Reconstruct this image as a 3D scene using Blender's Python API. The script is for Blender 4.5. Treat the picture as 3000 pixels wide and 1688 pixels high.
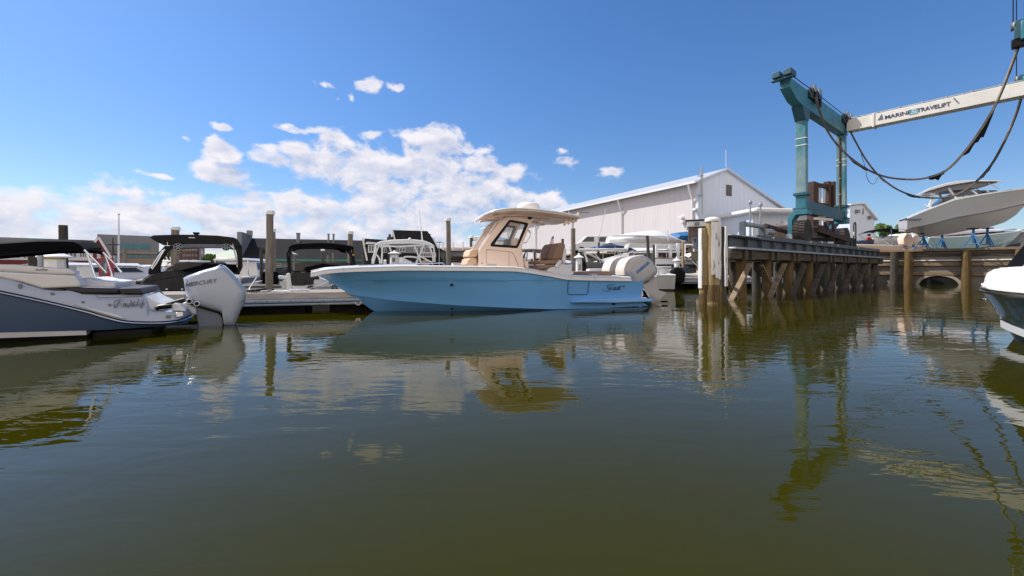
import bpy, bmesh, math, random
from math import radians as R, sin, cos, pi, sqrt, atan2
from mathutils import Vector, Matrix
from mathutils.geometry import tessellate_polygon
random.seed(7)
for o in list(bpy.data.objects): bpy.data.objects.remove(o)
scene = bpy.context.scene
col = scene.collection

# ---------------------------------------------------------------- camera
H, HY, F = 1.14, 788.0, 1250.0        # eye height (m), horizon row and focal length in photo pixels
cam = bpy.data.cameras.new('camera'); camo = bpy.data.objects.new('camera', cam); col.objects.link(camo)
camo.location = (0, 0, H); camo.rotation_euler = (R(90), 0, 0)
cam.sensor_width = 36; cam.lens = 36*F/3000; cam.shift_y = -(844-HY)/3000
cam.clip_start = .05; cam.clip_end = 6000
scene.camera = camo
scene.render.resolution_x = 1024; scene.render.resolution_y = 576

# ---------------------------------------------------------------- light
SUN_EL, SUN_AZ = R(50), atan2(-1, .36)      # azimuth measured from +Y towards +X
sd = Vector((sin(SUN_AZ)*cos(SUN_EL), cos(SUN_AZ)*cos(SUN_EL), sin(SUN_EL)))
sl = bpy.data.lights.new('sun', 'SUN'); slo = bpy.data.objects.new('sun', sl); col.objects.link(slo)
sl.energy = 4.2; sl.angle = R(.5); sl.color = (1, .955, .88)
slo.rotation_euler = sd.to_track_quat('Z', 'Y').to_euler(); slo.location = (-20, 10, 40)
scene.view_settings.view_transform = 'Standard'; scene.view_settings.look = 'None'
scene.view_settings.exposure = .42; scene.view_settings.gamma = 1

world = bpy.data.worlds.new("World"); scene.world = world; world.use_nodes = True
nt = world.node_tree; N = nt.nodes; L = nt.links; N.clear()
def nd(t, **k):
    n = N.new(t)
    for a, b in k.items(): setattr(n, a, b)
    return n
def mth(op, a, b=None, c=None, clamp=False):
    n = nd('ShaderNodeMath', operation=op, use_clamp=clamp)
    for i, v in enumerate((a, b, c)):
        if v is None: continue
        if isinstance(v, (int, float)): n.inputs[i].default_value = v
        else: L.new(v, n.inputs[i])
    return n.outputs[0]
def vmth(op, a, b=None):
    n = nd('ShaderNodeVectorMath', operation=op)
    for i, v in enumerate((a, b)):
        if v is None: continue
        if isinstance(v, (tuple, list)): n.inputs[i].default_value = v
        else: L.new(v, n.inputs[i])
    return n.outputs['Value'] if op == 'LENGTH' else n.outputs[0]
out = nd('ShaderNodeOutputWorld'); bg = nd('ShaderNodeBackground'); bg.inputs[1].default_value = .1
sky = nd('ShaderNodeTexSky', sky_type='NISHITA', sun_disc=False)
sky.sun_elevation = SUN_EL; sky.sun_rotation = SUN_AZ % (2*pi); sky.air_density = 1.0; sky.dust_density = .35; sky.ozone_density = 2.2; sky.altitude = 0
hs = nd('ShaderNodeHueSaturation'); hs.inputs['Saturation'].default_value = 1.2; hs.inputs['Value'].default_value = 1.2; hs.inputs['Hue'].default_value = .503
L.new(sky.outputs[0], hs.inputs['Color'])
tc = nd('ShaderNodeTexCoord'); sp = nd('ShaderNodeSeparateXYZ'); L.new(tc.outputs['Generated'], sp.inputs[0])
az = mth('ARCTAN2', sp.outputs[0], sp.outputs[1])
hor = mth('SQRT', mth('ADD', mth('MULTIPLY', sp.outputs[0], sp.outputs[0]), mth('MULTIPLY', sp.outputs[1], sp.outputs[1])))
el = mth('ARCTAN2', sp.outputs[2], hor)
tint = nd('ShaderNodeMix', data_type='RGBA'); tint.blend_type = 'MULTIPLY'; tint.inputs[0].default_value = 1; L.new(hs.outputs[0], tint.inputs[6]); 
eh = nd('ShaderNodeMapRange'); L.new(el, eh.inputs[0]); eh.inputs[1].default_value = 0; eh.inputs[2].default_value = .42
tm_ = nd('ShaderNodeMix', data_type='RGBA'); L.new(eh.outputs[0], tm_.inputs[0]); tm_.inputs[6].default_value = (.66,.69,.80,1); tm_.inputs[7].default_value = (.73,.84,.95,1); L.new(tm_.outputs[2], tint.inputs[7])
cb = nd('ShaderNodeCombineXYZ'); L.new(az, cb.inputs[0]); L.new(el, cb.inputs[1])
P0 = cb.outputs[0]
def azel(px, py):
    x = (px-1500)/F; z = (HY-py)/F
    return math.atan(x), math.atan(z/sqrt(1+x*x))
# the clouds of the day: centre and half size on the sky dome, strength
blobs = []
for cx, cy, rx, ry, s in [
    (60,640,230,75,1.25),(330,620,230,68,1.25),(620,640,260,62,1.2),(880,620,230,62,1.25),(1150,640,260,75,1.3),(700,700,900,36,1.1),
    (-350,620,330,90,1.2),(-900,600,500,120,1.1),
    (1130,500,210,75,1.2),(960,440,120,52,1.2),(1330,500,180,55,1.3),(1270,425,110,55,1.25),(1470,510,90,38,1.0),(1380,560,150,60,1.0),
    (660,512,105,34,1.2),(660,445,60,28,1.05),(625,415,34,18,.9),(785,447,72,38,1.2),(880,372,75,12,.85),(650,367,26,8,.55),(530,400,16,8,.4),(985,300,14,7,.45),(1035,296,16,8,.45),
    (968,262,30,16,.62),(1078,256,42,20,.72),(1160,263,18,18,.62),(1085,395,36,16,.8),(1200,395,34,18,.7),
    (1560,585,95,32,1.15),(1690,610,60,20,.8),(1660,472,36,14,.6),(1640,440,24,10,.42),(1420,440,36,14,.5),(1790,505,22,9,.36),(480,518,60,6,.6),(1250,560,180,60,1.2)]:
    a0, e0 = azel(cx, cy); a1, e1 = azel(cx+rx, cy); _, e2 = azel(cx, cy-ry)
    blobs.append((a0, e0, max(.006, abs(a1-a0))*1.12, max(.004, abs(e2-e0))*1.15, s))
def noise(vec, sc, det, rough, dist=0.0):
    n = nd('ShaderNodeTexNoise'); n.inputs['Scale'].default_value = sc; n.inputs['Detail'].default_value = det
    n.inputs['Roughness'].default_value = rough; n.inputs['Distortion'].default_value = dist
    L.new(vec, n.inputs['Vector']); return n
def density(P):
    st = vmth('MULTIPLY', P, (1, 1.5, 1))
    w = noise(st, 9, 4, .6); wv = vmth('SUBTRACT', w.outputs['Color'], (.5, .5, .5)); wv = vmth('MULTIPLY', wv, (.075, .045, 0))
    Q = vmth('ADD', P, wv)
    m = None
    for a0, e0, ra, re, s in blobs:
        d = vmth('SUBTRACT', Q, (a0, e0, 0)); d = vmth('MULTIPLY', d, (1/ra, 1/re, 0)); l = vmth('LENGTH', d)
        v = mth('MULTIPLY', mth('SUBTRACT', 1.0, l), s)
        m = v if m is None else mth('MAXIMUM', m, v)
    n1 = noise(st, 14, 8, .575, .2).outputs[0]
    f = mth('MULTIPLY', mth('SUBTRACT', n1, .5), 2.7)
    return mth('ADD', mth('MINIMUM', m, .5), f), n1
dA, nA = density(P0)
dB, nB = density(vmth('ADD', P0, (-.014, .022, 0)))
cov = nd('ShaderNodeMapRange'); cov.interpolation_type = 'SMOOTHSTEP'; L.new(dA, cov.inputs[0])
cov.inputs[1].default_value = -.04; cov.inputs[2].default_value = .5
big = noise(vmth('MULTIPLY', P0, (1, 2.6, 1)), 11, 5, .55, .4).outputs[0]         # bellies in their own shade
lit = mth('ADD', .62, mth('MULTIPLY', mth('SUBTRACT', dA, dB), .85), clamp=True)
belly = mth('MULTIPLY', mth('SUBTRACT', big, .44), 4.2, clamp=True)
thick = mth('MULTIPLY', mth('SUBTRACT', dA, .16), 2.2, clamp=True)
lit = mth('MULTIPLY', lit, mth('SUBTRACT', 1.0, mth('MULTIPLY', mth('MULTIPLY', belly, thick), .72)))
ccol = nd('ShaderNodeMix', data_type='RGBA'); L.new(mth('POWER', lit, .85), ccol.inputs[0])
ccol.inputs[6].default_value = (3.3, 3.9, 5.4, 1); ccol.inputs[7].default_value = (7.1, 6.85, 7.2, 1)
mix = nd('ShaderNodeMix', data_type='RGBA'); L.new(mth('MULTIPLY', cov.outputs[0], .97), mix.inputs[0])
L.new(tint.outputs[2], mix.inputs[6]); L.new(ccol.outputs[2], mix.inputs[7])
# unseen bright cloud bank added behind the camera to fill the shaded sides
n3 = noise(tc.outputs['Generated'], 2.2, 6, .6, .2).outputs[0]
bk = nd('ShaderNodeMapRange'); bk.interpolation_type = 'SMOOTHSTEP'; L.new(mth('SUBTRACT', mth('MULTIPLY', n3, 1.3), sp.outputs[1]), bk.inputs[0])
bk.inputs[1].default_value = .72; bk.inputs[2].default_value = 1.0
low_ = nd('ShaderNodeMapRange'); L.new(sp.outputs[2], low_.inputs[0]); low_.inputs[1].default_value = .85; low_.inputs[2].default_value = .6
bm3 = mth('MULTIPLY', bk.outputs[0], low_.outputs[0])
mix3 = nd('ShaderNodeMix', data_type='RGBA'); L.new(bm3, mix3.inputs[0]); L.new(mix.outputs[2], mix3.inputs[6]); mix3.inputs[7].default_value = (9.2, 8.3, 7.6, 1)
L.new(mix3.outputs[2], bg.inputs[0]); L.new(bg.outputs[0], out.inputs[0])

# ---------------------------------------------------------------- materials
MATS = {}
def M(name, c, rough=.5, metal=0, var=.12, sc=2.5, bump=0.0, bsc=None, stretch=(1,1,1), coat=0, spec=.5, c2=None, thr=None, trans=0, alpha=1, ior=1.45, emit=0):
    if name in MATS: return MATS[name]
    m = bpy.data.materials.new(name); m.use_nodes = True; t = m.node_tree; b = t.nodes['Principled BSDF']
    b.inputs['Roughness'].default_value = rough; b.inputs['Metallic'].default_value = metal
    b.inputs['Coat Weight'].default_value = coat; b.inputs['Coat Roughness'].default_value = .06; b.inputs['Specular IOR Level'].default_value = spec; b.inputs['IOR'].default_value = ior
    if trans: b.inputs['Transmission Weight'].default_value = trans
    if alpha < 1: b.inputs['Alpha'].default_value = alpha
    tcn = t.nodes.new('ShaderNodeTexCoord'); mp = t.nodes.new('ShaderNodeMapping'); mp.inputs['Scale'].default_value = stretch
    t.links.new(tcn.outputs['Object'], mp.inputs[0])
    n = t.nodes.new('ShaderNodeTexNoise'); n.inputs['Scale'].default_value = sc; n.inputs['Detail'].default_value = 7; n.inputs['Roughness'].default_value = .65
    t.links.new(mp.outputs[0], n.inputs['Vector'])
    r = t.nodes.new('ShaderNodeValToRGB'); t.links.new(n.outputs[0], r.inputs[0])
    lo, hi = (.3, .7) if thr is None else thr
    r.color_ramp.elements[0].position = lo; r.color_ramp.elements[1].position = hi
    d = c2 if c2 else tuple(min(1, x*(1+var)) for x in c); e = c if c2 else tuple(x*(1-var) for x in c)
    r.color_ramp.elements[0].color = (*e, 1); r.color_ramp.elements[1].color = (*d, 1)
    t.links.new(r.outputs[0], b.inputs['Base Color'])
    if bump:
        n2 = t.nodes.new('ShaderNodeTexNoise'); n2.inputs['Scale'].default_value = bsc or sc*4; n2.inputs['Detail'].default_value = 5
        t.links.new(mp.outputs[0], n2.inputs['Vector'])
        bp = t.nodes.new('ShaderNodeBump'); bp.inputs['Strength'].default_value = bump; bp.inputs['Distance'].default_value = .02
        t.links.new(n2.outputs[0], bp.inputs['Height']); t.links.new(bp.outputs[0], b.inputs['Normal'])
    MATS[name] = m; return m
def wave_bump(m, scale, strength, direction='X', dist=.02, dark=None):
    t = m.node_tree; b = t.nodes['Principled BSDF']; tcn = t.nodes.new('ShaderNodeTexCoord')
    w = t.nodes.new('ShaderNodeTexWave'); w.bands_direction = direction; w.inputs['Scale'].default_value = scale; w.wave_profile = 'SAW' if dark else 'SIN'
    t.links.new(tcn.outputs['Object'], w.inputs[0])
    bp = t.nodes.new('ShaderNodeBump'); bp.inputs['Strength'].default_value = strength; bp.inputs['Distance'].default_value = dist
    t.links.new(w.outputs[1], bp.inputs['Height']); t.links.new(bp.outputs[0], b.inputs['Normal'])
def brick_mat(name, c1, c2, mortar, scale, bw=.5, rh=.25, rough=.9, msize=.02, rot=(R(90),0,0)):
    m = M(name, c1, rough); t = m.node_tree; b = t.nodes['Principled BSDF']
    tcn = t.nodes.new('ShaderNodeTexCoord'); mp = t.nodes.new('ShaderNodeMapping'); mp.inputs['Rotation'].default_value = rot
    br = t.nodes.new('ShaderNodeTexBrick'); t.links.new(tcn.outputs['Object'], mp.inputs[0]); t.links.new(mp.outputs[0], br.inputs[0])
    br.inputs['Color1'].default_value = (*c1, 1); br.inputs['Color2'].default_value = (*c2, 1); br.inputs['Mortar'].default_value = (*mortar, 1)
    br.inputs['Scale'].default_value = scale; br.inputs['Brick Width'].default_value = bw; br.inputs['Row Height'].default_value = rh; br.inputs['Mortar Size'].default_value = msize
    t.links.new(br.outputs[0], b.inputs['Base Color']); return m

GEL = M('white_gelcoat', (.74,.74,.75), .22, var=.04, coat=.4)
GEL2 = M('old_white_gelcoat', (.66,.66,.66), .4, var=.08)
CREAM = M('cream_gelcoat', (.84,.64,.52), .3, var=.03, coat=.3)
SCOUTC = M('ice_blue_gelcoat', (.155,.41,.78), .18, var=.03, coat=.6, sc=1)
SLATE = M('slate_hull_paint', (.05,.085,.15), .2, var=.06, coat=.25, sc=1)
NAVY = M('navy_hull_paint', (.012,.03,.06), .08, var=.1, coat=.8)
BLACKP = M('black_powder_coat', (.004,.004,.006), .4, spec=.25)
BLACKC = M('black_canvas', (.004,.004,.006), .9, bump=.3, sc=4, spec=.12)
GREYC = M('charcoal_canvas', (.045,.043,.041), .9, var=.2, spec=.2, bump=.8, sc=3, bsc=5, stretch=(3,3,.7))
TAUPEC = M('taupe_canvas', (.125,.115,.105), .9, var=.15, spec=.2, bump=.5, sc=3)
BLUEC = M('blue_canvas', (.015,.05,.17), .8, bump=.3)
TARP = M('blue_tarp', (.03,.14,.32), .6, bump=.5)
BROWNV = M('brown_vinyl', (.27,.175,.12), .65, var=.08, spec=.2)
TANV = M('tan_vinyl', (.6,.42,.27), .5, var=.06)
CUSH = M('dark_cushion', (.035,.03,.035), .5)
CREAMV = M('cream_vinyl', (.76,.73,.70), .45, var=.04, bump=.1)
CHROME = M('stainless_steel', (.7,.7,.72), .15, 1, var=.05)
ALU = M('aluminium', (.55,.57,.6), .35, .8, var=.12)
RUB = M('rubber_black', (.008,.008,.009), .7, var=.3, spec=.25)
TYRE = M('dusty_tyre_rubber', (.045,.038,.034), .85, var=.5, sc=4, bump=.4)
TRIMG = M('grey_trim', (.2,.2,.22), .4)
WPLA = M('white_plastic', (.78,.78,.76), .4, var=.05)
GLASS = M('clear_tinted_glass', (.75,.85,.87), .03, alpha=.09, spec=.8)
SMOKE = M('smoked_glass', (.02,.025,.03), .05, alpha=.82, spec=.8)
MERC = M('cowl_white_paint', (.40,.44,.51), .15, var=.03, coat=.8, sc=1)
MERCG = M('cowl_grey_paint', (.11,.145,.20), .25, var=.05, coat=.5)
YAM = M('cowl_pearl_paint', (.36,.35,.345), .18, var=.03, coat=.8, sc=1)
YAMT = M('cowl_cream_paint', (.72,.64,.55), .25, var=.03, coat=.5)
DKTX = M('dark_lettering', (.04,.06,.12), .4); BLTX = M('blue_lettering', (.03,.16,.45), .3, .3); GYTX = M('grey_lettering', (.12,.15,.2), .35, .2)
REDP = M('red_cabinet_paint', (.42,.02,.025), .4, var=.15)
WOOD = M('weathered_pile_wood', (.13,.11,.085), .9, c2=(.26,.23,.19), sc=3, bump=.9, bsc=6, stretch=(4,4,.5))
WOODD = M('dark_pile_wood', (.035,.031,.025), .92, c2=(.095,.083,.068), sc=3, bump=.8, bsc=6, stretch=(4,4,.5))
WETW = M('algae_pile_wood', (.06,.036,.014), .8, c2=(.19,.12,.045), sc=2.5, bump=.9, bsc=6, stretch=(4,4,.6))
GOLDW = M('golden_pile_wood', (.2,.13,.05), .8, c2=(.42,.32,.17), sc=2.2, bump=.9, bsc=6, stretch=(4,4,.35))
DECKW = M('grey_dock_boards', (.2,.17,.145), .9, c2=(.42,.38,.34), sc=3, bump=.5, stretch=(.6,6,3))
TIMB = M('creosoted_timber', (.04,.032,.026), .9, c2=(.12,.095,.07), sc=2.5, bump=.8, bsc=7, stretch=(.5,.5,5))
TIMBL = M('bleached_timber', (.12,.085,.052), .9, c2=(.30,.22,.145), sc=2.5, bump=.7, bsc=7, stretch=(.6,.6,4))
PLANKV = M('sheet_plank_wood', (.022,.017,.014), .9, c2=(.085,.06,.045), sc=2, bump=.9, stretch=(6,6,.5))
WPAINT = M('peeling_white_paint', (.22,.19,.15), .7, c2=(.78,.78,.79), sc=3.5, thr=(.36,.44), bump=.6, stretch=(3,3,.7))
STEELG = M('dull_grey_steel', (.07,.085,.10), .55, .25, c2=(.12,.135,.155), sc=1.6, bump=.3)
GALV = M('galvanised_steel', (.33,.35,.37), .45, .5, var=.2, bump=.1)
RUSTB = M('rusty_brown_steel', (.03,.018,.015), .85, c2=(.095,.05,.037), sc=2.5, bump=.5)
TEAL = M('faded_teal_paint', (.02,.135,.19), .45, c2=(.045,.21,.27), sc=.9, thr=(.35,.6), bump=.15)
TEALF = M('sun_bleached_teal_paint', (.03,.18,.24), .5, c2=(.26,.33,.33), sc=.45, thr=(.42,.6), stretch=(1,1,.55))
TEALD = M('dark_teal_paint', (.025,.09,.12), .5, var=.3, sc=1.2)
OFFW = M('dirty_white_paint', (.66,.63,.58), .5, c2=(.78,.75,.70), sc=1.2, thr=(.3,.6))
METALW = M('white_siding_shade_tint', (.60,.65,.74), .55, var=.06, sc=1.2, stretch=(2,2,.12))  # blue of the shaded gable is put into this siding's colour
ROOFM = M('ribbed_metal_roofing', (.5,.52,.56), .4, .2, var=.05)
MAROON = M('maroon_clapboard', (.16,.035,.035), .8, var=.15)
SHGL = M('dark_asphalt_shingles', (.02,.02,.024), .95, c2=(.038,.037,.038), sc=3, bump=.3, spec=.1)
SHGB = M('brown_asphalt_shingles', (.05,.046,.043), .95, c2=(.075,.07,.067), sc=2, bump=.3, spec=.1)
GREYW = M('grey_stucco', (.22,.225,.24), .9, var=.06, sc=.3)
TANW = M('tan_stucco', (.36,.27,.2), .9, var=.06, sc=.3)
WTRIM = M('white_trim_paint', (.72,.72,.74), .6, var=.04)
TGL = M('teal_window_glass', (.02,.13,.17), .1, .2, var=.35, sc=.4, spec=.8)
DGL = M('dark_window_glass', (.04,.06,.085), .08, .0, var=.4, sc=.5, spec=.9)
BRK = brick_mat('red_brick', (.16,.075,.055), (.12,.06,.045), (.2,.17,.15), 3)
SHK = brick_mat('weathered_cedar_shakes', (.24,.17,.145), (.11,.085,.075), (.035,.03,.03), 2.6, .3, .3, msize=.025)
CONC = M('old_concrete', (.25,.21,.16), .9, c2=(.42,.37,.3), sc=2, bump=.5)
BARK = M('tree_bark', (.07,.05,.035), .95, var=.3)
LEAF = M('tree_leaves', (.05,.10,.02), .7, c2=(.17,.27,.06), sc=1.2)
SHRK = M('white_shrink_wrap', (.66,.66,.69), .5, var=.05, bump=.6, sc=1.5, bsc=2)
BSTAND = M('blue_stand_paint', (.02,.14,.34), .5, var=.2)
DIRT = M('gravel_yard', (.2,.18,.16), .95, var=.25, sc=.6, bump=.3)
SKIN = M('skin', (.5,.32,.24), .6); REDS = M('red_shirt', (.4,.03,.04), .9); HAIR = M('dark_hair', (.02,.015,.012), .8)

# ---------------------------------------------------------------- mesh builders
class MB:
    def __init__(s): s.v = []; s.f = []
    def add(s, vs, fs):
        o = len(s.v); s.v += [tuple(x) for x in vs]; s.f += [tuple(i+o for i in f) for f in fs]; return s
    def box(s, x0, x1, y0, y1, z0, z1):
        vs = [(x,y,z) for x in (x0,x1) for y in (y0,y1) for z in (z0,z1)]
        return s.add(vs, [(0,1,3,2),(4,6,7,5),(0,4,5,1),(2,3,7,6),(0,2,6,4),(1,5,7,3)])
    def beam(s, p, q, a, b, up=(0,0,1)):
        p = Vector(p); q = Vector(q); d = (q-p).normalized(); u = Vector(up)
        if abs(d.dot(u)) > .97: u = Vector((1,0,0))
        x = d.cross(u).normalized(); y = x.cross(d).normalized()
        vs = []
        for c in (p, q):
            for i, j in ((-1,-1),(1,-1),(1,1),(-1,1)): vs.append(c + x*i*a/2 + y*j*b/2)
        return s.add(vs, [(3,2,1,0),(4,5,6,7)]+[(i,(i+1)%4,4+(i+1)%4,4+i) for i in range(4)])
    def tube(s, pts, r, n=8, cap=True, sq=None):
        pts = [Vector(p) for p in pts]; rr = r if isinstance(r, (list, tuple)) else [r]*len(pts)
        o = len(s.v); up = None
        for i, p in enumerate(pts):
            d = (pts[min(i+1, len(pts)-1)] - pts[max(i-1, 0)]).normalized()
            if up is None: up = Vector((0,0,1)) if abs(d.z) < .9 else Vector((0,1,0))
            x = d.cross(up).normalized(); y = x.cross(d).normalized(); up = y
            for k in range(n):
                t = 2*pi*k/n; yy = (sq or 1)
                s.v.append(tuple(p + x*cos(t)*rr[i] + y*sin(t)*rr[i]*yy))
        for i in range(len(pts)-1):
            for k in range(n):
                s.f.append((o+i*n+k, o+i*n+(k+1)%n, o+(i+1)*n+(k+1)%n, o+(i+1)*n+k))
        if cap:
            s.f.append(tuple(o+k for k in reversed(range(n)))); s.f.append(tuple(o+(len(pts)-1)*n+k for k in range(n)))
        return s
    def lathe(s, prof, c=(0,0,0), n=20, axis='z'):
        o = len(s.v)
        for r, h in prof:
            for k in range(n):
                t = 2*pi*k/n; a, b = r*cos(t), r*sin(t)
                p = {'z': (a,b,h), 'y': (a,h,b), 'x': (h,a,b)}[axis]
                s.v.append((c[0]+p[0], c[1]+p[1], c[2]+p[2]))
        for i in range(len(prof)-1):
            for k in range(n): s.f.append((o+i*n+k, o+i*n+(k+1)%n, o+(i+1)*n+(k+1)%n, o+(i+1)*n+k))
        s.f.append(tuple(o+k for k in reversed(range(n)))); s.f.append(tuple(o+(len(prof)-1)*n+k for k in range(n)))
        return s
    def prism(s, poly, y0, y1, holes=()):
        loops = [poly]+list(holes); flat = [p for l in loops for p in l]; n = len(flat)
        vs = [(p[0], y0, p[1]) for p in flat]+[(p[0], y1, p[1]) for p in flat]
        tri = tessellate_polygon([[Vector((p[0], p[1], 0)) for p in l] for l in loops])
        fs = [tuple(t) for t in tri]+[tuple(i+n for i in reversed(t)) for t in tri] if holes else [tuple(range(n)), tuple(reversed(range(n, 2*n)))]
        k = 0
        for l in loops:
            for i in range(len(l)):
                a, b = k+i, k+(i+1)%len(l); fs.append((a, b, b+n, a+n))
            k += len(l)
        return s.add(vs, fs)
    def pillow(s, poly, yc, half, prof=((-1,.8),(-.93,.9),(-.75,.97),(0,1),(.75,.97),(.93,.9),(1,.8)), cen=None):
        if cen is None: cen = (sum(p[0] for p in poly)/len(poly), sum(p[1] for p in poly)/len(poly))
        return s.loft([[(cen[0]+(p[0]-cen[0])*k, yc+half*f, cen[1]+(p[1]-cen[1])*k) for p in poly] for f, k in prof], True, True)
    def loft(s, secs, closed=False, cap=False):
        n = len(secs[0]); o = len(s.v)
        for c in secs: s.v += [tuple(p) for p in c]
        for i in range(len(secs)-1):
            for k in range(n if closed else n-1):
                s.f.append((o+i*n+k, o+i*n+(k+1)%n, o+(i+1)*n+(k+1)%n, o+(i+1)*n+k))
        if cap: s.f.append(tuple(o+k for k in reversed(range(n)))); s.f.append(tuple(o+(len(secs)-1)*n+k for k in range(n)))
        return s
    def ball(s, c, r, n=12, sc=(1,1,1)):
        prof = [(r*sin(pi*i/8), -r*cos(pi*i/8)) for i in range(9)]; prof[0] = (.001, -r); prof[-1] = (.001, r)
        o = len(s.v); s.lathe(prof, (0,0,0), n)
        for i in range(o, len(s.v)): v = s.v[i]; s.v[i] = (c[0]+v[0]*sc[0], c[1]+v[1]*sc[1], c[2]+v[2]*sc[2])
        return s
    def build(s, name, mat, parent=None, bevel=0, smooth=35, seg=2, solid=0):
        me = bpy.data.meshes.new(name); me.from_pydata(s.v, [], s.f)
        bm = bmesh.new(); bm.from_mesh(me); bmesh.ops.recalc_face_normals(bm, faces=bm.faces); bm.to_mesh(me); bm.free()
        me.materials.append(mat)
        o = bpy.data.objects.new(name, me); col.objects.link(o)
        if parent: o.parent = parent
        if smooth:
            me.polygons.foreach_set('use_smooth', [True]*len(me.polygons)); me.set_sharp_from_angle(angle=R(smooth))
        if solid: md = o.modifiers.new('solid', 'SOLIDIFY'); md.thickness = solid; md.offset = 0
        if bevel: md = o.modifiers.new('bevel', 'BEVEL'); md.width = bevel; md.segments = seg; md.limit_method = 'ANGLE'; md.angle_limit = R(40)
        return o
def tag(o, label, cat, group=None):
    o['label'] = label; o['category'] = cat
    if group: o['group'] = group
    return o
def struct(o): o['kind'] = 'structure'; return o
class Fr:                                             # a place in the world: origin, heading; local x along u, local y = w away from the eye
    def __init__(s, x, y, deg, z=0):
        s.o = Vector((x, y)); s.a = R(deg); s.u = Vector((cos(s.a), sin(s.a))); s.w = Vector((-sin(s.a), cos(s.a))); s.z = z
    def uz(s, px, py, w=0):
        d = Vector(((px-1500)/F, 1)); t = (w+s.o.dot(s.w))/d.dot(s.w)
        return ((d*t-s.o).dot(s.u), H-(py-HY)/F*t-s.z)
    def P(s, px, py, w=0): u, z = s.uz(px, py, w); return (u, w, z)
    def L(s, pts, w=0): return [s.uz(a, b, w) for a, b in pts]
    def L3(s, pts, w=0): return [s.P(a, b, w) for a, b in pts]
    def root(s, name, label, cat, group=None):
        e = bpy.data.objects.new(name, None); col.objects.link(e); e.location = (s.o.x, s.o.y, s.z); e.rotation_euler = (0,0,s.a)
        e.empty_display_size = .3
        return tag(e, label, cat, group)
def at(px, Y): return ((px-1500)/F*Y, Y)
def Zy(py, Y): return H-(py-HY)/F*Y
def frame(px, Y, deg=0, z=0): x, y = at(px, Y); return Fr(x, y, deg, z)
def copy_tree(o, parent=None):
    c = o.copy(); col.objects.link(c)
    if parent: c.parent = parent
    for ch in list(o.children): copy_tree(ch, c)
    return c
def text(s, name, mat, parent, pos, size, tilt=0, shear=0, ext=.002, sx=1, bold=0):
    cu = bpy.data.curves.new('t', 'FONT'); cu.body = s; cu.size = size; cu.shear = shear; cu.extrude = ext; cu.align_x = 'CENTER'; cu.align_y = 'CENTER'; cu.offset = bold
    t = bpy.data.objects.new('t', cu); col.objects.link(t); bpy.context.view_layer.update()
    me = bpy.data.meshes.new_from_object(t.evaluated_get(bpy.context.evaluated_depsgraph_get())); bpy.data.objects.remove(t)
    me.transform(Matrix.Rotation(R(90), 4, 'X') @ Matrix.Rotation(tilt, 4, 'Z') @ Matrix.Diagonal((sx,1,1,1)))
    me.materials.clear(); me.materials.append(mat)
    o = bpy.data.objects.new(name, me); col.objects.link(o); o.parent = parent; o.location = pos
    return o
def lerp(a, b, t): return a+(b-a)*t
def interp(tab, x):
    if x <= tab[0][0]: return tab[0][1]
    for (x0, y0), (x1, y1) in zip(tab, tab[1:]):
        if x <= x1: return lerp(y0, y1, (x-x0)/(x1-x0+1e-9))
    return tab[-1][1]
def smooth(pts, k=4):                                   # Catmull-Rom through the points
    pts = [Vector(p) for p in pts]; out_ = []
    for i in range(len(pts)-1):
        p0, p1, p2, p3 = pts[max(i-1,0)], pts[i], pts[i+1], pts[min(i+2,len(pts)-1)]
        for j in range(k):
            t = j/k; out_.append(.5*((2*p1)+(-p0+p2)*t+(2*p0-5*p1+4*p2-p3)*t*t+(-p0+3*p1-3*p2+p3)*t**3))
    return out_+[pts[-1]]

# ================================================================ SETTING
def sheet(name, poly, z, mat, depth=0):
    m = MB()
    n = len(poly)
    if depth:
        m.add([(x,y,z) for x,y in poly]+[(x,y,z-depth) for x,y in poly], [tuple(range(n))]+[(i,(i+1)%n,(i+1)%n+n,i+n) for i in range(n)])
    else: m.add([(x,y,z) for x,y in poly], [tuple(range(n))])
    return struct(m.build(name, mat, smooth=0))
wm = bpy.data.materials.new('harbour_water'); wm.use_nodes = True; t_ = wm.node_tree; b_ = t_.nodes['Principled BSDF']
b_.inputs['Base Color'].default_value = (.029, .0275, .0004, 1); b_.inputs['Roughness'].default_value = .015; b_.inputs['IOR'].default_value = 1.33; b_.inputs['Specular IOR Level'].default_value = .36
def wn(t, sc, det, stretch, rough=.5, dist=0):
    tcn = t.nodes.new('ShaderNodeTexCoord'); mp = t.nodes.new('ShaderNodeMapping'); mp.inputs['Scale'].default_value = stretch
    mp.inputs['Rotation'].default_value = (0,0,R(12))
    n = t.nodes.new('ShaderNodeTexNoise'); n.inputs['Scale'].default_value = sc; n.inputs['Detail'].default_value = det; n.inputs['Roughness'].default_value = rough; n.inputs['Distortion'].default_value = dist
    t.links.new(tcn.outputs['Object'], mp.inputs[0]); t.links.new(mp.outputs[0], n.inputs['Vector']); return n.outputs[0]
def tm(t, op, a, b):
    n = t.nodes.new('ShaderNodeMath'); n.operation = op
    for i, v in enumerate((a, b)):
        if isinstance(v, (int, float)): n.inputs[i].default_value = v
        else: t.links.new(v, n.inputs[i])
    return n.outputs[0]
swell = wn(t_, .5, 2, (.7,1,1), .45, .3)
chop = wn(t_, 3.2, 3, (.5,1.3,1), .5, .6)
fine = wn(t_, 8, 2, (.5,1.4,1), .5, .3)
patch = wn(t_, .16, 2, (1,1,1))
mr = t_.nodes.new('ShaderNodeMapRange'); t_.links.new(patch, mr.inputs[0]); mr.inputs[1].default_value = .36; mr.inputs[2].default_value = .6; mr.inputs[3].default_value = .35; mr.inputs[4].default_value = 1.15
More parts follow.
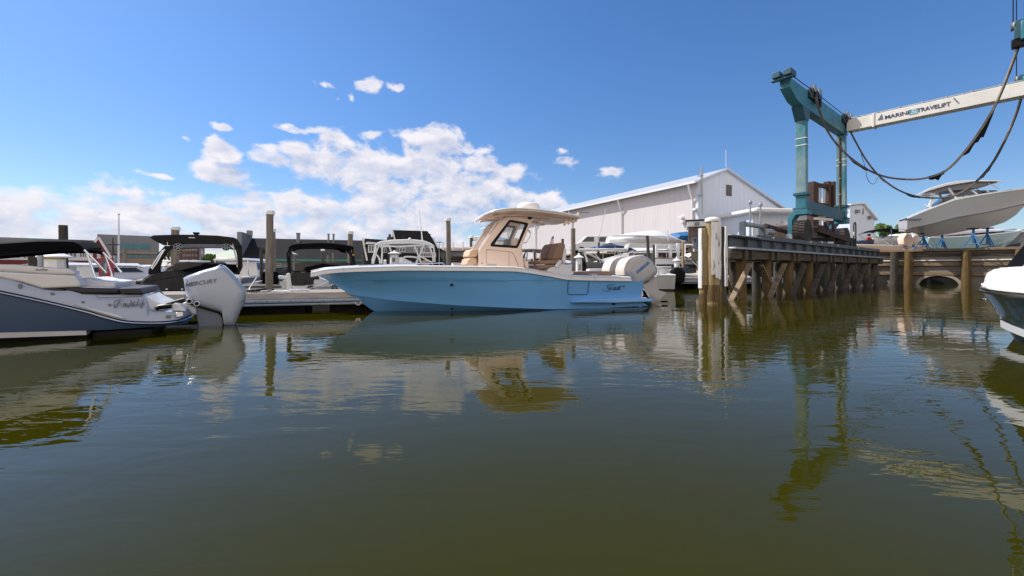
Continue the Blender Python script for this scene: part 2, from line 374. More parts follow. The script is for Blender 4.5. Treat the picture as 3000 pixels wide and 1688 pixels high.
hgt = tm(t_, 'ADD', tm(t_, 'MULTIPLY', swell, .014), tm(t_, 'MULTIPLY', tm(t_, 'ADD', tm(t_, 'MULTIPLY', chop, .0052), tm(t_, 'MULTIPLY', fine, .0007)), mr.outputs[0]))
bp_ = t_.nodes.new('ShaderNodeBump'); bp_.inputs['Strength'].default_value = 1; bp_.inputs['Distance'].default_value = 1
t_.links.new(hgt, bp_.inputs['Height']); t_.links.new(bp_.outputs[0], b_.inputs['Normal'])
sheet('water', [(-500,-60),(500,-60),(500,400),(-500,400)], 0, wm)
sheet('harbour_bed', [(-600,-80),(600,-80),(600,1500),(-600,1500)], -3, DIRT)
YARD = 2.55
sheet('yard_ground', [(12,33.6),(28.6,34.6),(38,22.5),(400,22.5),(400,600),(6,600),(-8,110),(3,60),(6,42)], YARD, DIRT, 5)
sheet('far_shore_ground', [(-500,50),(-8,50),(-8,700),(-500,700)], 1.05, DIRT, 4)

# ---------------------------------------------------------------- storage warehouse
wave_bump(METALW, 1.6, .55, 'X', .03)
fw = Fr(19.2, 44, 26.57, YARD)
wh = fw.root('storage_warehouse', 'large white metal warehouse with ribbed roof and long eave behind the marina', 'warehouse')
ze = Zy(533,44)-YARD; pk = fw.uz(2125,499); rt = fw.uz(2302,622)
sl_ = (rt[1]-pk[1])/(rt[0]-pk[0]); UE = 24; zr = pk[1]+sl_*(UE-pk[0]); LW = 57
gable = [(0,0),(0,ze),(pk[0],pk[1]),(UE,zr),(UE,0)]
door = fw.L([(2155,640),(2197,646),(2197,760),(2155,760)]); door = [(door[0][0],0),(door[0][0],door[0][1]),(door[1][0],door[0][1]),(door[1][0],0)]
gd = [(0,0),(0,ze),(pk[0],pk[1]),(UE,zr),(UE,0),door[3],door[2],door[1],door[0]]
MB().prism(gd, 0, .25).build('gable_wall', METALW, wh, smooth=0)
wallsm = M('white_siding_sun_tint', (.60,.565,.575), .55, var=.05, sc=1.2, stretch=(2,2,.12)); wave_bump(wallsm, 1.3, .6, 'Y', .03)  # same siding, with the sunlit wall's warm cast in its colour
MB().box(0, .25, .25, LW, 0, ze-.02).build('side_wall', wallsm, wh, smooth=0)
MB().box(UE-.25, UE, .25, LW, 0, zr-.02).box(0,UE,LW,LW+.2,0,zr).build('rear_wall', METALW, wh, smooth=0)
rm = M('warehouse_roof_metal', (.52,.54,.58), .4, .2, var=.05); wave_bump(rm, 1.2, .6, 'Y', .05)
th = .2
MB().add([(-.62,-.35,ze-.2),(pk[0],-.35,pk[1]-.02),(UE+.4,-.35,zr-.02),(-.62,LW+.4,ze-.2),(pk[0],LW+.4,pk[1]-.02),(UE+.4,LW+.4,zr-.02)]+
         [(-.62,-.35,ze-.2+th),(pk[0],-.35,pk[1]-.02+th),(UE+.4,-.35,zr-.02+th),(-.62,LW+.4,ze-.2+th),(pk[0],LW+.4,pk[1]-.02+th),(UE+.4,LW+.4,zr-.02+th)],
         [(0,1,4,3),(1,2,5,4),(6,9,10,7),(7,10,11,8),(0,6,7,1),(1,7,8,2),(3,4,10,9),(4,5,11,10),(0,3,9,6),(2,8,11,5)]).build('roof', rm, wh, smooth=0)
MB().box(-.84, -.64, -.3, LW+.3, ze-.22, ze-.0).build('gutter', WTRIM, wh, smooth=0)
for wy in (.6, 11.5, 22.5, 33.5, 44.5):
    MB().tube([(-.74,wy,ze-.22),(-.7,wy,ze-.5),(-.12,wy,ze-1.9),(-.12,wy,.1)], .09, 6).build('downspout', WTRIM, wh)
vv = fw.uz(2135,557); MB().box(vv[0]-.45, vv[0]+.45, -.06, -.002, vv[1]-.65, vv[1]+.55).build('vent', TAUPEC, wh, bevel=.03)
mm = fw.L([(2056,490),(2057,630)], -.4)
MB().tube([(mm[0][0],-.4,mm[1][1]),(mm[0][0],-.4,mm[0][1])], .11, 8).box(mm[0][0]-.2,mm[0][0]+.2,-.45,0,mm[1][1]+2,mm[1][1]+2.1).box(mm[0][0]-.2,mm[0][0]+.2,-.45,0,mm[1][1]+4,mm[1][1]+4.1).build('exhaust_pipe', GALV, wh)
MB().tube([(pk[0]+.1,0,pk[1]+.3),(pk[0]+.1,0,pk[1]+2.2)], .03, 5).build('roof_antenna', WTRIM, wh)
MB().box(door[0][0]+.02, door[2][0]-.02, 2.5, 2.6, .01, door[1][1]).build('door', DGL, wh, smooth=0)
MB().box(door[0][0]-.12, door[0][0]-.005, -.06, .2, .01, door[1][1]+.12).box(door[2][0]+.005, door[2][0]+.12, -.06, .2, .01, door[1][1]+.12).box(door[0][0]-.004, door[2][0]+.004, -.06, .2, door[1][1]+.004, door[1][1]+.12).build('door_frame', WTRIM, wh, smooth=0)
for px, py in ((1998,638),(2038,614),(2001,650)):
    # small floodlights on the long wall
    d = Vector(((px-1500)/F, 1)); tt = (fw.u.dot(fw.o)-.1)/d.dot(fw.u); wv_ = (d*tt-fw.o).dot(fw.w); zz = H-(py-HY)/F*tt-YARD
    MB().box(-.35, -.01, wv_-.2, wv_+.2, zz-.12, zz+.12).build('wall_light', WTRIM, wh, bevel=.03)

def house(fr, name, label, cat, prof, depth, wall, roofm, eave=.3):
    r = fr.root(name, label, cat)
    MB().prism(prof, 0, depth).build('wall', wall, r, smooth=0)
    return r
# low office wing and flat-roofed white sheds right of the warehouse
f2 = frame(2300, 41, 10, YARD)
ow = f2.root('workshop_shed', 'low white metal workshop with rounded white eaves between warehouse and blue hoist', 'shed')
q = f2.L([(2260,640),(2262,662),(2480,655),(2480,640)]); zt = f2.uz(2300,628)[1]; x0 = f2.uz(2205,640)[0]; x1 = f2.uz(2450,640)[0]
MB().box(x0, x1, 0, 9, 0, zt).build('wall', METALW, ow, smooth=0)
MB().box(x0-.5, x1+.3, -1.1, 9.5, zt, zt+.42).build('roof', WTRIM, ow, bevel=.15)
c = f2.L([(2278,664),(2322,664),(2322,690),(2278,690)], -.05); MB().box(c[0][0], c[1][0], -.05, -.004, .02, c[0][1]).build('door', DGL, ow, smooth=0)
MB().box(c[0][0]-.1, x1-1, -1.0, -.006, c[0][1]+.01, c[0][1]+.32).build('awning', WTRIM, ow, bevel=.05)
MB().box(f2.uz(2291,640)[0]-.12, f2.uz(2291,640)[0]+.12, -.12, -.006, zt-1.1, zt-.75).build('wall_light', TRIMG, ow)
f3 = frame(2530, 52, 18, YARD)
wb = f3.root('white_boat_shed', 'narrow white gabled metal shed right of the blue hoist', 'shed')
g = f3.L([(2490,740),(2490,603),(2526,599),(2562,644),(2562,740)]); g[0] = (g[0][0], 0); g[-1] = (g[-1][0], 0)
MB().prism(g, 0, 14).build('wall', METALW, wb, smooth=0)
MB().add([(g[1][0]-.3,-.3,g[1][1]+.02),(g[2][0],-.3,g[2][1]+.06),(g[3][0]+.25,-.3,g[3][1]-.1),(g[1][0]-.3,14.3,g[1][1]+.02),(g[2][0],14.3,g[2][1]+.06),(g[3][0]+.25,14.3,g[3][1]-.1),
   (g[1][0]-.3,-.3,g[1][1]+.2),(g[2][0],-.3,g[2][1]+.25),(g[3][0]+.25,-.3,g[3][1]+.1),(g[1][0]-.3,14.3,g[1][1]+.2),(g[2][0],14.3,g[2][1]+.25),(g[3][0]+.25,14.3,g[3][1]+.1)],
   [(0,1,4,3),(1,2,5,4),(6,7,10,9),(7,8,11,10),(0,1,7,6),(1,2,8,7),(2,5,11,8),(0,3,9,6)]).build('roof', WTRIM, wb, smooth=0)
for px, py in ((2508,620),(2545,638)):
    u, z = f3.uz(px, py); MB().box(u-.2,u+.2,-.35,-.01,z-.2,z+.2).build('wall_light', TRIMG, wb, bevel=.03)
u, z = f3.uz(2528,620); MB().box(u-.1,u+.1,-.05,-.01,z-.35,z+.35).build('vent', TRIMG, wb)

# shingle dock office beside the pile cluster
f4 = frame(2045, 33.9, -22, YARD-.4)
so = f4.root('dock_office', 'small cedar-shingled dock hut with white fascia beside the white-capped piles', 'hut')
c = f4.L([(2017,760),(2017,665),(2085,660),(2085,760)]); zt = c[1][1]
MB().box(c[0][0], c[2][0], 0, 3, 0, zt).build('wall', SHK, so, smooth=0)
MB().box(c[0][0]-.12, c[2][0]+.15, -.2, 3.2, zt, zt+.42).build('fascia', WPAINT, so, bevel=.02)
MB().box(c[0][0]-.2, c[2][0]+.22, -.28, 3.3, zt+.424, zt+.55).build('roof', GREYC, so, bevel=.02)
d = f4.L([(2027,697),(2050,740)]); MB().box(d[0][0], d[1][0], -.05, -.004, d[1][1]-.4, d[0][1]).build('door', GREYW, so, bevel=.01)
l = f4.uz(2041,653); MB().box(l[0]-.18, l[0]+.18, -.42, -.21, zt+.1, zt+.35).build('flood_light', TRIMG, so, bevel=.03)

# ---------------------------------------------------------------- far buildings on the left shore
def bang(px): return math.degrees(-math.atan((px-1500)/F))
def bld(px0, px1, ytop, Y, label, wall, name='office_building', depth=14, cat='building', base=1.05):
    f = frame((px0+px1)/2, Y, bang(px1), base); r = f.root(name, label, cat)
    x0 = f.uz(px0, ytop)[0]; x1, z = f.uz(px1, ytop)
    MB().box(x0, x1, 0, depth, 0, z).build('wall', wall, r, smooth=0)
    return f, r, x0, x1, z
def win(f, r, px0, py0, px1, py1, glass=DGL, frame_=WTRIM, w=0, bars=1, proud=.06):
    a = f.uz(px0, py0, w); b = f.uz(px1, py1, w)
    m = MB().box(a[0], b[0], w-proud, w-.003, b[1], a[1]); fo = m.build('window', frame_, r, smooth=0)
    n = max(1, bars); t = min(.12, (a[1]-b[1])*.12); ww = (b[0]-a[0]-t*(n+1))/n; m = MB()
    for i in range(n): m.box(a[0]+t+i*(ww+t), a[0]+t+i*(ww+t)+ww, w-proud-.02, w-proud-.003, b[1]+t, a[1]-t)
    m.build('pane', glass, fo, smooth=0)
# long brown-roofed maroon boathouse
f = frame(285, 76, bang(285), 1.05); r = f.root('maroon_boathouse', 'long maroon clapboard building with brown shingle roof and white window band', 'building')
x0 = f.uz(-200, 740)[0]; x1 = f.uz(285, 740)[0]; ze_ = f.uz(0,728)[1]; zt = f.uz(0,695, 9)[1]; zm = f.uz(0,761)[1]
MB().box(x0, x1, 0, 9, 0, zm).build('wall', MAROON, r, smooth=0)
MB().box(x0, x1, .02, 9, zm+.002, ze_-.002).build('upper_wall', WTRIM, r, smooth=0)
MB().add([(x0,-.5,ze_),(x1,-.5,ze_),(x1,9,zt),(x0,9,zt),(x0,18,ze_),(x1,18,ze_)], [(0,1,2,3),(3,2,5,4),(0,3,4),(1,5,2),(0,4,5,1)]).build('roof', SHGB, r, smooth=0)
for a in (2,36,66,-40,-80): win(f, r, a, 735, a+24, 758, bars=2, w=.02)
win(f, r, 202, 735, 226, 755, bars=2, w=.02); win(f, r, 231, 735, 257, 755, bars=3, w=.02); win(f, r, 92, 735, 104, 758, bars=1, w=.02)
f = frame(300, 66, bang(315), 1.05); r = f.root('red_gable_house', 'narrow dark red gabled house front with white rake trim', 'house')
g = f.L([(268,790),(268,727),(288,697),(322,752),(322,790)]); g[0] = (g[0][0],0); g[-1] = (g[-1][0],0)
MB().prism(g, 0, 3.6).build('wall', MAROON, r, smooth=0)
pt = [Vector((a[0],-.12,a[1])) for a in g[1:4]]
MB().beam(pt[0]+Vector((-.25,0,-.3)), pt[1]+Vector((0,0,.1)), .3, .28).beam(pt[1]+Vector((0,0,.1)), pt[2]+Vector((.2,0,-.3)), .3, .28).build('rake_trim', WTRIM, r, smooth=0)
MB().add([(pt[0].x-.3,0,pt[0].z-.2),(pt[1].x,0,pt[1].z+.15),(pt[2].x+.3,0,pt[2].z-.2),(pt[0].x-.3,3.9,pt[0].z-.2),(pt[1].x,3.9,pt[1].z+.15),(pt[2].x+.3,3.9,pt[2].z-.2)], [(0,1,4,3),(1,2,5,4)]).build('roof', SHGB, r, smooth=0, solid=.1)
win(f, r, 284, 734, 295, 758, bars=2); MB().box(g[0][0],g[0][0]+.15,-.08,-.004,0,g[1][1]).build('corner_trim', WTRIM, r)
# modern grey block with teal glazing
f, r, x0, x1, z = bld(285, 466, 693, 84, 'modern grey and tan office block with band of teal windows', GREYW)
a = f.uz(300,736)[1]; b = f.uz(300,742)[1]; MB().box(x0+.5, x1-.3, -.4, -.005, b, a).build('canopy', TANW, r, smooth=0)
a = f.uz(330,713); b = f.uz(440,730); win(f, r, 352, 712, 440, 731, TGL, TGL, bars=8)
for p in (330,372,408,440): win(f, r, p, 745, p+24, 757, TGL, GREYW, bars=2)
MB().box(f.uz(314,0)[0], f.uz(393,0)[0], 4, 10, z+.002, f.uz(314,687,4)[1]).build('roof_plant_room', WTRIM, r, smooth=0)
MB().box(x0, x1, -.06, -.004, 0, f.uz(300,757)[1]).build('base_course', TANW, r, smooth=0)
# brick office
f, r, x0, x1, z = bld(524, 586, 720, 120, 'brick office block with rows of small windows seen under the black tower', BRK)
for py in (730,746,760):
    for k in range(5): win(f, r, 536+k*9, py, 541+k*9, py+5, DGL, WTRIM, bars=1)
MB().box(x0-.2, x1+.2, -.2, 14.2, z+.002, z+.5).build('parapet', GREYW, r, smooth=0)
f, r, x0, x1, z = bld(584, 600, 727, 118, 'grey concrete stair tower beside the brick office', GREYW, name='stair_tower', depth=6)
win(f, r, 590, 735, 594, 745)
f, r, x0, x1, z = bld(590, 760, 762, 125, 'low dark flat building behind the small tree', GREYW, name='low_building'); win(f, r, 640, 766, 655, 772); MB().box(x0-.3,x1+.3,-.3,14.3,z+.002,z+.3).build('roof', SHGL, r, smooth=0)
f, r, x0, x1, z = bld(700, 742, 717, 100, 'distant brick building left of the dark-roofed hall', BRK, name='brick_building'); MB().box(x0-.2,x1+.2,-.2,14.2,z+.002,z+.4).build('parapet', GREYW, r, smooth=0)
for k in range(3): win(f, r, 708+k*10, 728, 713+k*10, 734)
# long dark-roofed hall
f = frame(1066, 68, bang(1066), 1.05); r = f.root('dark_roofed_hall', 'long low hall under a very tall dark shingle roof with green fascia', 'building')
x0, zr_ = f.uz(739, 698, 6); x1 = f.uz(1066, 698, 6)[0]; ze_ = f.uz(739, 764)[1]
MB().box(x0+.2, x1-.2, .3, 13, 0, ze_-.02).build('wall', GREYW, r, smooth=0)
MB().add([(x0,-.3,ze_+.3),(x1,-.3,ze_+.3),(x1,6,zr_),(x0,6,zr_),(x0,13,ze_),(x1,13,ze_)], [(0,1,2,3),(3,2,5,4),(0,3,4),(1,5,2),(0,4,5,1)]).build('roof', SHGL, r, smooth=0)
MB().box(x0, x1, -.45, -.31, ze_-.05, ze_+.29).build('fascia', M('green_fascia', (.06,.22,.19), .6), r, smooth=0)
MB().box(x0-.6, x0-.02, -.2, 6.2, 0, zr_+.5).build('chimney', GREYW, r, smooth=0)
MB().box(x0-.1, x0+.5, 3, 4, zr_+.2, zr_+1.0).build('chimney_pot', TRIMG, r)
for px in (871, 961, 976):
    u = f.uz(px, 690, 4)[0]; h_ = .55 if px == 871 else .3; MB().lathe([(h_/2,zr_-1),(h_/2,zr_+.7),(h_*.62,zr_+.72),(h_*.62,zr_+.95)], (u,5,0), 10).build('roof_vent', TRIMG, r)
for px in (800, 850, 905, 960, 1010): win(f, r, px, 771, px+22, 779, DGL, WTRIM, bars=3, w=.3)
# shingled house with dormers
f = frame(1180, 60, bang(1270), 1.05); r = f.root('dormered_house', 'dark shingled house with steep gables, white dormers and a balcony', 'house')
g = f.L([(1062,795),(1062,772),(1068,699),(1150,704),(1150,795)], 0)
g[0] = (g[0][0],0); g[-1] = (g[-1][0],0)
MB().prism(g, 0, 8).build('wall', SHGL, r, smooth=0)
e = [Vector((*[f.uz(*p)[0]], -.1, f.uz(*p)[1])) for p in ((1063,699),(1076,764))]
MB().beam(e[0], e[1], .22, .22).build('rake_trim', WTRIM, r, smooth=0)
g2 = f.L([(1134,795),(1134,694),(1150,694),(1150,674),(1252,677),(1266,697),(1272,699),(1296,765),(1296,795)], -1.2); g2[0] = (g2[0][0],0); g2[-1] = (g2[-1][0],0)
MB().prism(g2, -1.2, 7).build('gable_wing', SHGL, r, smooth=0)
g3 = f.L([(1160,722),(1200,722),(1200,742),(1160,742)], -1.3)
MB().box(g3[0][0], f.uz(1262,722,-1.3)[0], -1.5, -1.21, g3[2][1], g3[0][1]).build('siding_band', GREYW, r, smooth=0)
e = [Vector((f.uz(*p, -1.3)[0], -1.3, f.uz(*p, -1.3)[1])) for p in ((1150,673),(1164,735),(1268,696),(1284,727))]
MB().beam(e[0], e[1], .2, .2).beam(e[2], e[3], .2, .2).build('rake_trim', WTRIM, r, smooth=0)
for (a, b_2, c_, d_, w) in ((1079,718,1097,739,-.35),(1170,726,1188,739,-1.6),(1232,726,1245,738,-1.6),(1212,727,1224,739,-1.6),(1120,728,1134,741,-.05)):
    win(f, r, a, b_2, c_, d_, w=w, bars=2)
a = f.uz(1070,709,-.3); b = f.uz(1103,716,-.3); MB().prism([(a[0],b[1]),(lerp(a[0],b[0],.2),a[1]),(b[0],a[1]-.1),(b[0],b[1])], -.9, 0).build('dormer_roof', WTRIM, r, smooth=0)
a = f.uz(1078,717,-.3); b = f.uz(1099,741,-.3); MB().box(a[0],b[0],-.3,0,b[1],a[1]).build('dormer_wall', WTRIM, r, smooth=0)
a = f.uz(1236,740,-2); b = f.uz(1277,752,-2); m = MB().box(a[0],b[0],-2.8,-1.25,b[1]-.1,b[1]).box(a[0],b[0],-2.8,-2.7,a[1]-.12,a[1])
for k in range(9): x = lerp(a[0],b[0]-.08,k/8); m.box(x,x+.08,-2.78,-2.72,b[1],a[1])
m.build('balcony', WTRIM, r, smooth=0)
u = f.uz(1256,690)[0]; MB().lathe([(.22,5),(.22,f.uz(0,668)[1]),(.3,f.uz(0,668)[1]+.02),(.3,f.uz(0,666)[1]+.1)], (u,2,0), 10).build('chimney', TRIMG, r)
f, r, x0, x1, z = bld(1284, 1375, 735, 62, 'low dark flat-roofed building with green awning right of the dormered house', GREYW, name='low_shop'); MB().box(x0-.3,x1+.3,-.5,14.3,z+.002,z+.35).build('roof', SHGL, r, smooth=0)
win(f, r, 1300, 745, 1330, 760, DGL, TRIMG, bars=4); MB().prism([(x0,z-1.2),(x0+2,z-1.2),(x0+2,z-.5)], -1.2, -.01).build('awning', M('green_fascia',(0,0,0)), r, smooth=0)
f, r, x0, x1, z = bld(-300, 0, 700, 100, 'dark building at the far left edge behind the maroon roof', SHGL, name='dark_warehouse'); win(f, r, -60, 720, -20, 735)

# ---------------------------------------------------------------- trees
def tree(px, ytop, ybase, Y, rpx, label, seed, base=1.05, group=None):
    random.seed(seed); x, y = at(px, Y); ht = Zy(ytop, Y)-base; rad = rpx/F*Y
    e = bpy.data.objects.new('leafy_tree', None); col.objects.link(e); e.location = (x,y,base); tag(e, label, 'tree', group)
    m = MB(); m.tube([(0,0,0),(.1,0,ht*.35),(0,.1,ht*.7)], [.28,.2,.08], 8)
    cl = []
    for k in range(16):
        a = random.uniform(0, 2*pi); rr = rad*random.uniform(.1,.78)
        c = Vector((cos(a)*rr, sin(a)*rr*.8, ht*random.uniform(.38,.93)*(1-.18*(rr/rad)**2))); cl.append((c, rad*random.uniform(.2,.4)))
        m.tube([(0,0,ht*.32),(c.x*.5,c.y*.5,c.z*.7),tuple(c)], [.1,.06,.02], 5)
    m.build('trunk', BARK, e)
    m = MB()
    for c, r_ in cl:
        for i in range(170):
            v = Vector((random.gauss(0,1), random.gauss(0,1), random.gauss(0,1))).normalized()*r_*random.uniform(.55,1.12); p = c+v
            s = random.uniform(.1,.26); n = Vector((random.gauss(0,1), random.gauss(0,1), random.gauss(0,1))).normalized()
            t1 = n.orthogonal().normalized()*s; t2 = n.cross(t1).normalized()*s*.7
            m.add([p-t1, p+t2, p+t1, p-t2], [(0,1,2,3)])
    m.build('crown', LEAF, e, smooth=0)
tree(492, 725, 780, 112, 22, 'green tree beyond the left leg of the black tower', 1)
tree(511, 722, 780, 105, 14, 'slim green tree right beside the left tower leg', 5)
tree(614, 742, 780, 95, 22, 'small bright green round tree framed by the black tower', 2)
tree(724, 730, 780, 100, 20, 'green tree left of the chimney of the dark-roofed hall', 3)
tree(1322, 752, 780, 58, 12, 'small dark green tree between the low shop and the tall pile', 4)
tree(2584, 648, 730, 66, 34, 'bright green tree just right of the narrow white shed', 6, YARD)
tree(2652, 646, 730, 70, 38, 'broad green tree behind the stern of the lifted white boat', 7, YARD)
tree(2545, 668, 730, 62, 20, 'low green tree against the corner of the narrow white shed', 8, YARD)

# poles and lamps
def pole(px, ytop, Y, r_, label, name='flagpole', cat='pole', mat=WTRIM, base=1.05, fin=True):
    x, y = at(px, Y); e = bpy.data.objects.new(name, None); col.objects.link(e); e.location = (x,y,base); tag(e, label, cat)
    h_ = Zy(ytop, Y)-base; MB().tube([(0,0,0),(0,0,h_*.5),(0,0,h_)], [r_,r_*.8,r_*.5], 8).build('shaft', mat, e); return e, h_
e, h_ = pole(348, 630, 60, .14, 'tall white flagpole in front of the grey office block'); MB().ball((0,0,h_+.1), .16).build('finial', WTRIM, e)
e, h_ = pole(331, 697, 58, .13, 'dark wooden utility pole left of the white flagpole', 'utility_pole', mat=WOODD); MB().box(-.8,.8,-.06,.06,h_-1.0,h_-.85).box(-.5,.5,-.06,.06,h_-1.9,h_-1.8).build('crossarm', WOODD, e); MB().lathe([(.2,h_-3.2),(.2,h_-2.4)],(.25,0,0),10).build('transformer', GALV, e)
e, h_ = pole(711, 695, 75, .14, 'dark utility pole left of the dark-roofed hall', 'utility_pole', mat=WOODD); MB().box(-.9,.9,-.06,.06,h_-1.6,h_-1.4).build('crossarm', WOODD, e)
e, h_ = pole(1287, 711, 52, .07, 'thin grey street lamp left of the tall bare pile', 'street_lamp', 'lamp', GALV); MB().box(-.35,.35,-.15,.15,h_,h_+.12).build('lamp_head', GALV, e, bevel=.03)
e, h_ = pole(596, 718, 40, .03, 'dark radio mast with round float seen through the black tower', 'radio_mast', 'mast', TRIMG, 0); MB().ball((0,0,h_-1.3),.1).build('float', RUB, e)
for px, yt, lb in ((2198,596,'taller grey vent stack beside the hoist pier end'),(2228,603,'shorter grey vent stack beside the hoist pier end')):
    e, h_ = pole(px, yt, 30, .10, lb, 'vent_stack', 'pipe', GALV, 2.3); MB().lathe([(.07,h_-.05),(.13,h_-.02),(.13,h_+.1),(.04,h_+.22)], (0,0,0), 12).build('cap', GALV, e)

# ---------------------------------------------------------------- free-standing piles
def pile(px, ytop, Y, wpx, label, mat=WOOD, cap=0, tilt=0, dx=0, name='mooring_pile', group='mooring piles of the marina'):
    x, y = at(px, Y); rad = wpx/F*Y/2; top = Zy(ytop, Y); e = bpy.data.objects.new(name, None); col.objects.link(e); e.location = (x,y,0)
    tag(e, label, 'pile', group); e.rotation_euler = (0 if tilt else random.uniform(-.012,.012), tilt or random.uniform(-.014,.014), random.uniform(0,6) if not tilt else 0)
    random.seed(int(px)); m = MB(); pts = []; rr = []
    n = 10
    for k in range(n+1): pts.append((random.uniform(-.012,.012), random.uniform(-.012,.012), lerp(-1.5, top-(.08 if cap else 0), k/n))); rr.append(rad*lerp(1.12,.97,k/n)*random.uniform(.97,1.03))
    m.tube(pts, rr, 14); m.build('post', mat, e)
    MB().lathe([(rad*1.14,-.6),(rad*1.13,.25),(rad*1.08,.42)], (0,0,0), 14).build('tide_band', WETW, e)
    if cap == 1: MB().lathe([(rad*1.22,top-.1),(rad*1.25,top-.02),(rad*1.1,top+.03),(.01,top+.06)], (0,0,0), 16).build('cap', WPLA, e)
    if cap == 2: MB().lathe([(rad*1.15,top-.09),(rad*1.15,top),(.01,top+.22)], (0,0,0), 16).build('cap', WPLA, e)
    return e
for a in [
 (187,660,15,20,'thick dark pile rising above the black sun canopy',WOODD,0),(96,729,13.5,19,'short dark pile under the left end of the black canopy',WOODD,0),

 (512,667,17,20,'grey pile with white cap behind the large black tower',WOOD,1),(365,727,22,9,'thin greenish pile left of the large black tower',WOOD,0),
 (767,727,18,9,'thin dark pile left of the tallest capped pile',WOODD,0),(789,620,13.6,20,'tallest thick grey pile with white cap on the left dock',WOOD,1),
 (803,673,16,11,'capped pile just behind the tallest pile',WOOD,1),(1025,680,18,14,'capped grey pile behind the right leg of the smaller tower',WOOD,1),
 (1316,641,18,14,'tall bare pile with white cap between the bow and the cabin',WOOD,1),(1382,692,24,10,'short capped pile just left of the pale hardtop',WOODD,1),
 (1680,670,20,13.5,'plain brown pile in front of the warehouse behind the helm seats',WOOD,0),(1648,700,28,8,'short dark pile left of the plain brown pile',WOODD,0),
 (1754,710,26,8,'dark pile beside the white flared hardtop',WOODD,0),(2001,708,27,8,'golden brown pile beside the ramp railing',GOLDW,0),(1915,717,27.5,7,'dark pile at the left end of the white railing',WOODD,0),
 (945,731,30,9,'blue-grey pile under the smaller black tower',WOODD,1),(977,741,34,6.5,'slim pale pile under the smaller black tower',WOOD,0),(962,748,34,6,'shorter slim pile beside the slim pale pile',WOOD,0),
 (863,752,35,5,'slim pile with a gull on top',WOOD,0),(1065,747,32,7,'slim dark pile left of the white arched hardtop',WOODD,0),(1144,687,32,8,'dark pile seen behind the white arched hardtop',WOODD,0),
 (1302,745,26,6,'thin dark pile left of the tall bare pile',WOODD,0),(1358,740,26,7,'dark pile behind the tan bow seat',WOODD,0),(1566,740,22,7,'dark pile behind the helm wheel',WOODD,0),
 (630,745,40,5,'slim pile seen inside the large tower',WOODD,0)]:
    if a[5]: pile(*a[:4], a[4], a[5], a[6])
pile(1907, 690, 26, 9, 'leaning dark pile above the white outboard motors', WOODD, 0, tilt=-.075)

# ================================================================ BOATS
def zc(ox, oy, k): return lambda pts: [(ox+x*k, oy+y*k) for x, y in pts]
A1 = zc(0,600,.31056); A2 = zc(700,580,.27605); A3 = zc(900,560,.27599); A4 = zc(1350,560,.27599); A5 = zc(1700,480,.28986)
A6 = zc(2050,480,.28986); A7 = zc(2500,440,.31746); A8 = zc(2250,0,.38640)
B1 = zc(0,680,.24845); B2 = zc(380,660,.2346); B3 = zc(1380,580,.17942); B4 = zc(1660,680,.17942); B6 = zc(2260,520,.1933)

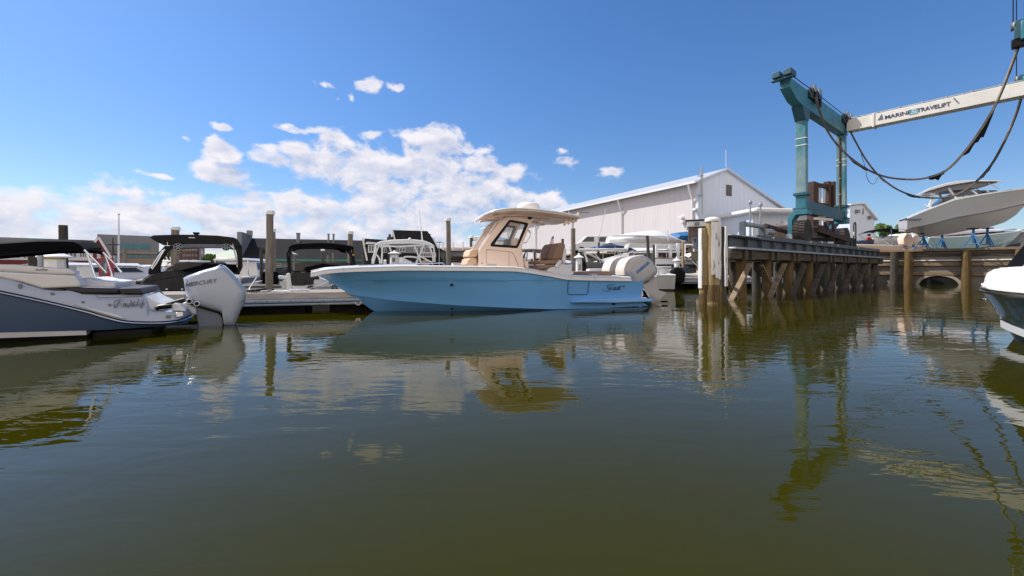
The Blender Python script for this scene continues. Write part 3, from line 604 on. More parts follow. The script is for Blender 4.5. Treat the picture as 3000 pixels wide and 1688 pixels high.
def hb_default(t): return 1-max(0,(t-.42)/.58)**2.3
def cb_default(t): return .84*max(0,1-max(0,(t-.3)/.66)**1.9)
def hull(r, mp, L_, B, zs, zb, mat, rail=WPLA, deckm=GEL, draft=.35, sheer=None, keel=None, chine=None, hb=hb_default, cb=cb_default, n=26, step=None,
         floor=.35, cock=(.02,.62), railh=.1, rails=(.035,.02), stern=None, strake=False, deck_inset=.14, a0=0):
    sh = sheer or (lambda t: lerp(zs, zb, t**1.6)); kl = keel or (lambda t: -draft if t < .7 else lerp(-draft, zb*.93, ((t-.7)/.3)**1.5))
    ch = chine or (lambda t: lerp(.1, zb*.75, max(0,(t-.2)/.8)**2.2))
    secs = []; tops = []
    for i in range(n+1):
        t = 1-(1-i/n)**1.25; t = min(1, max(0, t)); b = max(.004, hb(t)*B/2); zt = sh(t)-railh; k = min(kl(t), zt-.004); c = min(max(ch(t), k+.002), zt-.003); cbw = min(cb(t)*B/2, b)
        if cbw < .02: c = k+.001; cbw = .002
        st = step(t) if step else None
        half = [(0, k), (cbw*.93, lerp(k, c, .9)), (cbw, c-.008), (cbw+ (.012 if strake else 0), c)]
        fl = .28*max(0, (t-.5)/.5)               # bow flare pulls the middle of the side inwards
        m = 6; ps = []
        for j in range(1, m+1):
            s = j/m; ps.append((lerp(cbw, b, s**(1+1.6*fl)), lerp(c, zt, s)))
        if st is not None and t < .93:
            q = []
            for j, (x, z) in enumerate(ps):
                q.append((x, z))
            ps = q
            zz = min(max(st, c+.02), zt-.02); x = None
            pr = (cbw, c); new = []
            done = False
            for (x1, z1) in ps:
                if not done and z1 >= zz:
                    xx = lerp(pr[0], x1, (zz-pr[1])/(z1-pr[1]+1e-9)); new += [(xx-.0, zz-.012), (xx+.012, zz)]; done = True
                new.append((x1+(.012 if done else 0), z1)); pr = (x1, z1)
            ps = new
        elif st is not None:
            ps = ps[:-1]+[ps[-1]]*3
        half += ps
        a = t*L_
        def sa(z): return a0+a if (i or not stern) else a0+stern(z)
        sec = [mp(sa(z), -x, z) for x, z in reversed(half)]+[mp(sa(z), x, z) for x, z in half[1:]]
        secs.append(sec); tops.append((a, b+(.012 if st is not None else 0), sh(t)))
    h = MB().loft(secs); h.f.append(tuple(range(len(secs[0]))))
    ho = h.build('hull', mat, r, smooth=28)
    # rail: a capped strip along both sides meeting at the bow
    m = MB(); ro, ri = rails
    for s in (-1, 1):
        se = []
        for a, b, z in tops:
            a = max(a, stern(z) if stern else 0)
            se.append([mp(a0+a, s*(b+.004), z-railh), mp(a0+a, s*(b+ro), z-railh*.93), mp(a0+a, s*(b+ro), z-railh*.62), mp(a0+a, s*(b+ro*.35), z-railh*.55), mp(a0+a, s*(b+ri), z-railh*.12), mp(a0+a, s*(b-.02), z), mp(a0+a, s*max(.002, b-deck_inset), z+.012), mp(a0+a, s*max(.001, b-deck_inset), z-railh)])
        m.loft(se, True, True)
    m.build('gunwale', rail, r, smooth=30)
    # deck with a sunk cockpit
    se = []
    for i, (a, b, z) in enumerate(tops):
        t = a/L_; ins = max(.003, b-deck_inset+.01); f = floor if cock[0] <= t <= cock[1] else z+.005
        a = max(a, (stern(z) if stern else 0)+.01); zz = z-.004
        c = min(max(ch(t), kl(t)+.002), z-railh-.003); cw = min(cb(t)*B/2, b); s_ = max(0, min(1, (f-c)/(z-railh-c+1e-6))); fi = min(ins*.93, lerp(cw, b, s_**(1+1.6*.28*max(0,(t-.5)/.5)))-.09) if f < z-.01 else ins*.93
        fi = max(.002, fi); se.append([mp(a0+a, -ins, zz), mp(a0+a, -fi, f), mp(a0+a, 0, f+(.04 if f > z-.01 else 0)), mp(a0+a, fi, f), mp(a0+a, ins, zz)])
    m = MB().loft(se); m.f.append((0,1,2,3,4)); m.build('deck', deckm, r, smooth=30)
    return tops
def outboard(r, name, cowl, leg, yc, half, mc, ml, extra=None):
    o = MB().pillow(cowl, yc, half, ((-1,.62),(-.96,.8),(-.8,.93),(-.5,.985),(0,1),(.5,.985),(.8,.93),(.96,.8),(1,.62))).build(name, mc, r, smooth=40)
    if leg: MB().pillow(leg, yc, half*.62).build('gearcase', ml, o, smooth=40)
    return o

# ---------------------------------------------------------------- ice-blue centre console (the main boat)
fs = Fr(3.72, 13.98, 18.5); LEN = 9.39; BM = 2.7
sc_ = fs.root('centre_console_boat', 'large ice-blue fishing boat with cream cabin, hardtop and twin white outboards, nearest in the middle', 'boat')
def hbs(t): return 1-max(0,(t-.40)/.60)**2.5
def cbs(t): return .86*max(0,1-max(0,(t-.35)/.555)**2.0)
def tr(pts, wf):
    res = []
    for px, py in pts:
        w = -BM/2*.9
        for _ in range(12):
            u, z = fs.uz(px, py, w); t = max(0, min(1, -u/LEN)); w = lerp(w, -wf(t)*BM/2, .6)
        res.append((max(0,min(1,-u/LEN)), z))
    return sorted(res)
shp = tr([(912,797),(938,791),(955,788),(1000,784),(1038,782),(1176,778),(1350,779.5),(1500,781),(1545,786),(1600,795),(1655,806),(1664,807),(1730,809),(1844,811)], hbs)
shp[-1] = (1.0, shp[-1][1])
chp = tr([(1049,866),(1130,878),(1250,888),(1350,895),(1500,902),(1626,906),(1764,903),(1880,896)], cbs)
stm = [fs.uz(px, py, 0) for px, py in ((939,808),(983,836),(1032,866),(1055,883),(1099,916))]
ktab = sorted([(min(1,-u/LEN), z) for u, z in stm]+[(1.0, shp[-1][1]-.14)]); ktab = [(0,-.5),(ktab[0][0]-.22,-.42),(ktab[0][0]-.1,-.2)]+ktab
u1 = fs.uz(1846,822,-1.33)[0]; u2, zq = fs.uz(1869,873,-1.33)
def stern_s(z): return -lerp(u2, u1, max(0,min(1,(z-zq)/(.75-zq)))) if z > zq-.03 else 0.0
def crz(t): return interp(stp, t)
stp = tr([(1130,821),(1655,821.5),(1840,823)], hbs)
def step_s(t): return interp(stp, t) if .28 < t < .86 else None
stp2 = [(0, .72)]+stp
tops = hull(sc_, lambda a, b, z: (-a, b, z), LEN, BM, 0, 0, SCOUTC, rail=GEL, deckm=GEL, sheer=lambda t: interp(shp, t), keel=lambda t: interp(ktab, t), chine=lambda t: interp(chp, t),
     hb=hbs, cb=cbs, n=44, step=lambda t: interp(stp, t) if t > .25 else interp(stp, .25)+.02, floor=.42, cock=(.06,.70), railh=.135, rails=(.05,.035), stern=stern_s, strake=True)
# dark line under the rail
for s in (-1,):
    m = MB()
    for sgn in (-1, 1):
        m.tube([(-max(a, stern_s(z)), sgn*(b+.045), z-.105) for a, b, z in tops], .011, 6)
    m.build('rub_rail', CHROME, sc_)
def side_w(t, z):
    c = interp(chp, t); zt = interp(shp, t)-.135; b = hbs(t)*BM/2; cb_ = cbs(t)*BM/2; fl = .28*max(0,(t-.5)/.5)
    s = max(0, min(1, (z-c)/(zt-c))); return lerp(cb_, b, s**(1+1.6*fl))+.014
def side_pt(px, py, off=.006):
    w = -1.2
    for _ in range(8): u, z = fs.uz(px, py, w); w = -side_w(max(0,min(1,-u/LEN)), z)
    return (u, w-off, z)
# hatch outline on the side
loopp = [(1665,822),(1663,858),(1667,863),(1718,863),(1722,858),(1726,822)]
MB().tube([side_pt(*p, off=0) for p in loopp], .009, 5).build('dive_door', M('seam_shadow', (.03,.10,.16), .6), sc_)
for px, py, nm in ((1323,835,'hull_port'),(1324,905,'drain_port'),(1797,891,'drain_port')):
    p = side_pt(px, py, .0); MB().lathe([(.036,-.03),(.036,.0),(.02,.004),(.02,-.01)], (p[0], p[1]-.005, p[2]), 14, 'y').build(nm, RUB, sc_)
# moulded spray rail and stern platform
sp_ = fs.L([(1681,887),(1700,880),(1760,876),(1871,872),(1913,876),(1913,884),(1800,888)], -1.42)
se = [[(p[0], -1.42, p[1]), (p[0], -1.05, p[1])] for p in sp_]
MB().prism(sp_, -1.42, -1.16).prism(sp_, 1.16, 1.42).build('spray_rail', SCOUTC, sc_, bevel=.02)
pz = fs.uz(1890,874,-1.3)[1]; pu = fs.uz(1913,874,-1.4)[0]
MB().box(-.25, pu-.02, -1.158, 1.158, pz-.1, pz).build('swim_platform', GEL, sc_, bevel=.02)
MB().box(-.3, pu-.18, -1.14, 1.14, -.3, pz-.104).build('stern_bracket', SCOUTC, sc_, bevel=.02)
# console side walls with window opening, black frame, glass
side = fs.L(B3([(95,1100),(130,860),(150,830),(300,610),(460,400),(560,330),(640,250),(700,215),(1040,230),(1035,320),(955,480),(905,600),(830,800),(822,860),(850,960),(890,1160),(500,1140)]), -.55)
hole = fs.L(B3([(318,782),(330,740),(618,368),(650,357),(925,408),(936,430),(772,800),(745,822),(345,795)]), -.55)
inner = fs.L(B3([(385,752),(388,745),(637,400),(650,393),(876,434),(882,444),(748,776),(738,780),(392,757)]), -.55)
side[0] = (side[0][0], .42); side[-1] = (side[-1][0], .42); side[-2] = (side[-2][0]+.05, .42)
cn = MB().prism(side, -.55, -.50, [hole]).prism(side, .50, .55, [hole]).build('console_side', CREAM, sc_, bevel=.008)
for s1, s2, s3, s4 in ((-.555,-.495,-.53,-.52),(.495,.555,.52,.53)):
    MB().prism(hole, s1, s2, [inner]).build('window_frame', BLACKP, cn, bevel=.006); MB().prism(inner, s3, s4).build('side_window', GLASS, cn)
lowb = fs.L(B3([(110,1090),(150,850),(250,835),(620,880),(700,900),(830,960),(885,1150)]), -.5); lowb[0] = (lowb[0][0], .42); lowb[-1] = (lowb[-1][0], .42)
MB().prism(lowb, -.498, .498).build('console_box', CREAM, sc_, bevel=.02)
pn = fs.L3(B3([(252,842),(618,880),(618,1125),(252,1100),(252,842)]), -.554); MB().tube(pn, .006, 4).build('locker_door_seam', TRIMG, cn)
pn = fs.L3(B3([(620,880),(665,890),(700,920),(780,1130)]), -.554); MB().tube(pn, .005, 4).build('moulding_line', TAUPEC, cn)
ws = [fs.uz(*p, -.5) for p in B3([(140,850),(440,420),(640,250)])]
m = MB(); m.add([(ws[0][0],-.49,ws[0][1]),(ws[1][0],-.45,ws[1][1]),(ws[2][0],-.42,ws[2][1]),(ws[0][0],.49,ws[0][1]),(ws[1][0],.45,ws[1][1]),(ws[2][0],.42,ws[2][1])], [(0,1,4,3),(1,2,5,4)]); m.build('windshield', GLASS, sc_, solid=.01)
for s in (-.5, .5): MB().tube([(ws[0][0]-.03,s,ws[0][1]-.02),(ws[1][0]-.06,s*.95,ws[1][1]),(ws[2][0]-.04,s*.9,ws[2][1])], .028, 6).build('windshield_frame', GEL, sc_)
dash = fs.L(B3([(690,1000),(700,690),(760,650),(830,800),(850,1000)]), -.4); MB().prism(dash, -.42, .42).build('helm_dash', CREAM, sc_, bevel=.02)
MB().box(dash[1][0]-.12, dash[1][0]+.02, -.1, .25, dash[1][1]-.12, dash[1][1]+.05).build('chart_display', BLACKP, sc_, bevel=.01)
p = fs.P(*B3([(880,980)])[0], -.15)
m = MB()
ring = [(p[0]+.04*sin(k*pi/8), p[1]+.17*cos(k*pi/8), p[2]+.17*sin(k*pi/8)) for k in range(17)]; m.tube(ring, .014, 6, False)
for k in (3, 8, 13): m.beam((p[0]-.03,p[1],p[2]), ring[k], .02, .02)
m.build('steering_wheel', BLACKP, sc_)
hd = fs.L3(B3([(935,525),(965,570),(960,620),(900,725),(870,730)]), -.57); MB().tube(smooth(hd), .018, 6).build('grab_rail', CHROME, cn)
lt = fs.P(*B3([(960,315)])[0], -.558); MB().lathe([(.07,-.012),(.07,.005)], (0,0,0), 16, 'y').build('badge', BLACKP, cn).location = lt
lt = fs.P(*B3([(767,290)])[0], -.558); MB().lathe([(.025,-.02),(.03,.005)], (0,0,0), 12, 'y').build('deck_light', CHROME, cn).location = lt
lt = fs.P(*B3([(178,1068)])[0], -.558); MB().lathe([(.018,-.01),(.018,.005)], (0,0,0), 10, 'y').build('latch', TRIMG, cn).location = lt
# hardtop: rounded slab with moulded underside
tl = fs.uz(1398,632,-.3)[0]; tr_ = fs.uz(1694,628,-.9)[0]
def top_z(s): return interp([(0,2.60),(.05,2.74),(.14,2.83),(.3,2.88),(.5,2.88),(.75,2.83),(1,2.72)], s)
zt0 = fs.uz(1480,612,-1.0)[1]-2.855
def planw(s): return 1.08*min(1, (max(0.0,s)/.16)**.42 if s < .16 else 1)*(1 if s < .93 else 1-.12*((s-.93)/.07)**2)
se = []; ss = [0.001,.008,.02,.045,.08,.12,.2,.3,.4,.5,.6,.7,.8,.9,.96,1]
for s in ss:
    b = planw(s); z = top_z(s)+zt0; u = lerp(tl, tr_, s); sec = []
    e_ = .05 if s > .03 else .02
    for f, dz in ((-1,0),(-.985,.02),(-.8,.06),(-.4,.085),(0,.09),(.4,.085),(.8,.06),(.985,.02),(1,0)): sec.append((u, f*b, z+dz*min(1,s*8)-.03))
    dn = min(1, s*6)*min(1,(1.08-s)*4)
    for f, dz in ((1,-.035),(.93,-.045),(.8,-.075),(.55,-.12),(0,-.13),(-.55,-.12),(-.8,-.075),(-.93,-.045),(-1,-.035)): sec.append((u, f*b, z+dz*dn-.03))
    se.append(sec)
ht = MB().loft(se, True, True).build('hardtop', CREAM, sc_, smooth=40)
m = MB()
for sgn in (-1, 1):
    m.tube([(lerp(tl,tr_,s), sgn*(planw(s)+.005), top_z(s)+zt0-.01) for s in ss], .028, 6)
m.build('hardtop_edge', GEL, ht)
m = MB()   # ribs, speakers and console recesses of the moulded underside
for w in (-.7,.7): m.loft([[(lerp(tl,tr_,s), w-.1, top_z(s)+zt0-.12), (lerp(tl,tr_,s), w, top_z(s)+zt0-.165), (lerp(tl,tr_,s), w+.1, top_z(s)+zt0-.12)] for s in (.12,.2,.4,.6,.8,.86)], True, True)
for s_, w in ((.16,-.35),(.16,.35),(.7,-.45),(.7,.45)): m.lathe([(.13,-.19),(.15,-.175),(.15,-.14)], (lerp(tl,tr_,s_), w, top_z(s_)+zt0), 14)
m.build('underside_moulding', CREAM, ht, smooth=40)
rl = [(1507,618),(1518,616)]
rd = fs.uz(1548,612,0); x0 = fs.uz(1517,600,0)[0]; x1 = fs.uz(1578,600,0)[0]; rz0 = top_z(.5)+zt0+.05; rr = (x1-x0)/2; rh = fs.uz(1548,596,0)[1]-rz0
MB().lathe([(rr*.96,0),(rr,.04),(rr*1.0,rh*.55),(rr*.93,rh*.85),(rr*.75,rh),(.01,rh+.01)], ((x0+x1)/2, 0, rz0), 28).build('radar_dome', WPLA, ht, smooth=50)
gl = fs.P(1530,612,-.5); MB().tube([(gl[0],-.5,rz0),(gl[0]-.03,-.5,rz0+.12)], .01, 5).tube([(gl[0]+.04,-.5,rz0),(gl[0]+.06,-.5,rz0+.12)], .01, 5).build('horn', CHROME, ht)
for k, (a, b) in enumerate(zip(B3([(1565,370),(1630,360),(1690,330),(1755,245)]), B3([(1520,445),(1585,425),(1650,400),(1710,385)]))):
    p = fs.P(*a, -.85); q = fs.P(*b, -.85)
    w = -.85+.0*k; MB().tube([p, q], .038, 8).build('rod_holder', CREAM, ht)
p = fs.P(*B3([(1520,270)])[0], -.86); q = fs.P(*B3([(1750,285)])[0], -.86); MB().beam(p, q, .04, .05).build('rod_holder_bar', CREAM, ht)
p = fs.P(1687,623,-.5); q = fs.P(1726,623,-.5); MB().tube([p,(q[0],q[1],q[2])], .012, 5).build('antenna', TRIMG, ht)
# coffin box seat ahead of the console
def cushion(poly, w0, w1, name, mat, bev=.04): return MB().prism(poly, w0, w1).build(name, mat, sc_, bevel=bev, seg=3)
cushion(fs.L(A4([(80,700),(95,640),(120,618),(185,612),(190,640),(170,700)]), -.4), -.42, .42, 'bow_seat_backrest', TANV)
cushion(fs.L(A4([(55,790),(75,725),(100,708),(170,708),(180,780)]), -.4), -.42, .42, 'bow_seat', TANV)
cushion([(fs.uz(1372,779,-.35)[0], .42),(fs.uz(1372,779,-.35)[0], 1.02),(fs.uz(1400,779,-.35)[0], 1.02),(fs.uz(1400,779,-.35)[0], .42)], -.4, .4, 'bow_seat_base', CREAM, .02)
# helm chairs
for nm, wc, dx in (('helm_seat', -.32, 0), ('helm_seat', .34, 0)):
    bk = fs.L(B3([(1285,1010),(1300,930),(1345,800),(1385,742),(1440,735),(1478,765),(1480,810),(1440,1000)]), -.32)
    so_ = MB().prism(bk, wc-.27, wc+.27).build(nm, BROWNV, sc_, bevel=.06, seg=3)
    st_ = fs.L(B3([(1060,1045),(1080,1030),(1390,1003),(1440,1030),(1450,1075),(1090,1090),(1065,1080)]), -.32)
    MB().prism(st_, wc-.29, wc+.29).build('cushion', BROWNV, so_, bevel=.035, seg=3)
    bl = fs.L(B3([(1045,1110),(1065,1095),(1440,1085),(1460,1135),(1060,1160)]), -.32); MB().prism(bl, wc-.27, wc+.27).build('bolster', BROWNV, so_, bevel=.03, seg=3)
    p, q = [fs.P(*c, -.32) for c in B3([(1395,1030),(1310,1125)])]; p = (p[0], wc-.31, p[2]); q = (q[0], wc-.31, q[2])
    MB().beam(p, q, .03, .1).build('seat_bracket', CHROME, so_, bevel=.006)
bx = fs.L(B3([(1060,1165),(1270,1150),(1455,1090),(1480,1060),(1520,830),(1560,830),(1550,1050),(1650,1075),(1650,1250)]), -.6)
bx[0] = (bx[0][0], .42); bx[-1] = (bx[-1][0], .42)
MB().prism(bx, -.6, .62).build('seat_module', GEL2, sc_, bevel=.02)
pr = fs.L3(B3([(1510,1070),(1600,1075),(1690,1040)]), -.62); MB().tube(pr, .015, 6).build('grab_handle', CHROME, sc_)
hx = fs.L(B3([(860,1020),(935,1030),(945,1150),(885,1140)]), -.5); MB().prism(hx, -.5, -.1).build('foot_box', CREAM, sc_, bevel=.02)
# stern bench and cleat
sb = fs.L(A4([(1335,895),(1345,862),(1590,850),(1605,870),(1605,900)]), -.7); MB().prism(sb, -.75, .95).build('stern_bench', BROWNV, sc_, bevel=.04, seg=3)
sbx = fs.L(A4([(1360,895),(1365,825),(1575,820),(1580,895)]), .9); MB().prism(sbx, .9, 1.15).build('transom_locker', GEL, sc_, bevel=.03)
text('Scout', 'bench_lettering', TANV, sc_, (fs.uz(*A4([(1450,882)])[0], -.76)[0], -.753, fs.uz(*A4([(1450,882)])[0], -.76)[1]), .05)
# bow rail, cleat, anchor eye, gunwale seams
br = fs.L3(A3([(530,800),(560,790),(960,775),(1420,762),(1440,780)]), -.75)
MB().tube([(p[0], -hbs(min(1,-p[0]/LEN))*BM/2+.22, p[2]) for p in br], .016, 6).tube([(p[0], hbs(min(1,-p[0]/LEN))*BM/2-.22, p[2]) for p in br], .016, 6).build('bow_rail', CHROME, sc_)
for px in (1001, 1664, 1731):
    u, z = fs.uz(px, 800, -1.2); t = -u/LEN; zt = interp(shp, t)
    MB().beam((u, -hbs(t)*BM/2-.045, zt-.135), (u+.01, -hbs(t)*BM/2-.02, zt), .012, .02).build('rail_joint', TRIMG, sc_)
p = fs.P(1049,886,0); MB().tube([(p[0]+.07*cos(k*pi/6), 0, p[2]+.07*sin(k*pi/6)) for k in range(13)], .012, 6, False).build('bow_eye', CHROME, sc_)
for px in (1440, 1735):
    u, z = fs.uz(px, 780, -1.2); t = -u/LEN; zt = interp(shp, t)
    MB().tube([(u-.12,-hbs(t)*BM/2+.07,zt+.05),(u+.12,-hbs(t)*BM/2+.07,zt+.05)], .015, 6).tube([(u-.04,-hbs(t)*BM/2+.07,zt),(u-.04,-hbs(t)*BM/2+.07,zt+.05)], .012, 6).tube([(u+.04,-hbs(t)*BM/2+.07,zt),(u+.04,-hbs(t)*BM/2+.07,zt+.05)], .012, 6).build('cleat', CHROME, sc_)
# name on the quarter: script strokes following the hull side
def stroke(m, pts, r0, f, k=4, tips=True):
    ps = smooth([f(*p) for p in pts], k); n = len(ps)
    m.tube(ps, [r0*(.35+.65*sin(pi*(i+.3)/(n-.4))) for i in range(n)] if tips else r0, 5, True, .4)
sgn_ = lambda x, y: side_pt(*A5([(x, y)])[0], off=.004)
m = MB()
for p in ([(360,1222),(330,1216),(290,1222),(272,1238),(290,1258),(300,1272),(280,1284),(245,1284),(220,1275)], [(328,1242),(312,1240),(303,1255),(308,1268),(322,1262)], [(348,1245),(334,1252),(334,1270),(348,1268),(354,1252),(346,1244)],
          [(362,1244),(356,1264),(364,1272),(376,1262),(382,1244),(378,1268),(384,1272)], [(404,1226),(394,1258),(398,1272),(408,1266)], [(384,1244),(404,1240),(430,1236)]): stroke(m, p, .016, sgn_)
m.build('name_lettering', DKTX, sc_)
p = sgn_(441,1236); MB().lathe([(.025,-.008),(.025,.003)], p, 12, 'y').build('name_emblem', DKTX, sc_)
# pair of white outboards, tilted
for wc, lab in ((-.42, 'near'), (.42, 'far')):
    wt = -.55
    cowl = fs.L(B4([(905,705),(898,640),(905,590),(930,520),(965,465),(1020,425),(1100,398),(1180,382),(1240,376),(1310,408),(1380,470),(1430,540),(1460,620),(1462,660),(1440,700),(1330,790),(1170,870),(1100,915),(1060,860),(1010,750)]), wt)
    eo = outboard(sc_, 'outboard_motor', cowl, None, wc, .31, YAM, YAM)
    leg = fs.L(B4([(1230,860),(1340,790),(1440,715),(1478,735),(1482,800),(1478,870),(1495,930),(1530,958),(1640,985),(1652,1000),(1540,1115),(1545,1150),(1400,1190),(1330,1050),(1290,950),(1240,900)]), wt)
    MB().pillow(leg, wc, .13, ((-1,.9),(-.8,.97),(0,1),(.8,.97),(1,.9))).build('lower_unit', YAM, eo, smooth=40)
    stripe = fs.L(B4([(900,705),(895,640),(902,590),(928,515),(962,462),(1018,420),(1100,392),(1180,376),(1230,372),(1235,380),(1130,420),(1050,500),(985,600),(950,700),(960,720)]), wt)
    MB().pillow(stripe, wc, .24, ((-1,.97),(-.9,.99),(0,1.01),(.9,.99),(1,.97))).build('cowl_crown', YAMT, eo, smooth=40)
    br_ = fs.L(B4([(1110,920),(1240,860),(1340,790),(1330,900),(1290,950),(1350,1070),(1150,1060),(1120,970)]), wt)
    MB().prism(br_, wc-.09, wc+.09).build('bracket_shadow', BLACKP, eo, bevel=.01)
    r1 = fs.L(B4([(1125,960),(1150,925),(1200,920),(1240,960),(1250,1040),(1220,1065),(1160,1050)]), wt); MB().prism(r1, wc-.15, wc-.1).prism(r1, wc+.1, wc+.15).build('transom_bracket', GEL, eo, bevel=.015)
    q = fs.L3(B4([(1215,905),(1290,960),(1345,1060)]), wt); MB().tube([(a, wc-.13, c) for a, b, c in q], .025, 8).build('tilt_ram', WPLA, eo)
    bo = fs.L(B4([(1280,900),(1300,830),(1345,790),(1330,840),(1310,900),(1290,935)]), wt); MB().prism(bo, wc-.12, wc-.1).build('rubber_boot', RUB, eo, bevel=.005)
    cc = fs.L3(B4([(1135,880),(1300,815),(1400,745),(1450,690),(1455,600)]), wt); MB().tube([(a, wc-.295, c) for a, b, c in cc], .008, 5).build('cowl_seam', TRIMG, eo)
    if wc < 0:
        px, py = B4([(1240,585)])[0]; u, z = fs.uz(px, py, wc-.31); text('YAMAHA', 'cowl_lettering', BLTX, eo, (u, wc-.318, z), .13, tilt=R(36), shear=.25, sx=1.1, bold=.003, ext=.008)
    pp = fs.P(*B4([(1645,1140)])[0], wt); MB().box(pp[0]-.12, pp[0]+.1, wc-.05, wc+.05, pp[2]-.03, pp[2]+.03).build('propeller_hub', RUB, eo, bevel=.02)
# ---------------------------------------------------------------- slate and white bow rider with one white outboard, left foreground
fl = Fr(-6.39, 8.53, 32); WN = -1.05
lb = fl.root('bow_rider_boat', 'slate-blue and white runabout with black sun canopy, cut by the left edge, big single outboard', 'boat')
TR = lambda pts, w=WN: fl.L(pts, w)
rub = TR(A1([(0,830),(400,915),(800,1010),(1000,1068),(1200,1112),(1500,1120),(1700,1100),(1790,1070)]))
low = TR(A1([(1795,1090),(1760,1130),(1600,1145),(1000,1185),(800,1190),(0,1210)]))
ext = [(-7.5, 1.35), (-5.2, 1.15)]
# slate lower hull, full beam, tapering to a bow outside the frame
def lofthull(top, bot, name, mat, w=WN, bev=0):
    us = sorted(set([round(p[0],3) for p in top]+[round(p[0],3) for p in bot])); tt = sorted(top); bb = sorted(bot); se = []
    for u in us:
        k = 1 if u > -3.5 else max(.02, 1-((-3.5-u)/4.2)**2)
        e = 1 if u < us[-1]-.35 else sqrt(max(.0, 1-((u-us[-1]+.35)/.36)**2))*.35+.65
        za, zb_ = interp(tt, u), interp(bb, u); ww = abs(w)*k*e
        if zb_ >= za: zb_ = za-.01
        se.append([(u,-ww,za),(u,-ww*.985,lerp(za,zb_,.5)),(u,-ww*.95,zb_),(u,ww*.95,zb_),(u,ww*.985,lerp(za,zb_,.5)),(u,ww,za)])
    return MB().loft(se, True, True).build(name, mat, lb, smooth=30, bevel=bev)
top1 = [(-7.7,1.3),(-6,1.2),(-4.5,1.05)]+rub; bot1 = [(-7.7,1.2),(-6.5,.35),(-5,.12),(-3.2,low[-1][1])]+sorted(low)
def dens(t, n=4):
    o = [];
    for a, b in zip(t, t[1:]): o += [tuple(lerp(a[i], b[i], j/n) for i in (0,1)) for j in range(n)]
    return o+[t[-1]]
endu = rub[-1][0]
top1d = dens(sorted(top1)); lofthull(top1d+[(endu-.02, rub[-1][1]),(endu-.12, interp(sorted(rub),endu-.12)),(endu-.22, interp(sorted(rub),endu-.22))], sorted(bot1), 'lower_hull', SLATE)
bu = TR(A1([(800,1190),(800,1235),(0,1265)]))
b2 = [(-6.5,.3),(-5,.1),(bu[2][0],bu[2][1]),(bu[1][0],bu[1][1])]; t2 = [(-6.5,.4),(-5,.13),(low[-1][0],low[-1][1]+.002),(bu[0][0],bu[0][1]+.002)]
MB().loft([[(u,-k,z1),(u,-k*.97,z2),(u,k*.97,z2),(u,k,z1)] for (u,z1),(_,z2),k in zip(t2,b2,(.55,.85,.992,.992))], True, True).build('boot_stripe', GEL, lb)
MB().loft([[(u,-k,z1),(u,-k*.9,-.3),(u,k*.9,-.3),(u,k,z1)] for (u,z1),k in zip([(b2[0][0],.3),(b2[1][0],.1),(b2[2][0],b2[2][1]),(b2[3][0],b2[3][1])],(.5,.8,.96,.96))], True, True).build('hull_bottom', BLACKP, lb)
MB().box(b2[3][0]+.002, endu-.55, -.75, .75, -.3, .1).build('stern_underbody', BLACKP, lb, bevel=.03)
# rub rail line
rs = smooth([(u, WN-.012, z) for u, z in sorted(rub)], 4)
k_ = [( (-7.7,-.02,1.3)),(-6,-.75,1.2),(-4.5,-1.12,1.05)]
MB().tube([(v.x, v.y*(sqrt(max(.0,1-((v.x-endu+.35)/.36)**2))*.35+.65 if v.x > endu-.35 else 1), v.z) for v in rs], .02, 6).build('rub_rail', CHROME, lb)
MB().tube([(v.x, v.y*(sqrt(max(.0,1-((v.x-endu+.35)/.36)**2))*.35+.65 if v.x > endu-.35 else 1)-.004, v.z+.028) for v in rs], .012, 6).build('rub_rail_insert', RUB, lb)
# white topsides: from the rub line to the deck edge
dk = TR(A1([(0,690),(60,695),(200,738),(400,798),(500,808),(680,805),(760,842),(900,848),(1340,850),(1375,900),(1400,1000),(1450,1008),(1785,1003)]))
# inner shell sits slightly inboard so that the moulded deck line reads
us = sorted(set([round(p[0],3) for p in dens(dk,2)]+[round(p[0],3) for p in rub])); se = []
for u in [-7.6,-6.5,-5.2,-4.2]+[x for x in us if x <= endu-.02]:
    k = 1 if u > -3.5 else max(.02, 1-((-3.5-u)/4.2)**2); e = 1 if u < endu-.35 else sqrt(max(0,1-((u-endu+.35)/.36)**2))*.35+.65
    za = interp(sorted(top1), u)+.003; zb2 = interp(sorted(dk), u) if u > dk[0][0] else interp([(-7.6,1.42),(-4.2,1.35),(dk[0][0],dk[0][1])], u); ww = 1.048*k*e; zb2 = max(zb2, za+.02)
    h_ = zb2-za; t_in = min(.16, h_*.3)
    se.append([(u,-ww,za),(u,-ww+t_in*.25,lerp(za,zb2,.5)),(u,-ww+t_in,zb2-.015),(u,-ww+t_in+.03,zb2),(u,ww-t_in-.03,zb2),(u,ww-t_in,zb2-.015),(u,ww-t_in*.25,lerp(za,zb2,.5)),(u,ww,za)])
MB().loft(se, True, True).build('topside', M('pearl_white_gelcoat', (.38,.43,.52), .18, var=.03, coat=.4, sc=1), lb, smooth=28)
# bright moulded ledge on the quarter
lg = TR(A1([(690,938),(1110,1035),(1195,1078),(1100,1062),(850,990)]), WN-.01); MB().prism(lg, WN-.03, WN+.06).build('quarter_ledge', GEL, lb, bevel=.008)
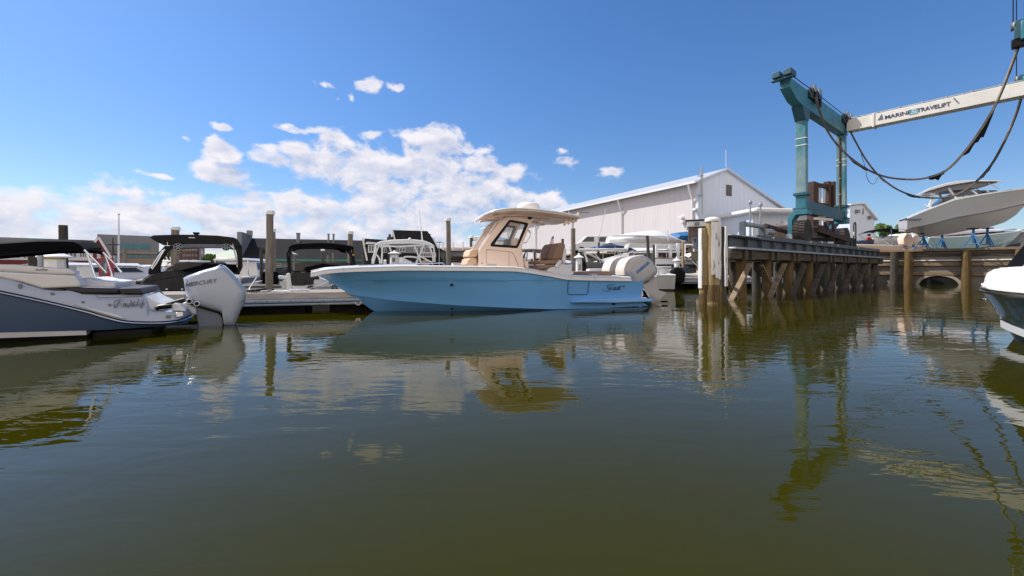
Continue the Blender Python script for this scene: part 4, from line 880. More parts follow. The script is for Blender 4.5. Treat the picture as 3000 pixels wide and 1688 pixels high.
# seat back, cushions
def pri(pts, w0, w1, name, mat, bev=.03, z0=None, par=None, seg=3):
    p = fl.L(pts, w0)
    return MB().prism(p, w0, w1).build(name, mat, par or lb, bevel=bev, seg=seg)
pri(A1([(-900,480),(0,563),(120,562),(400,590),(640,602),(700,625),(715,662),(400,652),(0,625),(-900,560)]), -.98, -.72, 'cockpit_coaming', CREAMV, .045)
pri(A1([(-900,560),(0,632),(400,655),(710,668),(750,720),(770,775),(390,790),(200,730),(0,690),(-900,640)]), -1.0, -.7, 'cockpit_side', CREAMV, .03)
t_q = fl.uz(*A1([(388,612)])[0], -.99); text('SeaRay', 'coaming_lettering', GYTX, lb, (t_q[0], -.985, t_q[1]), .05, shear=.3)
pri(A1([(770,685),(870,700),(920,715),(1090,730),(1090,780),(770,780)]), -.6, .9, 'transom_coaming', CREAMV, .03)
pri(A1([(330,780),(540,783),(700,830),(650,840),(400,800)]), -.97, -.3, 'quarter_pad', CUSH, .02)
pri(A1([(550,783),(720,782),(1110,790),(1125,835),(760,843),(700,825)]), -.98, .8, 'sun_pad', CUSH, .03)
pri(A1([(560,776),(700,768),(1060,785),(1060,790),(560,786)]), -.9, .8, 'sun_pad_top', CREAMV, .01)
pri(A1([(1125,787),(1320,788),(1345,830),(1345,840),(1135,838)]), -.98, .8, 'sun_pad', CUSH, .03)
cc = fl.L3(A1([(900,848),(930,878),(1150,872),(1345,866)]), -1.03); MB().tube(cc, .006, 4).build('locker_seam', TRIMG, lb)
# stepped transom wedge + platform fittings
pri(A1([(1340,850),(1385,862),(1450,905),(1480,915),(1560,950),(1540,1000),(1400,1000)]), -.9, .5, 'transom', GEL, .03)
pri(A1([(1615,1000),(1615,950),(1640,932),(1700,942),(1755,995),(1750,1005)]), -.98, -.72, 'corner_pad', GEL, .05)
tb = fl.L3(A1([(1470,985),(1500,965),(1620,955)]), -1.0); MB().tube(tb, .045, 10).build('platform_handle', BLACKP, lb)
tb = fl.L3(A1([(1500,960),(1620,930),(1745,895)]), -.55); MB().tube(tb, .045, 10).build('ski_tow_arm', BLACKP, lb)
pl = fl.L3(A1([(1565,1055),(1615,1052)]), WN-.0); MB().beam(pl[0], pl[1], .02, .05).build('stern_light', TRIMG, lb)
pl = fl.L3(A1([(1660,1040),(1730,1030)]), WN-.01); MB().beam(pl[0], pl[1], .05, .09).build('stern_cleat', CHROME, lb, bevel=.01)
for x, y in ((180,760),(182,782),(487,840),(778,921),(1030,946)):
    p = fl.P(*A1([(x,y)])[0], WN); MB().lathe([(.022,-.012),(.022,.01)], (0,0,0), 12, 'y').build('drain_fitting', TRIMG, lb).location = (p[0], WN+.03, p[2])
# name script
KN = lambda x, y: (lambda p: (p[0], -1.0, p[2]))(fl.P(*B1([(x,y)])[0], -1.09))
KA = lambda x, y: (lambda p: (p[0], -1.042, p[2]))(fl.P(*A1([(x,y)])[0], -1.04))
m = MB()
for p in ([(1125,905),(1112,930),(1100,955),(1085,968),(1075,955),(1085,938)], [(1165,895),(1135,915),(1112,925),(1135,935),(1150,962),(1165,958)], [(1078,930),(1095,905),(1120,898),(1140,890)],
          [(1168,928),(1165,955),(1172,935),(1182,930),(1180,955),(1188,950)], [(1195,930),(1190,955),(1198,952)], [(1222,930),(1208,932),(1206,950),(1220,948),(1222,930),(1215,965),(1200,975)],
          [(1240,900),(1230,955),(1238,932),(1250,932),(1247,955),(1255,950)], [(1268,905),(1260,950),(1270,948)], [(1256,925),(1282,920)],
          [(1312,888),(1300,915),(1290,945),(1278,945),(1300,940),(1320,950)], [(1328,925),(1324,948),(1332,944)], [(1352,893),(1342,920),(1335,965),(1330,972),(1345,935),(1350,925)], [(1358,935),(1368,925),(1356,925),(1354,943),(1366,944)]):
    stroke(m, p, .0075, KA, 3, False)
m.build('name_lettering', GYTX, lb)
# black bimini
bm_ = fl.L(A1([(-900,440),(-400,395),(0,368),(350,346),(600,345),(690,350),(745,375),(800,425),(795,432),(720,412),(600,408),(300,412),(0,438),(-500,480),(-900,520)]), -1.0)
se = []
for w, dz in ((-.99,-.05),(-.97,0),(-.6,.05),(0,.07),(-.2,.05),(.1,0),(.12,-.05)):
    se.append([(u, w, z+dz) for u, z in bm_])
MB().loft(se, True, True).build('sun_canopy', BLACKC, lb, smooth=40)
for a in ([(795,425),(930,560)], [(790,430),(905,540),(1000,640)], [(815,450),(870,600),(900,690)]):
    for s in (-.97, .1):
        p = fl.L3(A1(a), -.97); MB().tube([(x, s, z) for x, y, z in p], .016, 8).build('canopy_bow', CHROME, lb)
# the outboard
wt = -.26
cowl = fl.L(B2([(652,660),(700,632),(900,560),(1055,520),(1130,485),(1190,505),(1260,570),(1345,660),(1400,730),(1465,820),(1455,905),(1432,1000),(1395,1060),(1310,1270),(1180,1278),(1165,1130),(1110,1092),(820,1012),(700,930),(688,890)]), wt)
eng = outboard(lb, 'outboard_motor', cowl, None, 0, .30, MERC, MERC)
lw = fl.L(B2([(770,1005),(830,1015),(1110,1100),(1150,1135),(1165,1200),(1175,1285),(1180,1600),(860,1600),(850,1290),(820,1120)]), wt); MB().pillow(lw, 0, .17, ((-1,.93),(-.85,.98),(0,1),(.85,.98),(1,.93))).build('midsection', MERCG, eng, smooth=35)
lw2 = fl.L(B2([(1176,1280),(1310,1272),(1230,1480),(1190,1500)]), wt); MB().prism(lw2, -.12, .12).build('splash_plate', MERC, eng, bevel=.03)
tb = fl.L3(B2([(700,945),(820,1010),(1110,1092),(1150,1125),(1168,1180),(1175,1285)]), wt); MB().tube([(a, -.235, c) for a, b, c in tb], .018, 6).build('cowl_gasket', RUB, eng)
tb = fl.L3(B2([(1130,500),(1190,560),(1270,635),(1345,695)]), wt); MB().tube([(a, -.2, c) for a, b, c in tb], .028, 6).build('air_intake', SLATE, eng)
tb = fl.L3(B2([(690,890),(850,955),(1050,1010),(1200,1015),(1330,980),(1440,930)]), wt); MB().tube([(a, -.288, c) for a, b, c in tb], .004, 4).build('cowl_seam', GYTX, eng)
for x, y in ((748,948),(838,978)):
    p = fl.P(*B2([(x,y)])[0], wt); MB().lathe([(.05,-.07),(.055,-.05),(.055,.05)], (p[0],-.235,p[2]), 16, 'y').build('cowl_plug', GEL, eng); MB().lathe([(.036,-.076),(.036,-.06)], (p[0],-.235,p[2]), 14, 'y').build('cowl_grommet', RUB, eng)
br_ = fl.L(B2([(640,990),(690,960),(830,1030),(830,1130),(760,1110),(700,1030)]), wt); MB().prism(br_, -.22, .22).build('transom_bracket', GEL2, eng, bevel=.03)
p = fl.uz(*B2([(885,722)])[0], -.30); text('MERCURY', 'cowl_lettering', GYTX, eng, (p[0], -.306, p[1]), .112, tilt=R(9), shear=.3, sx=1.0, bold=.001, ext=.008)

# ================================================================ DOCKS
def dock(fr, u0, u1, depth, ztop, name, label, fingers=()):
    r = fr.root(name, label, 'dock')
    MB().box(u0, u1, .05, depth, ztop-.045, ztop).build('deck_boards', DECKW, r, smooth=0)
    MB().box(u0, u1, 0, .048, ztop-.15, ztop+.01).build('edge_board', M('pale_edge_board', (.3,.27,.25), .9, c2=(.55,.52,.49), sc=3, bump=.5, stretch=(.6,6,5)), r, bevel=.006)
    m = MB(); m.tube([(u0,-.03,ztop-.2),(u1,-.03,ztop-.2)], .05, 10).tube([(u0,-.02,ztop-.29),(u1,-.02,ztop-.29)], .03, 8); m.build('fender_strip', M('grey_fender_vinyl', (.30,.36,.45), .45), r)
    m = MB(); x = u0+.1
    while x < u1: m.box(x,x+.02,-.055,-.045,ztop-.3,ztop-.29); m.lathe([(.012,-.09),(.012,-.07)], (x+.1,0,ztop-.2), 6, 'y'); x += .26
    m.build('fender_bolts', RUB, r)
    m = MB(); x = u0+.2
    while x < u1-1: m.box(x, x+1.7, .35, depth-.3, -.25, ztop-.22); x += 2.3
    m.build('floats', RUB, r)
    MB().box(u0, u1, .06, .12, ztop-.34, ztop-.047).box(u0,u1,depth-.1,depth-.02,ztop-.34,ztop-.047).build('stringer', WOODD, r, smooth=0)
    return r
fd = Fr(-3.77, 11.5, 17); dock(fd, -10.5, 3.2, 1.9, .52, 'floating_dock', 'long grey floating dock with pale edge board behind the two foreground boats')
fd2 = Fr(*at(1926, 24), 2); d2 = dock(fd2, -14, 7.5, 2.2, .62, 'floating_dock', 'far floating dock with dark edge running behind the white-capped pile cluster')
fd3 = Fr(*at(1100, 24), 12); dock(fd3, -40, 10, 2.0, .5, 'floating_dock', 'back row floating dock under the arched white hardtop boat')
# clutter lying on the near dock
def onthing(name, label, cat, pos, rot=0):
    e = bpy.data.objects.new(name, None); col.objects.link(e); e.location = pos; e.rotation_euler = (0,0,rot); return tag(e, label, cat)
def dk3(px, py, w): p = fd.P(px, py, w); return p
random.seed(3)
e = fd.root('dock_lines', 'tangle of dark and white mooring rope on the dock left of the small black tower', 'rope')
m = MB(); base = dk3(752,850,.8)
for j in range(5):
    pts = [(base[0]+random.uniform(-.35,.45)+.12*k*(1 if j%2 else -1)*.4, .5+random.uniform(-.2,.5), .545+abs(random.gauss(0,.025))) for k in range(7)]; m.tube(smooth(pts,3), .016, 6)
m.build('black_rope', RUB, e); m = MB()
for j in range(3):
    pts = [(base[0]+.6+random.uniform(-.4,.7), .3+random.uniform(-.1,.6), .55+abs(random.gauss(0,.015))) for k in range(6)]; m.tube(smooth(pts,3), .013, 6)
m.build('white_rope', WTRIM, e)
e = fd.root('dock_lines', 'small white rope coil on the dock under the smaller black tower', 'rope'); m = MB(); b0 = dk3(880,850,.5)
m.tube([(b0[0]+.16*cos(k*.7)*(1+.03*k%3), .5+.12*sin(k*.7), .54+.002*k) for k in range(26)], .014, 6); m.build('white_rope', WTRIM, e)

def pedestal(px, Y, ytop, ybase, wpx, label, hose=False, cream=False, z0=None):
    x, y = at(px, Y); zb = Zy(ybase, Y) if z0 is None else z0; e = bpy.data.objects.new('power_pedestal', None); col.objects.link(e); e.location = (x,y,zb); e.rotation_euler = (0,0,R(12))
    tag(e, label, 'power pedestal', 'lighthouse-shaped power pedestals on the docks'); w = wpx/F*Y/2; h = Zy(ytop, Y)-zb
    MB().lathe([(w*.78,0),(w*.72,.05*h),(w*.62,.74*h),(w*.62,.76*h)], (0,0,0), 8).build('body', WPLA, e, smooth=20)
    MB().lathe([(w*.6,.76*h),(w*.66,.765*h),(w*.66,.80*h)], (0,0,0), 16).build('lamp_band', M('amber_lens', (.42,.30,.08), .3) if cream else WTRIM, e)
    MB().lathe([(w,.80*h),(w*1.0,.825*h),(w*.4,.91*h),(w*.22,.92*h),(w*.24,.97*h),(w*.12,h),(.005,h)], (0,0,0), 20).build('roof', WPLA, e, smooth=30)
    MB().box(-w*.3, w*.12, -w*.75, -w*.62, .3*h, .55*h).build('socket_panel', GYTX if not hose else GALV, e, bevel=.01)
    if hose:
        m = MB(); pts = [(w*1.0+.12*w*sin(k*1.1)+.28*w*cos(k*.785), -w*.1+.05*sin(k), .42*h+.22*h*sin(k*.785)) for k in range(60)]; m.tube(pts, .018, 6); m.tube([(w*.8,0,.45*h),(w*.9,-.02,.2*h),(w*.7,-.03,.02)], .018, 6); m.build('hose_coil', RUB, e)
    return e
pedestal(160, 11.2, 729, 800, 76, 'lighthouse-shaped white power pedestal with cream roof behind the left white seat back', cream=True, z0=.52)
pedestal(1156, 18, 734, 782, 38, 'lighthouse-shaped white power pedestal in front of the arched white hardtop boat')
pedestal(1696, 17.5, 742, 812, 30, 'white power pedestal with black hose coil between the helm seats and brown bench', hose=True)
pedestal(1983, 24.8, 752, 816, 24, 'white power pedestal right of the white dock box')
pedestal(2152, 26, 758, 808, 20, 'white power pedestal seen under the hoist pier behind the first cross brace')
pedestal(1128, 30, 760, 778, 12, 'tiny white pedestal roof beyond the bow deck')
# slender white lantern post, red extinguisher cabinet
e = onthing('lantern_post', 'slim white post with rounded finial in front of the black sun canopy', 'post', (*at(119, 10.2), .52)); h_ = Zy(708,10.2)-.52
MB().lathe([(.055,0),(.05,h_*.8),(.045,h_*.86)], (0,0,0), 12).build('shaft', GALV, e); MB().lathe([(.05,h_*.84),(.085,h_*.86),(.06,h_*.9),(.09,h_*.93),(.1,h_*.96),(.05,h_*.985),(.06,h_),(.0,h_*1.01)], (0,0,0), 16).build('finial', WPLA, e, smooth=40)
fc = Fr(*at(289, 10.3), 38); e = fc.root('extinguisher_cabinet', 'red cabinet with a fire extinguisher inside standing beside the black sun canopy', 'cabinet')
c = fc.L(A1([(928,500),(1065,720)])); x1 = c[1][0]; z1 = c[0][1]; z0 = c[1][1]
MB().prism([(0,z0),(x1,z0),(x1,z1),(0,z1)], 0, .28, [[(.04,z0+.14),(x1-.1,z0+.14),(x1-.1,z1-.04),(.04,z1-.04)]]).box(.01,x1-.01,.281,.3,z0+.01,z1-.01).build('case', REDP, e, bevel=.008)
MB().box(x1*.3, x1*.55, .15, .2, .5, z0-.003).build('post', WOODD, e)
ex = MB().lathe([(.05,z0+.17),(.055,z0+.19),(.055,z0+.4),(.03,z0+.45),(.018,z0+.47)], (x1*.48,.12,0), 14).build('extinguisher', GALV, e); MB().box(x1*.48-.04,x1*.48+.05,.09,.13,z0+.455,z0+.50).tube([(x1*.48-.03,.1,z0+.47),(x1*.48-.08,.08,z0+.4),(x1*.48-.07,.07,z0+.25)], .01, 6).build('valve_hose', RUB, ex)
MB().box(.035, x1-.095, -.004, .004, z0+.135, z1-.035).build('door_glass', GLASS, e)

# ================================================================ HOIST PIER
th_ = 38.7; fp = Fr(8.14+.2, 16.2+.0, th_); PL = 23.2
pr_ = fp.root('hoist_pier', 'steel-girdered timber hoist pier with piles and cross braces running away to the right', 'pier')
gt = fp.uz(2128,690)[1]; gb = fp.uz(2180,727)[1]; cpb = fp.uz(2131,761)[1]
def girder(w0, w1, nm):
    m = MB(); m.box(-.05, PL, w0, w1, gt-.03, gt).box(-.05, PL, w0, w1, gb, gb+.05).box(-.05, PL, (w0+w1)/2-.02, (w0+w1)/2+.02, gb+.051, gt-.031)
    x = .02
    while x < PL: m.box(x, x+.03, w0+.02, w1-.02, gb+.052, gt-.032); x += 1.35
    return m.build(nm, STEELG, pr_, smooth=0)
girder(-.05, .35, 'girder'); girder(1.15, 1.55, 'girder')
MB().box(-.3, PL, -.3, -.0, gb-.09, gb-.004).build('walkway_plank', GALV, pr_, bevel=.02)
MB().box(.0, PL, .36, 1.14, gt-.16, gt-.03).build('runway_deck', STEELG, pr_, smooth=0)
MB().box(2.4, PL, -.02, .06, gt+.002, gt+.16).box(2.4, PL, 1.45, 1.53, gt+.002, gt+.16).build('wheel_curb', STEELG, pr_, smooth=0)
MB().box(-.3, 2.35, -.15, .7, gt+.004, gt+.05).build('end_plate', GALV, pr_, bevel=.01)
for u_ in (3.9, 8.6, 13.2, 17.5): p = (u_, -.03, gt+.09); MB().ball(p, .045, 8).build('reflector', WPLA, pr_)
# timber caps, stringers, piles and braces
bents = [1.15, 3.7, 6.2, 8.9, 11.6, 14.3, 17.1, 19.9, 22.6]
for i, u in enumerate(bents):
    MB().box(u-.55, u-.25, -.25, 1.95, cpb, gb-.095).build('pile_cap', TIMB, pr_, bevel=.015)
    MB().box(u+.05, u+.35, -.25, 1.95, cpb, gb-.095).build('pile_cap', TIMB, pr_, bevel=.015)
for i in range(len(bents)):
    a = (bents[i-1]+.42 if i else -.45); MB().box(a+.02, bents[i]-.62+.45*0, -.16, .12, cpb+.04, gb-.1).build('stringer', TIMB, pr_, bevel=.015)
random.seed(11)
for i, u in enumerate(bents):
    for w in (.12, 1.6):
        x = u-.1+(.0 if w < 1 else .2); r_ = .21*random.uniform(.92,1.06)
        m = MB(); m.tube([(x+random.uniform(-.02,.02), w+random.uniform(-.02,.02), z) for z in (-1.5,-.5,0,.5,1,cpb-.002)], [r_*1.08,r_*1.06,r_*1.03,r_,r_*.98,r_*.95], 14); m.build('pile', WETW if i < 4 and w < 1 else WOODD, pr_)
for i, u in enumerate(bents[:-1]):
    if i == 0:
        MB().beam((-.75,-.28,.02-.1),(.95,-.28,1.36), .07, .2, (0,1,0)).build('cross_brace', TIMBL, pr_, bevel=.008)
        MB().beam((-.7,-.0,1.0),(.55,-.0,-.15), .07, .17, (0,1,0)).build('cross_brace', TIMBL, pr_, bevel=.008)
    else:
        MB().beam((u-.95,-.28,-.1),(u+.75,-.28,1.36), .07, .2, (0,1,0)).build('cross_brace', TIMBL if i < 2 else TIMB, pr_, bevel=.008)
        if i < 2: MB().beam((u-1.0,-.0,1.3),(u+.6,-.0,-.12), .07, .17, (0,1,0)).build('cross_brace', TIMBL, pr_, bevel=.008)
# pipe end stop
es = fp.root('end_stop', 'grey steel pipe bumper arch at the near end of the hoist pier', 'bumper')
c = [fp.uz(*q, .2) for q in A6([(445,590),(640,580),(640,740),(445,715)])]; zt = c[0][1]; u0, u1 = c[0][0], c[1][0]
u0_ = max(u0, .1)
MB().tube([(u0_,.25,zt-.06),(u1,.25,zt-.06)], .1, 14).build('pipe', GALV, es)
for u in (u0_, u1): MB().box(u-.04, u+.04, .12, .38, gt+.052, zt+.06).build('upright', STEELG, es, bevel=.03)
p = fp.P(*A6([(700,690)])[0], .1); MB().tube([(p[0]-.35,.1,p[2]),(p[0]+.3,.1,p[2])], [.14,.14], 12).build('bumper_log', GALV, es)
# dark hand rail / pipe boom running from the end stop to the hoist
p = fp.P(*A6([(665,625)])[0], 1.2); q = fp.P(*A6([(1000,725)])[0], 1.2)
e = fp.root('pipe_boom', 'long brown steel pipe lying between the end stop and the hoist wheel', 'pipe'); MB().tube([p,(q[0],q[1],q[2])], .11, 10).build('pipe', RUSTB, e); MB().box(p[0]+.4,p[0]+.5,1.1,1.3,gt,p[2]-.05).box(q[0]-.6,q[0]-.5,1.1,1.3,gt,q[2]-.0).build('saddle', STEELG, e)

# cluster of fender piles at the pier head
def clus(px, ytop, Y, wpx, name, label, mat, cap, slats, ybot=0):
    x, y = at(px, Y); rad = wpx/F*Y/2; top = Zy(ytop, Y); e = onthing(name, label, 'pile', (x,y,0)); e['group'] = 'fender piles at the pier head'
    random.seed(px); MB().tube([(random.uniform(-.015,.015), random.uniform(-.015,.015), z) for z in (-1.5,-.6,0,.4,.8,1.2,1.6,2.0,top-.02)], [rad*k for k in (1.1,1.09,1.07,1.05,1.0,1.0,.98,.97,.95)], 18).build('post', mat, e)
    MB().lathe([(rad*1.13,-.6),(rad*1.12,.3),(rad*1.05,.62)], (0,0,0), 16).build('tide_band', WETW, e)
    if cap: MB().lathe([(rad*1.2,top-.1),(rad*1.22,top-.03),(rad*1.05,top+.02),(.6*rad,top+.05),(.01,top+.06)], (0,0,0), 20).build('cap', WPLA, e)
    for a, z0, z1, w in slats:
        a = R(a); rr = rad+.03; m = MB(); pts = [(rr*cos(a)+random.uniform(-.01,.01), rr*sin(a)+random.uniform(-.01,.01), lerp(z0,z1,k/5)) for k in range(6)]
        t = Vector((-sin(a), cos(a), 0)); nn = Vector((cos(a), sin(a), 0)); se = []
        for p in pts: p = Vector(p); se.append([p-t*w/2-nn*.02, p+t*w/2-nn*.02, p+t*w/2+nn*.02, p-t*w/2+nn*.02])
        m.loft(se, True, True).build('fender_slat', WPAINT, e, bevel=.004)
    return e
zt = Zy(642,14); zb = Zy(812,14)
clus(2088, 641, 14, 36, 'fender_pile', 'tallest fender pile with white cap and peeling white slats', GOLDW, 1, [(-112,.95,zt-.12,.1),(-86,.85,zt-.12,.11),(-58,.8,zt-.1,.11),(-30,.9,zt-.12,.1)])
clus(2063, 668, 14.1, 24, 'fender_pile', 'golden fender pile with one white slat left of the capped one', GOLDW, 0, [(-150,.5,Zy(668,14.1)-.02,.08),(-175,.5,Zy(668,14.1)-.02,.08)])
clus(2115, 664, 14.6, 22, 'fender_pile', 'dark fender pile with white slats right of the capped one', WOODD, 0, [(-70,.55,Zy(664,14.6),.08),(-35,.55,Zy(668,14.6),.08),(-5,.6,Zy(668,14.6),.08)])

# ================================================================ TRAVELLING HOIST
fh = Fr(fp.o.x, fp.o.y, th_, 0)
ho = fh.root('boat_hoist', 'tall teal travelling boat hoist with a white lettered crossbeam standing on the pier', 'boat hoist')
UN, UF = 8.5, 15.3; WW = .3
zTop = 10.15; zN = gt+.0
def sy(px, py, w): return fh.P(px, py, w)
SP = 9.0                           # span to the second side, over the slip (towards the eye, local -y)
def legs(wc, side):
    for u, tag_ in ((UN,'n'),(UF,'f')):
        a = 4.95; m = MB()
        m.loft([[(u-.18,wc-.22,a),(u+.18,wc-.22,a),(u+.18,wc+.22,a),(u-.18,wc+.22,a)],[(u-.18,wc-.2,zTop-.9),(u+.18,wc-.2,zTop-.9),(u+.18,wc+.24,zTop-.9),(u-.18,wc+.24,zTop-.9)]], True, True)
        lg_ = m.build('leg', TEALF, ho, bevel=.01)
        MB().box(u-.28,u+.28,wc-.32,wc+.32,a-.08,a+.06).build('flange', TEALD, lg_, bevel=.01)
        MB().box(u-.2,u+.2,wc-.23,wc+.23,a-.70,a-.085).build('leg_foot', TEAL, lg_, bevel=.01)
        MB().box(u-.3,u+.3,wc-.33,wc+.33,a-.80,a-.705).build('flange', TEALD, lg_, bevel=.01)
        for zz in (zTop-2.4, zTop-2.75): MB().box(u-.19,u+.19,wc-.235,wc+.245,zz,zz+.04).build('weld_band', OFFW, lg_)
        # wheel arch housing
        b = a-.805
        arch = [(wc+.56,zN+.3),(wc+.56,b-.42),(wc+.3,b),(wc-.33,b),(wc-.33,b-.26),(wc+.2,b-.26),(wc+.35,b-.5),(wc+.35,zN+.3)]
        ar = MB(); nA_ = len(arch); ar.add([(u+s_*.3,p_[0],p_[1]) for s_ in (-1,1) for p_ in arch], [tuple(range(nA_)), tuple(reversed(range(nA_,2*nA_)))]+[(k_,(k_+1)%nA_,(k_+1)%nA_+nA_,k_+nA_) for k_ in range(nA_)]); ar.build('wheel_arch', TEAL, ho, bevel=.015)
        # tyre with lugs
        R_ = .62; hub = zN+R_+.0
        ty = MB().lathe([(.30,-.27),(.50,-.30),(.58,-.26),(R_-.03,-.2),(R_-.03,.2),(.58,.26),(.50,.30),(.30,.27)], (u+.02,wc,hub), 36, 'y')
        for k in range(26):
            t = 2*pi*k/26
            for s in (-1,1):
                tt_ = t+(.0 if s > 0 else pi/26); c = Vector((u+.02+(R_-.01)*cos(tt_), wc+s*.14, hub+(R_-.01)*sin(tt_))); n_ = Vector((cos(tt_),0,sin(tt_)))
                ty.beam(c-n_*.02+Vector((0,-.13,0)), c-n_*.02+Vector((0,.13,0)), .085, .06, n_)
        tyo = ty.build('wheel', TYRE, ho, smooth=30)
        MB().lathe([(.31,-.22),(.24,-.16),(.12,-.18),(.1,-.26),(.02,-.27)], (u+.02,wc,hub), 20, 'y').build('rim', TEALD, tyo); MB().lathe([(.31,.22),(.2,.16),(.02,.16)], (u+.02,wc,hub), 20, 'y').build('rim', TEALD, tyo)
        MB().tube([(u-.42,wc+.45,zN+.38),(u+.42,wc+.45,zN+.38)], .17, 12).build('axle_drum', GALV, ho)
    # lower tie beam
    MB().box(UN+.21, UF-.21, wc-.18, wc+.18, 4.0, 4.65).build('lower_beam', TEALD, ho, bevel=.015)
    # top side beam, with the haunched nose overhanging towards the pier head
    zb = zTop-1.0
    MB().prism([(UN-2.3,zTop-.25),(UN-2.3,zTop+.05),(UF+.3,zTop+.05),(UF+.3,zTop-.899),(UN-.3,zTop-.899),(UN-1.4,zTop-.8),(UN-2.3,zTop-.4)], wc-.22, wc+.22).build('side_beam', TEAL, ho, bevel=.015)
    nb = MB()
    for dw in (-.28, .2): nb.box(UN-2.85, UN-2.2, wc+dw-.17, wc+dw+.17, zTop+.0, zTop+.28)
    nb.box(UN-2.75, UN-2.55, wc-.45, wc+.45, zTop-.12, zTop-.01).build('nose_blocks', TEALD, ho, bevel=.03)
    MB().prism([(UN-.7,zTop-.87),(UN-.2,zTop-1.5),(UN+.2,zTop-1.5),(UN+.5,zTop-.9)], wc-.225, wc+.26).build('gusset', TEALD, ho)
    cab = MB()
    for dw in (-.1,.12): cab.tube([(UN-2.3,wc+dw,zTop+.32),(UN+1.3,wc+dw,zTop+.38),(UF,wc+dw,zTop+.35)], .02, 6)
    cab.build('wire_rope', RUB, ho)
    # trolleys: plates, sheaves, brackets
    for uu in (UN+.9, UF-.1):
        m = MB(); random.seed(int(uu*10+wc*3))
        m.box(uu-.75,uu+.75,wc-.32,wc-.25,zTop-.3,zTop+.2).box(uu-.75,uu+.75,wc+.25,wc+.32,zTop-.3,zTop+.2).box(uu-.5,uu+.6,wc-.25,wc+.25,zTop+.06,zTop+.2)
        for k in range(7): x = uu+random.uniform(-.7,.7); m.box(x-.08,x+.1,wc-.4,wc-.32,zTop+random.uniform(-.5,.0),zTop+random.uniform(.1,.42))
        to = m.build('trolley', M('greasy_black_steel', (.02,.024,.026), .5, var=.6), ho, bevel=.01)
        for dx in (-.4,.35): MB().lathe([(.2,-.05),(.15,0),(.2,.05)], (uu+dx,wc-.38,zTop+.22), 16, 'y').build('sheave', GALV, to)
legs(WW, 0)
legs(WW-SP, 1)
# white crossbeam at the far legs, lettered on the side facing the water
cb_ = MB().box(UF-.32, UF+.32, WW-SP+.31, WW-.31, zTop-.77, zTop-.10).build('crossbeam', OFFW, ho, bevel=.02)
m = MB().tube([(UF-.1,WW-.5,zTop+.0),(UF-.1,WW-SP+.5,zTop+.0)], .04, 8).tube([(UF+.1,WW-.5,zTop-.03),(UF+.1,WW-SP+.5,zTop-.03)], .03, 8)
for k in range(9): y = lerp(WW-.8, WW-SP+.8, k/8); m.box(UF-.2,UF+.2,y-.04,y+.04,zTop-.098,zTop+.05)
m.build('pipe_run', GALV, cb_)
for y in (WW-1.55,): MB().box(UF-.36,UF+.36,y-.05,y+.05,zTop-.83,zTop-.06).build('splice_flange', OFFW, cb_, bevel=.005)
def beamtext(s, y, size, mat, sx=1.2):
    o = text(s, 'beam_lettering', mat, cb_, (0,0,0), size, sx=sx, bold=.006, ext=.004); o.rotation_euler = (0,0,R(-90)); o.location = (UF-.332, y, zTop-.44); return o
def ycross(px): # local y on the beam's face for a photo column
    d = Vector(((px-1500)/F, 1)); tt = (fh.o.dot(fh.u)+UF-.33)/d.dot(fh.u); return (d*tt-fh.o).dot(fh.w)
beamtext('MARINE', (ycross(2597)+ycross(2664))/2, .29, DKTX, 1.08); beamtext('TRAVELIFT', (ycross(2688)+ycross(2783))/2, .29, DKTX, .92)
ym = ycross(2676); MB().box(UF-.335,UF-.322,ym-.17,ym+.17,zTop-.58,zTop-.3).build('emblem', M('emblem_teal', (.12,.38,.45), .5), cb_)
em = MB(); 
for k in range(3): em.box(UF-.341,UF-.336,ym-.15+.02*k,ym+.12-.03*k,zTop-.54+.08*k,zTop-.51+.08*k)
em.prism([(0,0)],0,0) if False else em.build('emblem_waves', WTRIM, cb_)
ym = ycross(2579); MB().add([(UF-.325,ym+.12,zTop-.5),(UF-.325,ym-.12,zTop-.5),(UF-.325,ym-.06,zTop-.2),(UF-.34,ym+.12,zTop-.5),(UF-.34,ym-.12,zTop-.5),(UF-.34,ym-.06,zTop-.2)],[(0,1,2),(3,4,5),(0,1,4,3),(1,2,5,4),(0,2,5,3)]).build('emblem', GYTX, cb_)
ym = ycross(2802); MB().beam((UF-.33,ym+.1,zTop-.18),(UF-.33,ym-.08,zTop-.5), .012, .05).build('painted_stroke', GYTX, cb_)
# access ladder pipe beside the far leg
MB().tube([(UF-.7,WW-.1,zN+2),(UF-.7,WW-.1,zTop-1.2)], .07, 8).build('conduit', RUSTB, ho)
for k in range(6): z = zN+2.2+k*.95; MB().box(UF-.85,UF-.35,WW-.14,WW-.06,z,z+.06).build('conduit_clamp', GALV, ho)
# engine pack and cab between the wheels
MB().box(UN+1.4, UF-1.6, WW-.3, WW+.5, zN+.35, zN+1.0).build('engine_pack', M('greasy_engine_steel', (.012,.012,.013), .6, c2=(.05,.04,.035), sc=3), ho, bevel=.04)
p = sy(*B6([(635,628)])[0], WW-.45); q = sy(*B6([(910,590)])[0], WW-.45)
MB().beam((p[0],WW-.5,zN+1.28),(q[0],WW-.5,zN+1.42), .09, .12).build('light_bar', WPLA, ho, bevel=.01); MB().beam((lerp(p[0],q[0],.2),WW-.5,zN+1.40),(lerp(p[0],q[0],.55),WW-.5,zN+1.46), .1, .06).build('amber_strip', M('amber_paint',(.6,.3,.03),.5), ho)
m = MB(); m.beam((q[0],WW-.5,zN+1.5),(q[0]+.1,WW-.5,zN+.3), .1, .1).beam((q[0]-1.1,WW-.45,zN+1.2),(q[0]-.2,WW-.45,zN+.4), .1, .1); m.beam((UN+.6,WW-.45,zN+.75),(UF-.8,WW-.45,zN+.45), .2, .22); m.build('strut', RUSTB, ho)
m = MB()
